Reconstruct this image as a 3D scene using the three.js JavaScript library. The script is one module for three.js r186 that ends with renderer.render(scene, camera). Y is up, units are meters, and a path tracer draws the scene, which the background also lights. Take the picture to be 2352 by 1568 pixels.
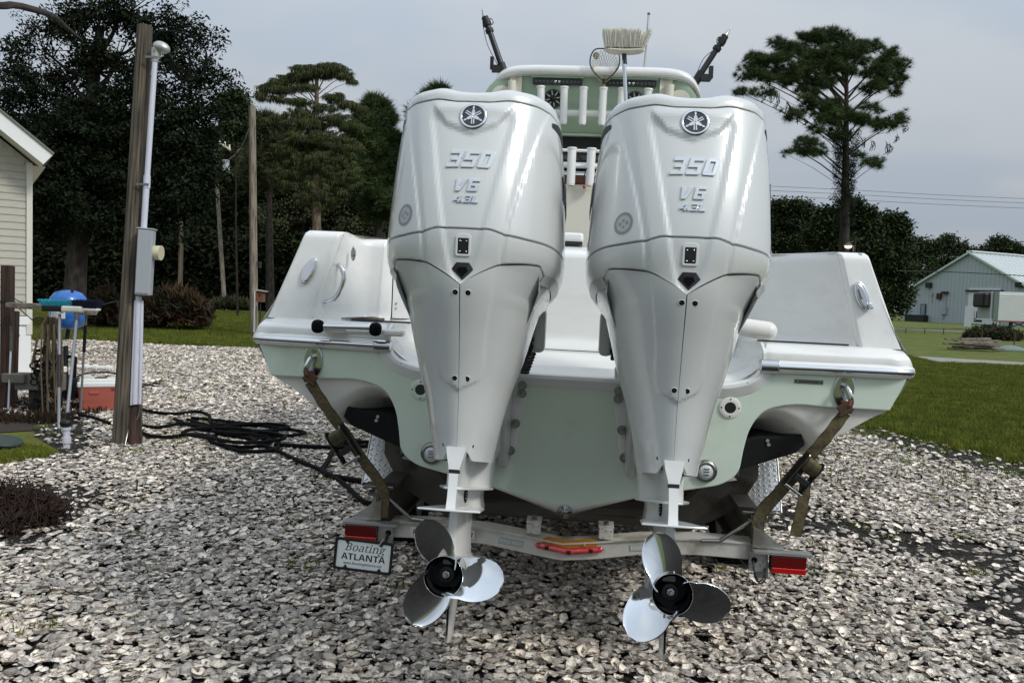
import * as THREE from 'three';
import { RoundedBoxGeometry } from 'three/addons/geometries/RoundedBoxGeometry.js';
import { mergeGeometries, toCreasedNormals } from 'three/addons/utils/BufferGeometryUtils.js';
import { FontLoader } from 'three/addons/loaders/FontLoader.js';
import { TextGeometry } from 'three/addons/geometries/TextGeometry.js';

// ------------------------------------------------------------------ camera, sky, sun, exposure
const W = 1024, H = 682, F = 1846, CX = 1176, CY = 784, EYE = 1.75;
const PITCH = 3.22 * Math.PI / 180, ROLL = 2.0 * Math.PI / 180;
const scene = new THREE.Scene();
const camera = new THREE.PerspectiveCamera(2 * Math.atan(784 / F) * 180 / Math.PI, W / H, 0.05, 900);
camera.position.set(0, EYE, 0);
camera.rotation.set(-PITCH, 0, ROLL, 'XYZ');
const renderer = new THREE.WebGLRenderer({ antialias: true });
renderer.setSize(W, H);
renderer.toneMapping = THREE.LinearToneMapping;
renderer.toneMappingExposure = 1.0;
renderer.shadowMap.enabled = true;
const SUN_DIR = new THREE.Vector3(0.80, 0.80, 0.46).normalize();
const sun = new THREE.DirectionalLight(new THREE.Color(1.0, 0.955, 0.88), 1.75);
sun.position.copy(SUN_DIR).multiplyScalar(60);
sun.castShadow = true; sun.shadow.radius = 22;
sun.shadow.mapSize.set(4096, 4096);
Object.assign(sun.shadow.camera, { left: -30, right: 30, top: 30, bottom: -30, near: 1, far: 160 });
sun.target.position.set(0, 0, -6);
scene.add(sun, sun.target);

// ------------------------------------------------------------------ small tools
const V3 = (x, y, z) => new THREE.Vector3(x, y, z);
function rng(seed) { let a = seed >>> 0; return () => { a = (a + 0x6D2B79F5) >>> 0; let t = a; t = Math.imul(t ^ (t >>> 15), t | 1); t ^= t + Math.imul(t ^ (t >>> 7), t | 61); return ((t ^ (t >>> 14)) >>> 0) / 4294967296; }; }
const clamp = (x, a, b) => Math.min(b, Math.max(a, x)), lerp = (a, b, t) => a + (b - a) * t;
const sstep = (a, b, x) => { const t = clamp((x - a) / (b - a), 0, 1); return t * t * (3 - 2 * t); };
function hash2(x, y, s) { let h = (Math.imul(x, 374761393) + Math.imul(y, 668265263) + Math.imul(s, 1442695041)) | 0; h = Math.imul(h ^ (h >>> 13), 1274126177); return ((h ^ (h >>> 16)) >>> 0) / 4294967296; }
function vnoise(x, y, px, py, s) {                       // value noise, periodic
  const xi = Math.floor(x), yi = Math.floor(y), fx = x - xi, fy = y - yi, u = fx * fx * (3 - 2 * fx), v = fy * fy * (3 - 2 * fy), m = (a, n) => ((a % n) + n) % n;
  const a = hash2(m(xi, px), m(yi, py), s), b = hash2(m(xi + 1, px), m(yi, py), s), c = hash2(m(xi, px), m(yi + 1, py), s), d = hash2(m(xi + 1, px), m(yi + 1, py), s);
  return lerp(lerp(a, b, u), lerp(c, d, u), v);
}
function fbm(u, v, fx, fy, oct, s) { let a = 0, w = 0.5, t = 0; for (let i = 0; i < oct; i++) { a += w * vnoise(u * fx, v * fy, fx, fy, s + i * 17); t += w; w *= 0.5; fx *= 2; fy *= 2; } return a / t; }
function interp(tab, x) {                                // smooth curve through [x, y] pairs
  const n = tab.length;
  if (x <= tab[0][0]) return tab[0][1];
  if (x >= tab[n - 1][0]) return tab[n - 1][1];
  let i = 0; while (x > tab[i + 1][0]) i++;
  const [x0, y0] = tab[i], [x1, y1] = tab[i + 1], h = x1 - x0, t = (x - x0) / h;
  const m = (k) => { const a = tab[Math.max(0, k - 1)], b = tab[Math.min(n - 1, k + 1)]; return (b[1] - a[1]) / (b[0] - a[0]); };
  const t2 = t * t, t3 = t2 * t;
  return (2 * t3 - 3 * t2 + 1) * y0 + (t3 - 2 * t2 + t) * h * m(i) + (-2 * t3 + 3 * t2) * y1 + (t3 - t2) * h * m(i + 1);
}
const RC = new THREE.Matrix4().makeRotationFromEuler(new THREE.Euler(-PITCH, 0, ROLL, 'XYZ'));
const at = (px, py, d) => V3((px - CX) / F * d, -(py - CY) / F * d, -d).applyMatrix4(RC).add(V3(0, EYE, 0));   // a point of the place from a sight line and its distance
const gnd = (px, py) => { const r = V3((px - CX) / F, -(py - CY) / F, -1).applyMatrix4(RC); return r.multiplyScalar(-EYE / r.y).add(V3(0, EYE, 0)); };

const taken = {};
const numbered = (n) => { const k = taken[n] = (taken[n] ?? -1) + 1; return k ? n + '_' + String(k).padStart(3, '0') : n; };
function thing(name, label, category, group, parent = scene) {
  const o = new THREE.Group(); o.name = numbered(name); parent.add(o);
  o.userData = { label, category }; if (group) o.userData.group = group;
  return o;
}
function struct(name) { const o = new THREE.Group(); o.name = name; o.userData = { kind: 'structure' }; scene.add(o); return o; }
function part(name, geo, mat, parent) {
  const m = new THREE.Mesh(Array.isArray(geo) ? merge(geo) : geo, mat); m.name = name; parent.add(m); return m;
}
function merge(list) {
  const out = list.map((g) => { let q = g.index ? g.toNonIndexed() : g.clone(); for (const k of Object.keys(q.attributes)) if (!['position', 'normal', 'uv'].includes(k)) q.deleteAttribute(k); if (!q.attributes.uv) q.setAttribute('uv', new THREE.BufferAttribute(new Float32Array(q.attributes.position.count * 2), 2)); if (!q.attributes.normal) q.computeVertexNormals(); return q; });
  return mergeGeometries(out, false);
}
const box = (w, h, d, x = 0, y = 0, z = 0, r = 0) => { const g = r ? new RoundedBoxGeometry(w, h, d, 2, r) : new THREE.BoxGeometry(w, h, d); return g.translate(x, y, z); };
const cyl = (r0, r1, h, seg = 20) => new THREE.CylinderGeometry(r1, r0, h, seg);
function rod(a, b, r, r2 = r, seg = 14) {                // cylinder from a to b
  const d = b.clone().sub(a), g = cyl(r, r2, d.length(), seg);
  g.applyQuaternion(new THREE.Quaternion().setFromUnitVectors(V3(0, 1, 0), d.clone().normalize()));
  return g.translate((a.x + b.x) / 2, (a.y + b.y) / 2, (a.z + b.z) / 2);
}
function tube(pts, r, seg = 40, rs = 8, closed = false) { return new THREE.TubeGeometry(new THREE.CatmullRomCurve3(pts.map((p) => p.isVector3 ? p : V3(...p)), closed, 'centripetal'), seg, r, rs, closed); }
function gridGeo(nu, nv, f, closed = false) {            // surface from f(u, v) -> [x, y, z]
  const cols = closed ? nu : nu + 1, pos = [], uv = [], idx = [];
  for (let j = 0; j <= nv; j++) for (let i = 0; i < cols; i++) { pos.push(...f(i / nu, j / nv, i, j)); uv.push(i / nu, j / nv); }
  for (let j = 0; j < nv; j++) for (let i = 0; i < nu; i++) { const i1 = closed ? (i + 1) % nu : i + 1, a = j * cols + i, b = j * cols + i1, c = a + cols, d = b + cols; idx.push(a, b, d, a, d, c); }
  const g = new THREE.BufferGeometry();
  g.setAttribute('position', new THREE.Float32BufferAttribute(pos, 3)); g.setAttribute('uv', new THREE.Float32BufferAttribute(uv, 2));
  g.setIndex(idx); g.computeVertexNormals(); return g;
}
function ext(pts, depth, bevel = 0, holes = []) {        // extruded outline, front face at z = 0, body behind it
  const s = new THREE.Shape(pts.map((p) => new THREE.Vector2(p[0], p[1])));
  for (const h of holes) s.holes.push(new THREE.Path(h.map((p) => new THREE.Vector2(p[0], p[1]))));
  const g = new THREE.ExtrudeGeometry(s, { depth: depth - 2 * bevel, bevelEnabled: bevel > 0, bevelThickness: bevel, bevelSize: bevel, bevelOffset: -bevel, bevelSegments: 2, curveSegments: 12 });
  return g.translate(0, 0, -depth + bevel);
}
function smoothOutline(pts, r, n = 6) {                  // rounds the corners of a polyline
  const out = [];
  pts.forEach((p, i) => {
    const a = pts[(i + pts.length - 1) % pts.length], b = pts[(i + 1) % pts.length], rr = p[2] ?? r;
    const la = Math.hypot(a[0] - p[0], a[1] - p[1]), lb = Math.hypot(b[0] - p[0], b[1] - p[1]), k = Math.min(rr, la * 0.48, lb * 0.48);
    if (k < 1e-4) { out.push([p[0], p[1]]); return; }
    const A = [p[0] + (a[0] - p[0]) / la * k, p[1] + (a[1] - p[1]) / la * k], B = [p[0] + (b[0] - p[0]) / lb * k, p[1] + (b[1] - p[1]) / lb * k];
    for (let j = 0; j <= n; j++) { const t = j / n, u = 1 - t; out.push([u * u * A[0] + 2 * u * t * p[0] + t * t * B[0], u * u * A[1] + 2 * u * t * p[1] + t * t * B[1]]); }
  });
  return out;
}
const slab = (pts, depth, bevel = 0) => ext(pts, depth, bevel).rotateX(Math.PI / 2);   // outline in (x, z), lying flat with its foot at y = 0
const lathe = (pts, seg = 32) => new THREE.LatheGeometry(pts.map((p) => new THREE.Vector2(p[0], p[1])), seg);

// ------------------------------------------------------------------ textures and materials
function dataTex(w, h, f, srgb = true, rep) {
  const d = new Uint8Array(w * h * 4);
  for (let y = 0; y < h; y++) for (let x = 0; x < w; x++) { const c = f(x / w, y / h, x, y), o = (y * w + x) * 4; if (typeof c === 'number') d[o] = d[o + 1] = d[o + 2] = clamp(c, 0, 1) * 255; else for (let k = 0; k < 3; k++) d[o + k] = clamp(c[k], 0, 1) * 255; d[o + 3] = 255; }
  const t = new THREE.DataTexture(d, w, h, THREE.RGBAFormat); t.wrapS = t.wrapT = THREE.RepeatWrapping; t.magFilter = THREE.LinearFilter; t.minFilter = THREE.LinearMipmapLinearFilter; t.generateMipmaps = true;
  if (srgb) t.colorSpace = THREE.SRGBColorSpace; if (rep) t.repeat.set(...rep); t.needsUpdate = true; return t;
}
const hex = (h) => { const c = new THREE.Color(h); return c; };
const std = (color, rough = 0.6, metal = 0, extra = {}) => new THREE.MeshStandardMaterial({ color: extra.map ? new THREE.Color(1, 1, 1) : hex(color), roughness: rough, metalness: metal, ...extra });
const phy = (color, rough, o = {}) => new THREE.MeshPhysicalMaterial({ color: o.map ? new THREE.Color(1, 1, 1) : hex(color), roughness: rough, ...o });
function speckle(base, amp, freq, seed, w = 256, grime = 0) {  // sRGB colour with fine grain and soft patches
  const c = new THREE.Color(base); const b = [c.r, c.g, c.b].map((x) => Math.pow(x, 1 / 2.2));
  return dataTex(w, w, (u, v) => { const n = (fbm(u, v, freq, freq, 5, seed) - 0.5) * amp * 2 + (hash2(Math.floor(u * w), Math.floor(v * w), seed) - 0.5) * amp * 0.5, g = grime * sstep(0.58, 0.8, fbm(u, v, 6, 6, 5, seed + 91)); return b.map((x, k) => x * (1 + n) * (1 - g * (k === 2 ? 1.15 : k === 1 ? 1 : 0.9))); });
}
const smudge = dataTex(256, 256, (u, v) => 0.5 + 0.4 * fbm(u, v, 5, 5, 5, 3) + 0.1 * hash2(u * 256 | 0, v * 256 | 0, 5), false);
const M = {
  pearl: phy('#d3d5d3', 0.32, { clearcoat: 1, clearcoatRoughness: 0.05, metalness: 0.1 }),
  pearlDark: phy('#b9bcb8', 0.45, { clearcoat: 0.6, clearcoatRoughness: 0.15 }),
  legPaint: phy('#dcdddb', 0.35, { clearcoat: 0.8, clearcoatRoughness: 0.1 }),
  gel: phy('#e9e9e6', 0.3, { clearcoat: 0.7, clearcoatRoughness: 0.08, map: speckle('#e9e9e6', 0.012, 8, 40, 256, 0.03) }),
  cream: phy('#ddd8c9', 0.4, { clearcoat: 0.3 }),
  green: phy('#bfd3c2', 0.28, { clearcoat: 0.8, clearcoatRoughness: 0.06, map: speckle('#d5e2d4', 0.02, 10, 44, 256, 0.05) }),
  greenTop: phy('#a3b9a2', 0.35, { clearcoat: 0.5 }),
  belly: phy('#d8d6cf', 0.45, { map: speckle('#d8d6cf', 0.03, 5, 61, 256, 0.12) }),
  chrome: std('#d9dcdf', 0.08, 1),
  steel: std('#c3c6c8', 0.16, 1),
  steelOld: std('#8f8f8c', 0.42, 1, { roughnessMap: smudge }),
  alu: std('#b9bab6', 0.5, 0.75, { map: speckle('#c2c2bd', 0.07, 12, 71, 256, 0.25), roughnessMap: smudge }),
  aluDark: std('#7c7a74', 0.6, 0.5, { map: speckle('#5c5953', 0.1, 9, 73, 256, 0.4) }),
  beam: std('#c9c7bf', 0.55, 0.25, { map: speckle('#cfccc4', 0.05, 9, 75, 256, 0.3) }),
  black: std('#0c0c0d', 0.55), blackGloss: phy('#08080a', 0.2, { clearcoat: 1 }), rubber: phy('#070708', 0.85, { specularIntensity: 0.35 }),
  carpet: std('#0a0a0b', 0.97, 0, { bumpMap: dataTex(128, 128, (u, v, x, y) => hash2(x, y, 8), false, [6, 6]), bumpScale: 0.002 }),
  graphite: std('#3a3d40', 0.4, 0.6),
  white: std('#e6e6e2', 0.5), whitePlastic: phy('#e4e2dc', 0.4, { clearcoat: 0.3 }),
  redLens: phy('#5e0606', 0.16, { clearcoat: 1, clearcoatRoughness: 0.05 }), redLensLow: phy('#b80d0a', 0.12, { clearcoat: 1 }),
  amber: std('#a8701c', 0.6, 0, { map: speckle('#a8701c', 0.1, 8, 81) }),
  red: std('#b3221c', 0.5),
  blueTank: phy('#1f66b4', 0.38, { clearcoat: 0.4, map: speckle('#1f68b8', 0.06, 6, 83, 256, 0.15) }),
  gold: std('#b98330', 0.35, 0.7),
};
const woodTex = (a, b, seed, stretch = 24) => { const A = new THREE.Color(a), B = new THREE.Color(b), s = (c) => [c.r, c.g, c.b].map((x) => Math.pow(x, 1 / 2.2)), p = s(A), q = s(B); return dataTex(256, 512, (u, v, x, y) => { const n = 0.6 * fbm(u, v, stretch, 4, 5, seed) + 0.4 * fbm(u, v, stretch * 3, 3, 3, seed + 7), k = sstep(0.3, 0.72, n), cr = n < 0.33 ? 0.55 : 1; return p.map((c, i) => lerp(c, q[i], k) * cr * (0.93 + 0.14 * hash2(x, y, seed))); }); };
const woodBump = dataTex(256, 512, (u, v) => fbm(u, v, 30, 4, 5, 202), false);
M.pole = std('#ffffff', 0.9, 0, { map: woodTex('#383229', '#6c6252', 11), bumpMap: woodBump, bumpScale: 0.012 });
M.poleFar = std('#ffffff', 0.9, 0, { map: woodTex('#6e6558', '#9a9182', 12), bumpMap: woodBump, bumpScale: 0.012 });
M.postBrown = std('#ffffff', 0.92, 0, { map: woodTex('#2a1c15', '#55392c', 13), bumpMap: woodBump, bumpScale: 0.01 });
M.plank = std('#ffffff', 0.9, 0, { map: woodTex('#5c5347', '#93897a', 14, 10), bumpMap: woodBump, bumpScale: 0.006 });
M.bark = std('#ffffff', 0.95, 0, { map: woodTex('#15110d', '#3a3027', 15, 12), bumpMap: woodBump, bumpScale: 0.05 });
M.barkPale = std('#ffffff', 0.95, 0, { map: woodTex('#463a2e', '#7a6c5c', 16, 12), bumpMap: woodBump, bumpScale: 0.04 });
M.pvc = phy('#c3c4cf', 0.4, { map: speckle('#c6c7d2', 0.03, 6, 85, 256, 0.1) });
M.greyBox = std('#a3a9ad', 0.5, 0.1, { map: speckle('#a2a8ac', 0.02, 8, 87, 256, 0.0) });
// diamond plate: raised lugs in alternating directions
const plateTex = (() => { const lug = (u, v, s) => { const c = Math.SQRT1_2, a = (u + s * v) * c, b = (u - s * v) * c; return 1 - sstep(0.7, 1.0, Math.hypot(a / 0.36, b / 0.085)); }; return dataTex(128, 128, (u, v) => { let m = 0; for (const [x, y, s] of [[0.25, 0.25, 1], [0.75, 0.75, 1], [0.75, 0.25, -1], [0.25, 0.75, -1]]) for (let i = -1; i < 2; i++) for (let j = -1; j < 2; j++) m = Math.max(m, lug((u - x + i) * 1.6, (v - y + j) * 1.6, s)); return m; }, false); })();
M.diamond = std('#c9cbcc', 0.28, 0.95, { bumpMap: plateTex, bumpScale: 0.004, roughnessMap: smudge });
const strapTex = dataTex(64, 256, (u, v, x, y) => { const e = u < 0.08 || u > 0.92 ? 0.7 : 1, w = ((x >> 1) + (y >> 1)) % 2 ? 1 : 0.84, n = 0.75 + 0.5 * fbm(u, v, 4, 14, 4, 33); return [0.37 * e * w * n, 0.33 * e * w * n, 0.22 * e * w * n]; });
M.strap = std('#ffffff', 0.9, 0, { map: strapTex });
M.leafDark = new THREE.MeshPhysicalMaterial({ color: new THREE.Color(0.013, 0.022, 0.009), roughness: 0.85, specularIntensity: 0.35 });

// ------------------------------------------------------------------ sky: high thin overcast
{
  const w = 1024, h = 512, d = new Float32Array(w * h * 4), dir = V3(0, 0, 0);
  const n3 = (x, y, z, s) => { const xi = Math.floor(x), yi = Math.floor(y), zi = Math.floor(z), f = (t) => t * t * (3 - 2 * t), u = f(x - xi), v = f(y - yi), k = f(z - zi), g = (a, b, c) => hash2(a + c * 131, b + c * 57, s); return lerp(lerp(lerp(g(xi, yi, zi), g(xi + 1, yi, zi), u), lerp(g(xi, yi + 1, zi), g(xi + 1, yi + 1, zi), u), v), lerp(lerp(g(xi, yi, zi + 1), g(xi + 1, yi, zi + 1), u), lerp(g(xi, yi + 1, zi + 1), g(xi + 1, yi + 1, zi + 1), u), v), k); };
  for (let j = 0; j < h; j++) for (let i = 0; i < w; i++) {
    const el = ((j + 0.5) / h - 0.5) * Math.PI, az = ((i + 0.5) / w - 0.5) * 2 * Math.PI, o = (j * w + i) * 4;
    dir.set(Math.cos(az) * Math.cos(el), Math.sin(el), Math.sin(az) * Math.cos(el));
    const y = Math.max(dir.y, 0), k = 1 / (y + 0.22), cx = dir.x * k * 2.2, cz = dir.z * k * 3.4;
    let n = 0, a = 0.5; for (let q = 0; q < 5; q++) { n += a * n3(cx * 2 ** q + 7.3, cz * 2 ** q + 3.1, q * 9.7, 5); a *= 0.5; }
    const cloud = sstep(0.38, 0.68, n);
    const s = Math.max(0, dir.dot(SUN_DIR)), glow = 0.55 * Math.pow(s, 6) + 0.5 * Math.pow(s, 40);
    const L = 0.365 + 0.60 * Math.pow(y, 0.9) + glow;
    const blue = [0.86, 0.985, 1.14], grey = [0.93, 1.0, 1.08];
    for (let c = 0; c < 3; c++) d[o + c] = L * lerp(blue[c], grey[c] * 1.08, cloud) * (dir.y < 0 ? 0.5 : 1);
    d[o + 3] = 1;
  }
  const t = new THREE.DataTexture(d, w, h, THREE.RGBAFormat, THREE.FloatType);
  t.mapping = THREE.EquirectangularReflectionMapping; t.magFilter = THREE.LinearFilter; t.minFilter = THREE.LinearFilter; t.colorSpace = THREE.LinearSRGBColorSpace; t.needsUpdate = true;
  scene.background = t; scene.environment = t;
}
// ------------------------------------------------------------------ the outboard motors (own axes: y up the leg, z aft, origin on the propeller shaft)
const boatFrame = new THREE.Matrix4().makeTranslation(0.256, 0, -3.629).multiply(new THREE.Matrix4().makeRotationFromEuler(new THREE.Euler(0, -0.088, -0.0122, 'YXZ')));
const boatPoint = (x, y, z) => V3(x, y, z).applyMatrix4(boatFrame);
const setFrame = (o, m) => { m.decompose(o.position, o.quaternion, o.scale); return o; };
const motorFrame = (x) => boatFrame.clone().multiply(new THREE.Matrix4().makeTranslation(x, 0.812, 1.054)).multiply(new THREE.Matrix4().makeRotationX(-13 * Math.PI / 180));

const cowlAft = [[0.95, 0.128], [1.03, 0.148], [1.1, 0.168], [1.15, 0.178], [1.28, 0.184], [1.4, 0.178], [1.52, 0.166], [1.62, 0.152], [1.72, 0.14]];
const cowlHalf = [[0.96, 0.25], [1.0, 0.272], [1.03, 0.292], [1.06, 0.314], [1.1, 0.33], [1.16, 0.335], [1.3, 0.329], [1.45, 0.32], [1.55, 0.309], [1.62, 0.3], [1.72, 0.295]];
const cowlPow = [[1.0, 2.25], [1.2, 2.3], [1.45, 2.55], [1.62, 2.9]];
const apronAft = [[0.36, -0.088], [0.42, -0.08], [0.5, -0.06], [0.655, -0.012], [0.8, 0.052], [0.95, 0.126], [1.07, 0.165]];
const apronHalf = [[0.36, 0.106], [0.42, 0.114], [0.48, 0.126], [0.55, 0.14], [0.64, 0.162], [0.72, 0.188], [0.86, 0.226], [0.95, 0.248], [1.03, 0.266], [1.07, 0.28]];
const ZC = -0.25;
function section(phi, w, zc, dA, dF, n) {
  const s = Math.sin(phi), c = Math.cos(phi), e = 2 / n;
  return [w * Math.sign(s) * Math.pow(Math.abs(s), e), zc + (c > 0 ? dA : dF) * Math.sign(c) * Math.pow(Math.abs(c), e), c];
}
function cowlRelief(x, y) {
  const ax = Math.abs(x);
  const r = interp([[0.955, 0.0], [0.975, 0.03], [1.02, 0.052], [1.14, 0.079], [1.54, 0.152]], y);
  const q = interp([[1.0, 0.128], [1.14, 0.142], [1.54, 0.228], [1.62, 0.25]], y), bw = interp([[1.14, 0.014], [1.54, 0.04]], y);
  const yc = 1.478 + (ax < 0.085 ? 0.40 * ax : 0.034 + 1.1 * (ax - 0.085) + 5 * (ax - 0.085) ** 2);
  let d = -0.0085 * sstep(0.0, 0.026, r - ax) * sstep(1.60, 1.53, y);
  d += 0.0105 * sstep(-0.008, 0.024, y - yc) * sstep(0.155, 0.125, ax) * sstep(1.62, 1.57, y);
  d -= ax < q ? 0.005 * sstep(bw, 0, q - ax) : 0.005 * sstep(0.012, 0, ax - q);
  return d;
}
function cowlAt(phi, y, inset = 0) {
  const za = interp(cowlAft, y), w = interp(cowlHalf, y) - inset, n = interp(cowlPow, y);
  const [x, z, c] = section(phi, w, ZC, za - ZC - inset, 0.5 - inset, n);
  return [x, y, z + cowlRelief(x, y) * sstep(0.1, 0.45, c)];
}
function apronAt(phi, y, inset = 0) {
  const za = interp(apronAft, y), w = interp(apronHalf, y) - inset, zc = Math.min(-0.26, za - 0.2), n = interp([[0.4, 1.75], [0.7, 1.85], [1.05, 2.1]], y);
  const [x, z, c] = section(phi, w, zc, za - zc - inset, 0.22 - inset, n), ax = Math.abs(x);
  const q = interp([[0.6, 0.0], [0.625, 0.01], [0.665, 0.074], [0.8, 0.09], [1.04, 0.125]], y);
  const d = 0.007 * sstep(0, 0.012, q - ax) - 0.02 * sstep(0.5, 0.4, y) * sstep(0.09, 0.035, ax) * 0;
  const k = sstep(0.9, 1.01, y) * sstep(0.08, 0.2, ax), p = k > 0 ? section(phi, interp(cowlHalf, y) - 0.004 - inset, ZC, interp(cowlAft, y) - 0.004 - ZC - inset, 0.5 - inset, interp(cowlPow, y)) : [0, 0];
  return [lerp(x, p[0], k), y, lerp(z + d * sstep(0.05, 0.4, c), p[1], k)];
}
const phiOf = (s) => Math.PI * (0.55 * s + 0.45 * s * s * s);       // columns crowd at the back of the motor
// a shell panel between two heights, its edges turned inwards
function panel(fn, nu, nv, lo, hi, s0 = -1, s1 = 1) {
  const closed = s0 === -1 && s1 === 1;
  return gridGeo(nu, nv + 4, (u, v, i, j) => {
    const phi = phiOf(lerp(s0, s1, u)), a = lo(phi), b = hi(phi), k = clamp((j - 2) / nv, 0, 1);
    const edge = Math.min(j, nv + 4 - j), ins = edge === 0 ? 0.02 : edge === 1 ? 0.0025 : 0, dy = edge === 0 ? 0 : edge === 1 ? 0 : edge === 2 ? 0.0022 : 0;
    return fn(phi, lerp(a, b, k) + (j < nv / 2 ? dy : -dy), ins);
  }, closed);
}
const creased = (...a) => toCreasedNormals(panel(...a), 0.7);
const xAt = (fn, phi, y) => Math.abs(fn(phi, y)[0]);
function gapLow(phi, fn = cowlAt) {                                 // the lower joint: a V at the back, level at the sides
  const ax = xAt(fn, phi, 1.03), c = Math.cos(phi);
  if (c < -0.2) return 1.0;
  const y = ax < 0.127 ? 0.962 + 0.61 * ax : ax < 0.235 ? 1.0395 + 0.26 * (ax - 0.127) : 1.0676 - 0.9 * (ax - 0.235) ;
  return c > 0.15 ? y : lerp(1.0, y, clamp((c + 0.2) / 0.35, 0, 1));
}
const gapMid = (phi) => 1.146 - 0.011 * sstep(0.085, 0.15, xAt(cowlAt, phi, 1.14)) + 0.012 * sstep(0.2, 0.33, xAt(cowlAt, phi, 1.14));
const trimY = (phi) => { const ax = xAt(cowlAt, phi, 1.6); return 1.604 + 0.014 * sstep(0.05, 0.14, ax) + 0.012 * sstep(0.16, 0.28, ax); };
const aftZ = (x, y) => { let lo = 0, hi = Math.PI / 2; const f = y < 0.955 ? apronAt : cowlAt; for (let k = 0; k < 30; k++) { const m = (lo + hi) / 2; if (Math.abs(f(m, y)[0]) < Math.abs(x)) lo = m; else hi = m; } return f((lo + hi) / 2 * Math.sign(x || 1), y)[2]; };
function onSurface(g, x0, y0, lift, sx = 1) {                         // lays a flat piece (x, y, thickness z) on the back of the cowl
  const p = g.attributes.position;
  for (let i = 0; i < p.count; i++) { const x = x0 + p.getX(i) * sx, y = y0 + p.getY(i); p.setXYZ(i, x, y, aftZ(x, y) + lift + p.getZ(i)); }
  g.computeVertexNormals(); return g;
}
const GLYPH = {
  3: [[[0, 1], [1, 1], [1, 0.57], [0.93, 0.5], [1, 0.43], [1, 0], [0, 0], [0, 0.2], [0.68, 0.2], [0.68, 0.4], [0.2, 0.4], [0.2, 0.6], [0.68, 0.6], [0.68, 0.8], [0, 0.8]]],
  5: [[[0, 1], [1, 1], [1, 0.8], [0.32, 0.8], [0.32, 0.62], [1, 0.62], [1, 0.08], [0.92, 0], [0, 0], [0, 0.2], [0.68, 0.2], [0.68, 0.42], [0, 0.42]]],
  0: [[[0, 0.1], [0, 0.9], [0.1, 1], [0.9, 1], [1, 0.9], [1, 0.1], [0.9, 0], [0.1, 0]], [[0.32, 0.2], [0.68, 0.2], [0.68, 0.8], [0.32, 0.8]]],
  6: [[[0, 0.1], [0, 0.9], [0.1, 1], [1, 1], [1, 0.8], [0.32, 0.8], [0.32, 0.62], [0.92, 0.62], [1, 0.54], [1, 0.08], [0.92, 0], [0.1, 0]], [[0.32, 0.2], [0.68, 0.2], [0.68, 0.42], [0.32, 0.42]]],
  V: [[[0, 1], [0.3, 1], [0.46, 0.36], [0.8, 1], [1.15, 1], [0.62, 0], [0.2, 0]]],
  4: [[[0.55, 1], [0.95, 1], [0.95, 0.42], [1.12, 0.42], [1.12, 0.22], [0.95, 0.22], [0.95, 0], [0.62, 0], [0.62, 0.22], [0, 0.22], [0, 0.42]], [[0.34, 0.43], [0.62, 0.43], [0.62, 0.75]]],
  L: [[[0, 1], [0.32, 1], [0.32, 0.22], [1, 0.22], [1, 0], [0, 0]]],
  '.': [[[0, 0.2], [0.24, 0.2], [0.24, 0], [0, 0]]],
};
function glyphs(text, x0, y0, h, wid, gap, slant, parent, name) {
  let x = x0;
  for (const ch of text) {
    const w = ch === '.' ? wid * 0.28 : wid, f = ([a, b]) => [a * wid + slant * b * h, b * h], [o, ...holes] = GLYPH[ch];
    const g = ext(o.map(f), 0.005, 0.0012, holes.map((q) => q.map(f))).translate(0, 0, 0.005);
    part(name, onSurface(g, x, y0, 0.0008), M.chrome, parent);
    x += w + gap;
  }
}
const font = await new FontLoader().loadAsync('fonts/droid/droid_sans_bold.typeface.json');

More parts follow.
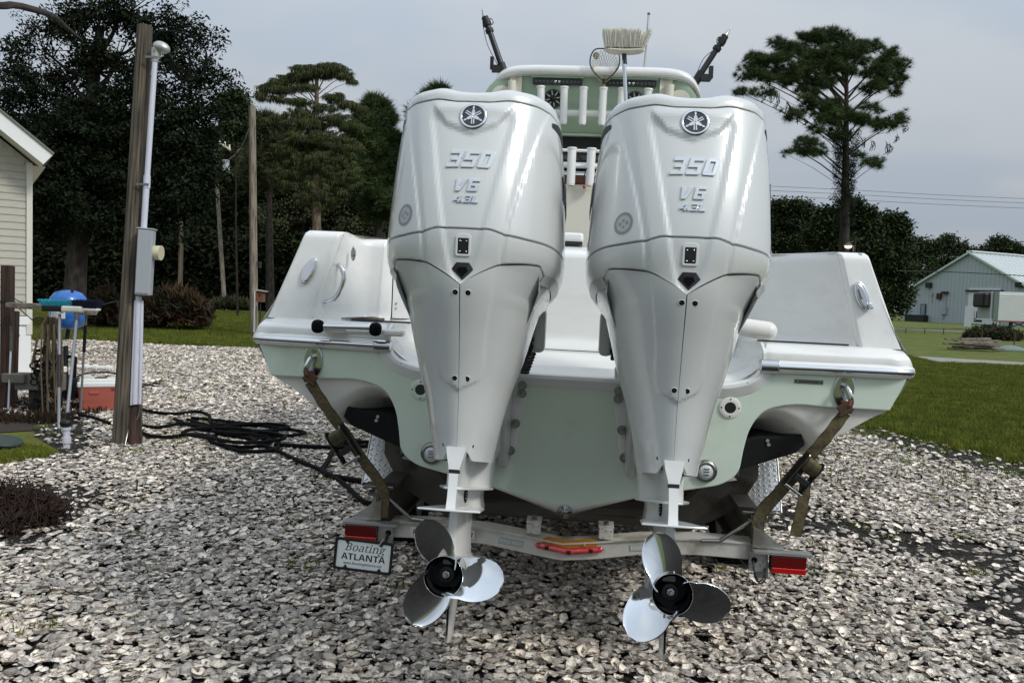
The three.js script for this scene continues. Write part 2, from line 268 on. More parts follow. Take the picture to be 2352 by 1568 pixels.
function blade(hand) {                                               // one propeller blade, closed, centred on angle 0
  const N = 26, K = 26;
  return gridGeo(N, 2 * K, (u, v, i, j) => {
    const side = j <= K ? 1 : -1, k = j <= K ? j / K : (2 * K - j) / K;   // out along the face, back along the rear
    const a = (k - 0.5) * 2, r = 0.05 + 0.147 * u;
    const hw = 0.074 * Math.sqrt(Math.max(0, 1 - ((r - 0.118) / 0.0795) ** 2)) + (u < 0.25 ? 0.028 * (1 - u / 0.25) : 0);
    const off = a * hw + 0.018 * (u - 0.3), th = off / r, thick = 0.0026 * Math.sqrt(Math.max(0, 1 - a * a)) * (1.6 - u) * side;
    const z = hand * th * 0.42 / (2 * Math.PI) * 1.25 - 0.085 + 0.03 * u + 0.006 * a * a;
    return [r * Math.cos(th), r * Math.sin(th), z + thick];
  });
}
function makeMotor(label, hand, turn, decal) {
  const t = thing('outboard_motor', label, 'outboard motor', 'pair of outboard motors on the transom');
  // cowl
  const cap = gridGeo(260, 30, (u, v, i, j) => {
    const phi = phiOf(u * 2 - 1), y0 = trimY(phi) + 0.006;
    if (j === 0) return cowlAt(phi, y0, 0.02);
    if (j === 1) { return cowlAt(phi, y0, 0.001); }
    const tau = Math.sin((j - 1) / 29 * Math.PI / 2), k = Math.pow(Math.max(0, 1 - Math.pow(tau, 3.0)), 1 / 3.0), p = cowlAt(phi, y0 + 0.002, 0);
    const rise = 0.085 + 0.02 * sstep(0.1, -0.5, p[2]);
    return [p[0] * k, y0 + 0.002 + rise * tau - 0.012 * sstep(0.11, 0.0, Math.abs(p[0] * k)) * tau * sstep(-0.1, 0.1, ZC + (p[2] - ZC) * k), ZC + (p[2] - ZC) * k];
  }, true);
  part('cowl_cap', toCreasedNormals(cap, 0.8), M.pearl, t);
  part('top_cowl', creased(cowlAt, 480, 210, (p) => gapMid(p) + 0.0027, (p) => trimY(p)), M.pearl, t);
  part('lower_cowl', creased(cowlAt, 330, 56, (p) => gapLow(p) + 0.002, (p) => gapMid(p) - 0.0027), M.pearl, t);
  for (const s of [-1, 1]) {
    const lowEdge = (phi) => { const ax = xAt(apronAt, phi, 0.4); return 0.416 - 0.031 * sstep(0.03, 0.058, ax); };
    const g = gridGeo(130, 134, (u, v, i, j) => {
      const phi = s * (i === 0 ? 0.005 : phiOf(0.004 + 0.85 * (i - 1) / 129)), k = clamp((j - 2) / 130, 0, 1), e = Math.min(j, 134 - j), ins = e === 0 || i === 0 ? 0.02 : e === 1 ? 0.003 : 0.0;
      const axT = xAt(apronAt, phi, 1.03), top = axT < 0.275 && Math.cos(phi) > 0 ? gapLow(phi, apronAt) - 0.002 : 1.064, y = lerp(lowEdge(phi), top, k), q = apronAt(phi, y, ins);
      return [q[0], y, q[2]];
    });
    part('leg_cover', toCreasedNormals(g, 0.7), M.pearl, t);
  }
  // underside of the lower cowl, tapering in towards the bracket
  part('cowl_underside', gridGeo(120, 14, (u, v, i, j) => { const phi = lerp(0.95, 2 * Math.PI - 0.95, u), p0 = cowlAt(phi > Math.PI ? phi - 2 * Math.PI : phi, gapLow(phi) + 0.004, 0.0006), e = j === 0 ? 0 : Math.pow(v, 0.75), k = 1 - 0.26 * e, m = sstep(0, 0.06, Math.min(u, 1 - u)), t = j === 0 ? 0 : v; return [p0[0] * lerp(0.97, k, m), p0[1] - 0.17 * t * (0.4 + 0.6 * m), lerp(p0[2] - 0.02, -0.3 + (p0[2] + 0.3) * k, m)]; }), M.pearl, t);
  // what shows inside the joints
  part('inner_frame', [gridGeo(60, 20, (u, v) => { const p = (u * 2 - 1) * Math.PI, y = lerp(1.03, 1.62, v); return cowlAt(p, y, 0.024); }, true), gridGeo(60, 20, (u, v) => apronAt((u * 2 - 1) * Math.PI, lerp(0.4, 1.0, v), 0.02), true)], M.black, t);
  // carrying grip and tell-tale recesses at the lower cowl sides
  for (const s of [-1, 1]) {
    part('grip_recess', gridGeo(18, 10, (u, v) => { const y = 1.015 + 0.035 * v + 0.01 * Math.sin(u * Math.PI), p = cowlAt(s * lerp(1.05, 1.75, u), y, 0); const k = Math.sin(u * Math.PI) * Math.sin(v * Math.PI); return [p[0] + s * (0.004 - 0.002 * k), y, p[2]]; }), M.pearlDark, t);
    part('air_intake', gridGeo(20, 8, (u, v) => { const y = 1.585 + 0.035 * v * Math.sin(Math.PI * (0.15 + 0.7 * u)) + 0.02 * u, p = cowlAt(s * lerp(1.0, 1.75, u), y, 0); return [p[0] + s * 0.0025, y, p[2]]; }), M.black, t);
  }
  // emblem of three crossed tuning forks
  const ex = 0.006, ey = 1.546;
  const em = part('round_emblem', onSurface(new THREE.CylinderGeometry(0.0475, 0.0475, 0.004, 48).rotateX(Math.PI / 2), ex, ey, 0.002), M.blackGloss, t);
  part('rim', onSurface(new THREE.TorusGeometry(0.0425, 0.0042, 8, 48).scale(1, 1, 0.5), ex, ey, 0.0042), M.chrome, em);
  for (let k = 0; k < 3; k++) {
    const a = k * 2 * Math.PI / 3, fork = [[-0.0016, 0.006], [-0.0016, -0.030], [-0.0056, -0.030], [-0.0056, 0.012], [-0.0052, 0.019], [-0.0022, 0.024], [-0.0022, 0.029], [-0.0045, 0.029], [0, 0.039], [0.0045, 0.029], [0.0022, 0.029], [0.0022, 0.024], [0.0052, 0.019], [0.0056, 0.012], [0.0056, -0.030], [0.0016, -0.030], [0.0016, 0.006]];
    part('tuning_fork', onSurface(ext(fork, 0.002).translate(0, 0, 0.002).rotateZ(a), ex, ey, 0.0042 + k * 0.0004), M.chrome, em);
  }
  // chrome characters
  glyphs('350', -0.075, 1.358, 0.062, 0.045, 0.008, 0.3, t, 'chrome_numeral');
  glyphs('V6', -0.042, 1.272, 0.044, 0.036, 0.010, 0.22, t, 'chrome_character');
  glyphs('4.3L', -0.040, 1.232, 0.026, 0.023, 0.003, 0.35, t, 'chrome_character');
  // side lettering that wraps round towards the bow
  for (const s of [-1, 1]) {
    const g = new TextGeometry('YAMAHA', { font, size: 0.085, depth: 0.004, curveSegments: 3 }), p = g.attributes.position;
    for (let i = 0; i < p.count; i++) {
      const u = p.getX(i), y = 1.36 + p.getY(i), z = s < 0 ? -0.56 + u * 0.88 : -0.1 - u * 0.88;
      const n = interp(cowlPow, y), w = interp(cowlHalf, y), q = (z - ZC) / (z > ZC ? interp(cowlAft, y) - ZC : 0.5);
      p.setXYZ(i, s * (w * Math.pow(Math.max(0, 1 - Math.pow(Math.abs(q), n)), 1 / n) + 0.001 + p.getZ(i)), y, z);
    }
    g.computeVertexNormals();
    part('side_lettering', g, M.graphite, t);
  }
  // sticker with three stars
  const st = part('star_sticker', gridGeo(24, 8, (u, v) => { const a = u * 2 * Math.PI, r = 0.034 * v, x = -0.215 + Math.cos(a) * r * 0.9, y = 1.205 + Math.sin(a) * r * 1.15, z = aftZ(x, y); return [x, y, z + 0.0012]; }), decal, t);
  { const p = st.geometry.attributes.uv; for (let i = 0; i < p.count; i++) { const a = p.getX(i) * 2 * Math.PI, r = p.getY(i) * 0.5; p.setXY(i, 0.5 + Math.cos(a) * r, 0.5 + Math.sin(a) * r); } }
  // flush socket with four screws, and the five-sided outlet below it
  const so = part('socket_frame', onSurface(ext(smoothOutline([[-0.023, -0.036], [0.023, -0.036], [0.026, -0.028], [0.026, 0.03], [0.016, 0.036], [-0.016, 0.036], [-0.026, 0.03], [-0.026, -0.028]], 0.006), 0.006, 0.002, [smoothOutline([[-0.0185, -0.028], [0.0185, -0.028], [0.0185, 0.022], [-0.0185, 0.022]], 0.004)]).translate(0, 0, 0.006), 0.004, 1.09, -0.001), M.legPaint, t);
  const sp = part('socket_plate', onSurface(ext(smoothOutline([[-0.0182, -0.0277], [0.0182, -0.0277], [0.0182, 0.0217], [-0.0182, 0.0217]], 0.004), 0.003, 0.0006).translate(0, 0, 0.003), 0.004, 1.09, -0.0005), M.black, so);
  for (const [a, b] of [[-0.011, -0.02], [0.011, -0.02], [-0.011, 0.014], [0.011, 0.014]]) part('screw', new THREE.SphereGeometry(0.0032, 10, 6).scale(1, 1, 0.5).translate(0.004 + a, 1.09 + b, aftZ(0.004 + a, 1.09 + b) + 0.003), M.steel, so);
  const vent = [[-0.036, 0.008], [-0.021, 0.031], [0.023, 0.031], [0.038, 0.008], [0.001, -0.027]];
  const vo = part('outlet', onSurface(ext(vent, 0.006, 0.002).translate(0, 0, 0.006), 0.004, 1.005, -0.003), M.blackGloss, t);
  part('outlet_mouth', onSurface(ext(vent.map(([a, b]) => [a * 0.55, b * 0.55 - 0.002]), 0.004).translate(0, 0, 0.004), 0.004, 1.005, 0.001), M.rubber, vo);
  // screw wells in the leg cover
  for (const [y, z] of [[0.936], [0.662]]) for (const s of [-1, 1]) {
    const x = 0.0065 + s * 0.0215, zz = aftZ(x, y);
    const tl = y > 0.8 ? 0.46 : 0.41;
    part('screw_well', new THREE.TorusGeometry(0.0098, 0.0012, 8, 24).rotateX(tl).translate(x, y, zz + 0.0004), M.pearl, t);
    const wl = part('screw_socket', cyl(0.0092, 0.0092, 0.005, 20).rotateX(Math.PI / 2 + tl).translate(x, y, zz - 0.0014), M.rubber, t);
    part('screw_head', cyl(0.004, 0.004, 0.002, 12).rotateX(Math.PI / 2 + tl).translate(x + s * 0.0012, y, zz + 0.0008), M.graphite, wl);
  }
  for (const s of [-1, 1]) part('screw_socket', new THREE.SphereGeometry(0.008, 14, 8).scale(0.55, 1, 0.4).translate(s * 0.052, 0.438, apronAt(s * 0.5, 0.438)[2] - 0.004), M.rubber, t);
  // leg below the cover: blunt trailing edge, flange, lower unit
  const foil = (y, wT, wM, zT, len) => { const p = []; for (let k = 0; k <= 10; k++) { const u = k / 10, z = zT - len * u, w = lerp(wT, wM, Math.sin(Math.min(1, u * 2.2) * Math.PI / 2)) * (u > 0.6 ? Math.sqrt(Math.max(0, 1 - ((u - 0.6) / 0.4) ** 2)) : 1); p.push([w, z]); } return p; };
  const leg = (ys) => { const g = gridGeo(42, ys.length - 1, (u, v, i, j) => { const [y, wT, wM, zT, len] = ys[j], h = foil(y, wT, wM, zT, len), k = i <= 20 ? i : 41 - i, q = clamp(k / 2, 0, 10), a = h[Math.floor(q)], b = h[Math.min(10, Math.floor(q) + 1)], f = q % 1, w = lerp(a[0], b[0], f), z = lerp(a[1], b[1], f); return [(i <= 20 ? 1 : -1) * w, y, z]; }, true); return g.toNonIndexed(); };
  // a thin trailing fin in front of the viewer, swelling to the drive housing well ahead of it
  const finW = (z0, wT, wM, z) => { const d = z0 - z; return d < 0.24 ? wT + 0.03 * d : d < 0.4 ? lerp(wT + 0.0072, wM, sstep(0.24, 0.4, d)) : d < 0.52 ? wM : wM * Math.sqrt(Math.max(0, 1 - ((d - 0.52) / 0.11) ** 2)); };
  const fin = (rows) => { const N = 24, g = gridGeo(2 * N + 2, rows.length - 1, (u, v, i, j) => { const [y, wT, wM, z0] = rows[j], k = i <= N ? i : 2 * N + 1 - i, z = z0 - 0.63 * k / N; return [(i <= N ? 1 : -1) * finW(z0, wT, wM, z), y, z]; }, true); return toCreasedNormals(g, 0.6); };
  part('mid_leg', fin([[0.43, 0.034, 0.09, -0.06], [0.40, 0.03, 0.088, -0.06], [0.36, 0.02, 0.086, -0.055], [0.34, 0.0165, 0.085, -0.055], [0.29, 0.0155, 0.085, -0.05]]), M.legPaint, t);
  part('leg_band', box(0.037, 0.014, 0.03, 0, 0.345, -0.068, 0.003), M.black, t);
  part('leg_flange', slab(smoothOutline([[-0.03, -0.05], [0.03, -0.05], [0.095, -0.34], [0.1, -0.5], [0.06, -0.66], [-0.06, -0.66], [-0.1, -0.5], [-0.095, -0.34]], 0.05), 0.009, 0.003).translate(0, 0.284, 0), M.legPaint, t);
  const l2 = leg([[0.222, 0.014, 0.036, -0.13, 0.36], [0.12, 0.014, 0.034, -0.13, 0.36], [0.05, 0.02, 0.04, -0.12, 0.38], [0.03, 0.02, 0.045, -0.1, 0.4]]); l2.computeVertexNormals();
  const lu = merge([fin([[0.29, 0.0155, 0.052, -0.05], [0.25, 0.0155, 0.052, -0.046], [0.214, 0.017, 0.06, -0.04]]), l2]);
  part('lower_unit', lu, M.legPaint, t);
  for (const s of [-1, 1]) { const gr = part('water_inlet', new THREE.SphereGeometry(0.02, 16, 12).scale(0.35, 1.4, 2.0).translate(s * 0.021, 0.262, -0.245), M.rubber, t); for (let k = -1; k < 2; k++) part('inlet_bar', box(0.004, 0.002, 0.05, s * 0.0275, 0.262 + k * 0.01, -0.245), M.legPaint, gr); }
  part('cavitation_plate', slab(smoothOutline([[-0.108, 0.0, 0.006], [-0.04, 0.022], [0.04, 0.022], [0.108, 0.0, 0.006], [0.09, -0.3], [0.05, -0.5], [-0.05, -0.5], [-0.09, -0.3]], 0.03), 0.007, 0.0025).translate(0, 0.212, 0), M.legPaint, t);
  const torp = lathe([[0.0001, -0.56], [0.02, -0.55], [0.042, -0.5], [0.056, -0.42], [0.061, -0.3], [0.062, -0.2], [0.0615, -0.19]], 32).rotateX(Math.PI / 2);
  part('gearcase', torp, M.legPaint, t);
  part('skeg', gridGeo(16, 12, (u, v, i, j) => { const k = i <= 8 ? i / 8 : (16 - i) / 8, y = lerp(-0.045, -0.245, v), z0 = lerp(-0.44, -0.33, v), z1 = lerp(-0.15, -0.185, v), w = lerp(0.012, 0.005, v) * Math.sin(Math.PI * clamp(k * 0.9 + 0.1, 0, 1)); return [(i <= 8 ? 1 : -1) * (w + 0.0015), y, lerp(z1, z0, k)]; }), M.legPaint, t);
  // propeller
  const pr = new THREE.Group(); pr.name = 'propeller'; t.add(pr); pr.rotation.z = turn;
  part('barrel', lathe([[0.058, -0.19], [0.061, -0.16], [0.0625, -0.05], [0.0655, -0.006], [0.066, 0.0], [0.0648, 0.001], [0.0635, -0.003], [0.058, -0.02], [0.056, -0.16]], 48).rotateX(Math.PI / 2).scale(1, 1, 1), M.chrome, pr);
  part('hub_core', [lathe([[0.058, -0.15], [0.0001, -0.15]], 32).rotateX(Math.PI / 2), lathe([[0.03, -0.14], [0.03, -0.07], [0.026, -0.062], [0.0001, -0.062]], 28).rotateX(Math.PI / 2), gridGeo(36, 4, (u, v) => [0.0575 * Math.cos(u * 6.2832), 0.0575 * Math.sin(u * 6.2832), -0.006 - 0.14 * v], true)], M.black, pr);
  part('shaft_nut', [lathe([[0.017, -0.062], [0.017, -0.052], [0.011, -0.05], [0.0001, -0.05]], 6).rotateX(Math.PI / 2), cyl(0.007, 0.006, 0.024, 14).rotateX(Math.PI / 2).translate(0, 0, -0.04)], M.steelOld, pr);
  for (let k = 0; k < 3; k++) { const b = part('blade', blade(hand), M.chrome, pr); b.rotation.z = k * 2 * Math.PI / 3; }
  return t;
}
// grey sticker print: a ring with three stars
function canvasTex(w, h, draw) { const c = document.createElement('canvas'); c.width = w; c.height = h; draw(c.getContext('2d'), w, h); const t = new THREE.CanvasTexture(c); t.colorSpace = THREE.SRGBColorSpace; return t; }
const starTex = canvasTex(256, 256, (g) => {
  g.fillStyle = '#b4b6b4'; g.fillRect(0, 0, 256, 256);
  g.strokeStyle = '#83868a'; g.lineWidth = 30; g.beginPath(); g.arc(128, 128, 106, 0, 7); g.stroke();
  g.strokeStyle = '#a4a6a6'; g.lineWidth = 3; for (let k = 0; k < 60; k++) { const a = k * Math.PI / 30; g.beginPath(); g.moveTo(128 + 96 * Math.cos(a), 128 + 96 * Math.sin(a)); g.lineTo(128 + 115 * Math.cos(a), 128 + 115 * Math.sin(a)); g.stroke(); }
  g.fillStyle = '#8a8d90'; for (const [x, y, r] of [[82, 128, 34], [174, 128, 34], [128, 98, 30], [128, 168, 26]]) { g.beginPath(); for (let k = 0; k < 10; k++) { const a = -Math.PI / 2 + k * Math.PI / 5, q = k % 2 ? r * 0.42 : r; g.lineTo(x + q * Math.cos(a), y + q * Math.sin(a)); } g.fill(); }
});
const decalMat = new THREE.MeshStandardMaterial({ map: starTex, roughness: 0.35, metalness: 0.3 });
setFrame(makeMotor('white outboard motor nearer the hanging plate and the blue tank, left of the pair', -1, 115 * Math.PI / 180, decalMat), motorFrame(-0.375));
setFrame(makeMotor('white outboard motor nearer the lawn, under the scrub brush, right of the pair', 1, 104 * Math.PI / 180, decalMat), motorFrame(0.375));
// ------------------------------------------------------------------ the boat (own axes: x to starboard, y up from the ground, z aft, transom at z = 0)
const boat = setFrame(thing('fishing_boat', 'white and pale green sport fishing boat on a trailer, seen from its stern', 'boat'), boatFrame);
M.bottomPaint = M.belly;
const mir = (pts) => [...pts, ...pts.slice().reverse().map(([x, y, r]) => r === undefined ? [-x, y] : [-x, y, r])];
{
  // transom with the two pockets cut out of its lower edge and the splash well cut out of its top
  const half = [[0.0, 0.79], [0.70, 0.945, 0.05], [0.772, 1.0, 0.06], [0.784, 1.1], [0.803, 1.205, 0.08], [0.86, 1.295, 0.08], [0.985, 1.329, 0.08], [1.13, 1.323], [1.402, 1.323, 0.008], [1.464, 1.462, 0.01], [1.464, 1.492], [0.845, 1.492, 0.03], [0.805, 1.435, 0.06], [0.71, 1.404, 0.08], [0, 1.404]];
  const outline = smoothOutline([...half, ...half.slice(1, -1).reverse().map((p) => [-p[0], ...p.slice(1)])], 0.0, 8);
  part('transom', ext(outline, 0.05, 0.006), M.green, boat);
  // the bottom under the paint line and forward of the transom
  const vee = [[0, 0.735], [0.24, 0.832], [0.75, 1.0], [1.06, 1.145], [1.2, 1.25], [1.31, 1.315], [1.402, 1.322]];
  const section = (z) => { const k = sstep(-2.5, -9.2, z), n = 1 - k ** 1.6; return vee.map(([x, y]) => [x * n, y + (1.55 - y) * 0.75 * k * k + (z < -8 ? 0.1 * (-8 - z) : 0)]); };
  const V = mir(vee).slice(0, -1);
  const hullRow = (z) => { const s = section(z); return [...s.slice().reverse().map(([x, y]) => [-x, y]), ...s.slice(1)]; };
  const zs = [-0.5, -0.6, -1.5, -3, -4.5, -6, -7.2, -8.2, -9.0];
  part('hull_bottom', gridGeo(12, zs.length - 1, (u, v, i, j) => [...hullRow(zs[j])[i], zs[j]]), M.bottomPaint, boat);
  for (const s of [-1, 1]) part('hull_side', gridGeo(4, zs.length + 1, (u, v, i, j) => { const z = [-0.02, ...zs, -9.3][j], q = section(Math.min(z, -0.5))[6], k = sstep(-2.5, -9.2, z), t = u; return [s * lerp(q[0], 1.466 * (1 - k ** 1.8) + 0.02, t), lerp(q[1], 1.47 + 0.25 * k, t), z]; }), M.green, boat);
  // keel strip below the paint line
  part('keel_strip', gridGeo(8, 3, (u, v) => { const x = (u * 2 - 1) * 0.33, y = lerp(0.79 + Math.abs(x) * 0.2214 + 0.002, Math.max(0.738 + Math.abs(x) * 0.36, 0), 1), top = 0.792 + Math.abs(x) * 0.2214; return v < 0.5 ? [x, lerp(Math.min(top, y + 1), Math.min(y, top), v * 2), -0.004 - v * 0.02] : [x, Math.min(y, top), lerp(-0.014, -0.5, (v - 0.5) * 2)]; }), M.whitePlastic, boat);
  part('centre_bottom', gridGeo(12, 4, (u, v) => { const x = (u * 2 - 1) * 0.77; return [x, (Math.abs(x) < 0.33 ? Math.min(0.738 + Math.abs(x) * 0.36, 0.792 + Math.abs(x) * 0.2214) : 0.792 + Math.abs(x) * 0.2214) + 0.004, lerp(-0.03, -0.52, v)]; }), M.bottomPaint, boat);
  // pockets: a hollow that runs forward and down from the arch
  const arch = smoothOutline([[0.772, 0.99], [0.784, 1.1], [0.803, 1.205, 0.08], [0.86, 1.295, 0.08], [0.985, 1.329, 0.08], [1.13, 1.323], [1.40, 1.322]], 0.0, 8).slice(0);
  for (const s of [-1, 1]) {
    const A = arch.filter((p) => p[0] > 0.7), n = A.length - 1;
    part('trim_pocket', gridGeo(n, 12, (u, v, i) => { const [ax, ay] = A[i], bx = lerp(0.79, 1.39, i / n), by = interp([[0.75, 0.97], [1.0, 1.06], [1.08, 1.10], [1.165, 1.17], [1.25, 1.228], [1.34, 1.286], [1.402, 1.318]], bx), e = Math.sin(v * Math.PI / 2), dz = 0.48 * sstep(1.16, 0.86, bx) + 0.02; return [s * lerp(ax, bx, v), lerp(ay, by, 1 - Math.cos(v * Math.PI / 2)), -0.01 - dz * e]; }), M.belly, boat);
  }
  // moulded lip round the splash well
  const lipPath = smoothOutline(mir([[0.86, 1.50], [0.845, 1.492, 0.03], [0.805, 1.435, 0.07], [0.71, 1.404, 0.08], [0.35, 1.404]]).concat(), 0.0, 8).filter((p, i, a) => i === 0 || Math.hypot(p[0] - a[i - 1][0], p[1] - a[i - 1][1]) > 1e-4).slice(0, -0 || undefined);
  const open = lipPath; const nrm = open.map((p, i) => { const a = open[Math.max(0, i - 1)], b = open[Math.min(open.length - 1, i + 1)], dx = b[0] - a[0], dy = b[1] - a[1], l = Math.hypot(dx, dy) || 1; return [-dy / l, dx / l]; });
  const prof = [[0.03, -0.09], [0.006, -0.02], [0.0, 0.012], [-0.006, 0.022], [-0.02, 0.024], [-0.026, 0.022], [-0.062, 0.004], [-0.064, -0.01]];
  const flip = nrm[Math.floor(open.length / 2)][1] > 0 ? 1 : -1;
  const lip = gridGeo(open.length - 1, prof.length - 1, (u, v, i, j) => [open[i][0] + flip * nrm[i][0] * prof[j][0], open[i][1] + flip * nrm[i][1] * prof[j][0], prof[j][1]]).toNonIndexed(); lip.computeVertexNormals();
  part('splash_well_lip', lip, M.gel, boat);
  for (const [x, y] of [[0.02, 1.384], [0.78, 1.413], [-0.78, 1.413]]) part('screw', new THREE.SphereGeometry(0.006, 10, 6).scale(1, 1, 0.4).translate(x, y, 0.021), M.steelOld, boat);
  // splash well floor and the wall behind the motors
  const cut = (x) => { const a = Math.abs(x); return a < 0.68 ? 1.404 : a < 0.84 ? 1.404 + 0.085 * ((a - 0.68) / 0.16) ** 2 : 1.49; };
  part('splash_well', gridGeo(60, 14, (u, v) => { const x = lerp(-0.86, 0.86, u), e = sstep(0.86, 0.83, Math.abs(x)); return [x, cut(x) + 0.075 * v * (1 - 0.8 * sstep(0.7, 0.84, Math.abs(x))) + (1 - e) * 0.1, -0.01 - 0.6 * v]; }), M.gel, boat);
  part('well_wall', gridGeo(40, 24, (u, v) => { const x = lerp(-1.02, 1.02, u), y = lerp(1.474, 2.03, v); return [x, y, -0.612 - 0.03 * v - 0.05 * Math.sin(v * Math.PI) * 0 - 0.14 * sstep(0.93, 1.0, v) + 0.04 * sstep(0.12, 0, v)]; }), M.gel, boat);
  part('well_seam', box(1.72, 0.004, 0.004, 0, 1.478, -0.566), M.graphite, boat);
  part('cockpit_cap', box(2.4, 0.05, 0.5, 0, 2.005, -1.02, 0.02), M.gel, boat);
  part('hatch_latch', new THREE.SphereGeometry(0.03, 16, 12).scale(0.8, 0.8, 0.6).translate(0.16, 2.0, -0.6), M.steel, boat);
  const lid = part('bait_lid', box(0.16, 0.05, 0.3, -0.06, 2.085, -0.95, 0.018), M.gel, boat); part('lid_gasket', box(0.15, 0.015, 0.28, -0.06, 2.052, -0.95), M.graphite, lid);
  // deck edge to each side of the well: upright band, chamfer, platform
  for (const s of [-1, 1]) {
    const edge = [[1.494, 0.012], [1.51, 0.022], [1.548, 0.02], [1.56, 0.012], [1.582, -0.028], [1.594, -0.06], [1.596, -0.1], [1.597, -0.62]];
    part('deck_edge', gridGeo(26, edge.length - 1, (u, v, i, j) => {
      const [y, z] = edge[j], x = lerp(0.835, 1.492 - Math.max(0, y - 1.51) * 0.4, u), k = sstep(0.85, 1, u);
      const inner = sstep(0.05, 0, u);
      return [s * x, y - inner * 0.012 * (j > 2 ? 1 : 0), z - 0.03 * k * k - inner * 0.012];
    }), M.gel, boat);
    part('deck_end', ext(edge.map(([y, z]) => [z, y]).concat([[-0.62, 1.44], [0.0, 1.44]]), 0.01).rotateY(-Math.PI / 2).translate(s * 0.846 - 0.005, 0, 0), M.gel, boat);
    // outer side above the rub rail
    part('topside', gridGeo(6, 14, (u, v) => { const z = lerp(0.0, -9, v), k = sstep(-2.5, -9.2, z); const a = [[1.494, 1.496], [1.492, 1.54], [1.47, 1.6], [1.44, 1.68], [1.36, 1.86], [1.312, 1.985], [1.29, 2.02]][Math.round(u * 6)], zz = z - (a[1] > 1.55 ? (a[1] - 1.55) * 0.14 : 0) - (v === 0 ? 0.03 : 0); return [s * ((a[0] - 0.022 * sstep(1.56, 1.7, a[1])) * (1 - k ** 1.8)), a[1] - 0.004 + 0.3 * k, zz - 0.02 * sstep(1.56, 1.6, a[1])]; }), M.gel, boat);
    // corner bank: broad face that leans forward and outward, rounded on both edges
    const bank = gridGeo(30, 22, (u, v) => {
      const y = lerp(1.592, 2.022, v), xo = lerp(1.466, 1.302, Math.pow(v, 0.96)), xi = s < 0 ? lerp(1.238, 1.118, v) : lerp(1.27, 1.172, v);
      const zf = lerp(-0.062, -0.112, v), x = lerp(xo, xi, sstep(0.0, 1.0, u) * 0.2 + u * 0.8);
      const round = 0.03 * (Math.pow(1 - Math.min(1, u / 0.1), 2) + Math.pow(1 - Math.min(1, (1 - u) / 0.1), 2)) + 0.035 * Math.pow(Math.max(0, 1 - (1 - v) / 0.07), 2);
      return [s * x, y - 0.006 * Math.pow(Math.max(0, 1 - (1 - v) / 0.05), 2), zf - round];
    });
    part('corner_bank', bank, M.gel, boat);
    // inner side: on the left a hollow with the boarding door, on the right one slanting panel
    const plan = s < 0 ? [[1.118, -0.142], [1.121, -0.19], [1.122, -0.27], [1.10, -0.36], [1.055, -0.40], [1.0, -0.415], [0.985, -0.42], [0.962, -0.455], [0.955, -0.47]] : [[1.172, -0.142], [1.16, -0.17], [1.12, -0.24], [1.07, -0.32], [1.02, -0.40], [0.97, -0.47], [0.9, -0.55], [0.85, -0.6], [0.8, -0.625]];
    const low = s < 0 ? [[1.238, -0.092], [1.225, -0.15], [1.18, -0.24], [1.12, -0.33], [1.075, -0.39], [1.03, -0.41], [1.0, -0.415], [0.965, -0.45], [0.955, -0.47]] : [[1.27, -0.092], [1.25, -0.12], [1.19, -0.2], [1.12, -0.29], [1.05, -0.38], [0.98, -0.47], [0.92, -0.54], [0.86, -0.6], [0.8, -0.625]];
    const curve = (P, t) => [interp(P.map((p, i) => [i / 8, p[0]]), t), interp(P.map((p, i) => [i / 8, p[1]]), t)];
    part('inner_coaming', gridGeo(48, 18, (u, v) => { const a = curve(low, u), b = curve(plan, u), y = lerp(1.592, 2.018 - (s < 0 ? 0.012 * sstep(0.1, 0.5, u) : 0), v), e = Math.pow(Math.max(0, 1 - (1 - v) / 0.06), 2) * 0.03, f = Math.pow(Math.max(0, 1 - v / 0.06), 2) * 0.02; return [s * lerp(a[0], b[0], v), y, lerp(a[1], b[1], v) - e + f]; }), M.gel, boat);
    part('gunwale_top', gridGeo(3, 24, (u, v) => { const z = lerp(-0.16, -9, v * v), k = sstep(-2.5, -9.2, z), xi = interp([[-0.625, 0.82], [-0.47, 0.98], [-0.36, s < 0 ? 1.105 : 1.06], [-0.2, s < 0 ? 1.13 : 1.155]], z); return [s * (lerp(xi, 1.272, u) * (1 - k ** 1.8)), 2.014 + 0.3 * k, z]; }), M.gel, boat);
    // bright rub rail with its white base, round the corner and forward
    const rail = (dx, dy) => [V3(s * 0.86, 1.492 + dy, 0.03 + dx), V3(s * 1.1, 1.494 + dy, 0.03 + dx), V3(s * 1.42, 1.496 + dy, 0.026 + dx), V3(s * (1.48 + dx * 0.3), 1.496 + dy, 0.0 + dx), V3(s * (1.494 + dx), 1.496 + dy, -0.05), V3(s * (1.496 + dx), 1.497 + dy, -0.6), V3(s * (1.49 + dx), 1.5 + dy, -2.5)];
    part('rub_rail', tube(rail(0, 0), 0.0155, 90, 12), M.chrome, boat);
    part('rub_rail_base', tube(rail(-0.022, 0), 0.031, 90, 10), M.gel, boat);
    part('rail_end_cap', [cyl(0.031, 0.031, 0.075, 24).rotateZ(Math.PI / 2).translate(s * 0.868, 1.492, 0.018), new THREE.TorusGeometry(0.029, 0.003, 8, 24).rotateY(Math.PI / 2).translate(s * 0.905, 1.492, 0.018)], M.steel, boat);
    // oval cleat plate on the bank
    const cl = new THREE.Group(); cl.name = 'pull_up_cleat'; boat.add(cl); cl.position.set(s * (s < 0 ? 1.262 : 1.275), 1.822, -0.082); cl.rotation.set(-0.12, 0, s * 0.36);
    const oval = (rx, ry, d, bev) => { const p = []; for (let k = 0; k < 40; k++) { const a = k / 40 * 6.2832; p.push([rx * Math.cos(a), ry * Math.sin(a)]); } return ext(p, d, bev).translate(0, 0, d); };
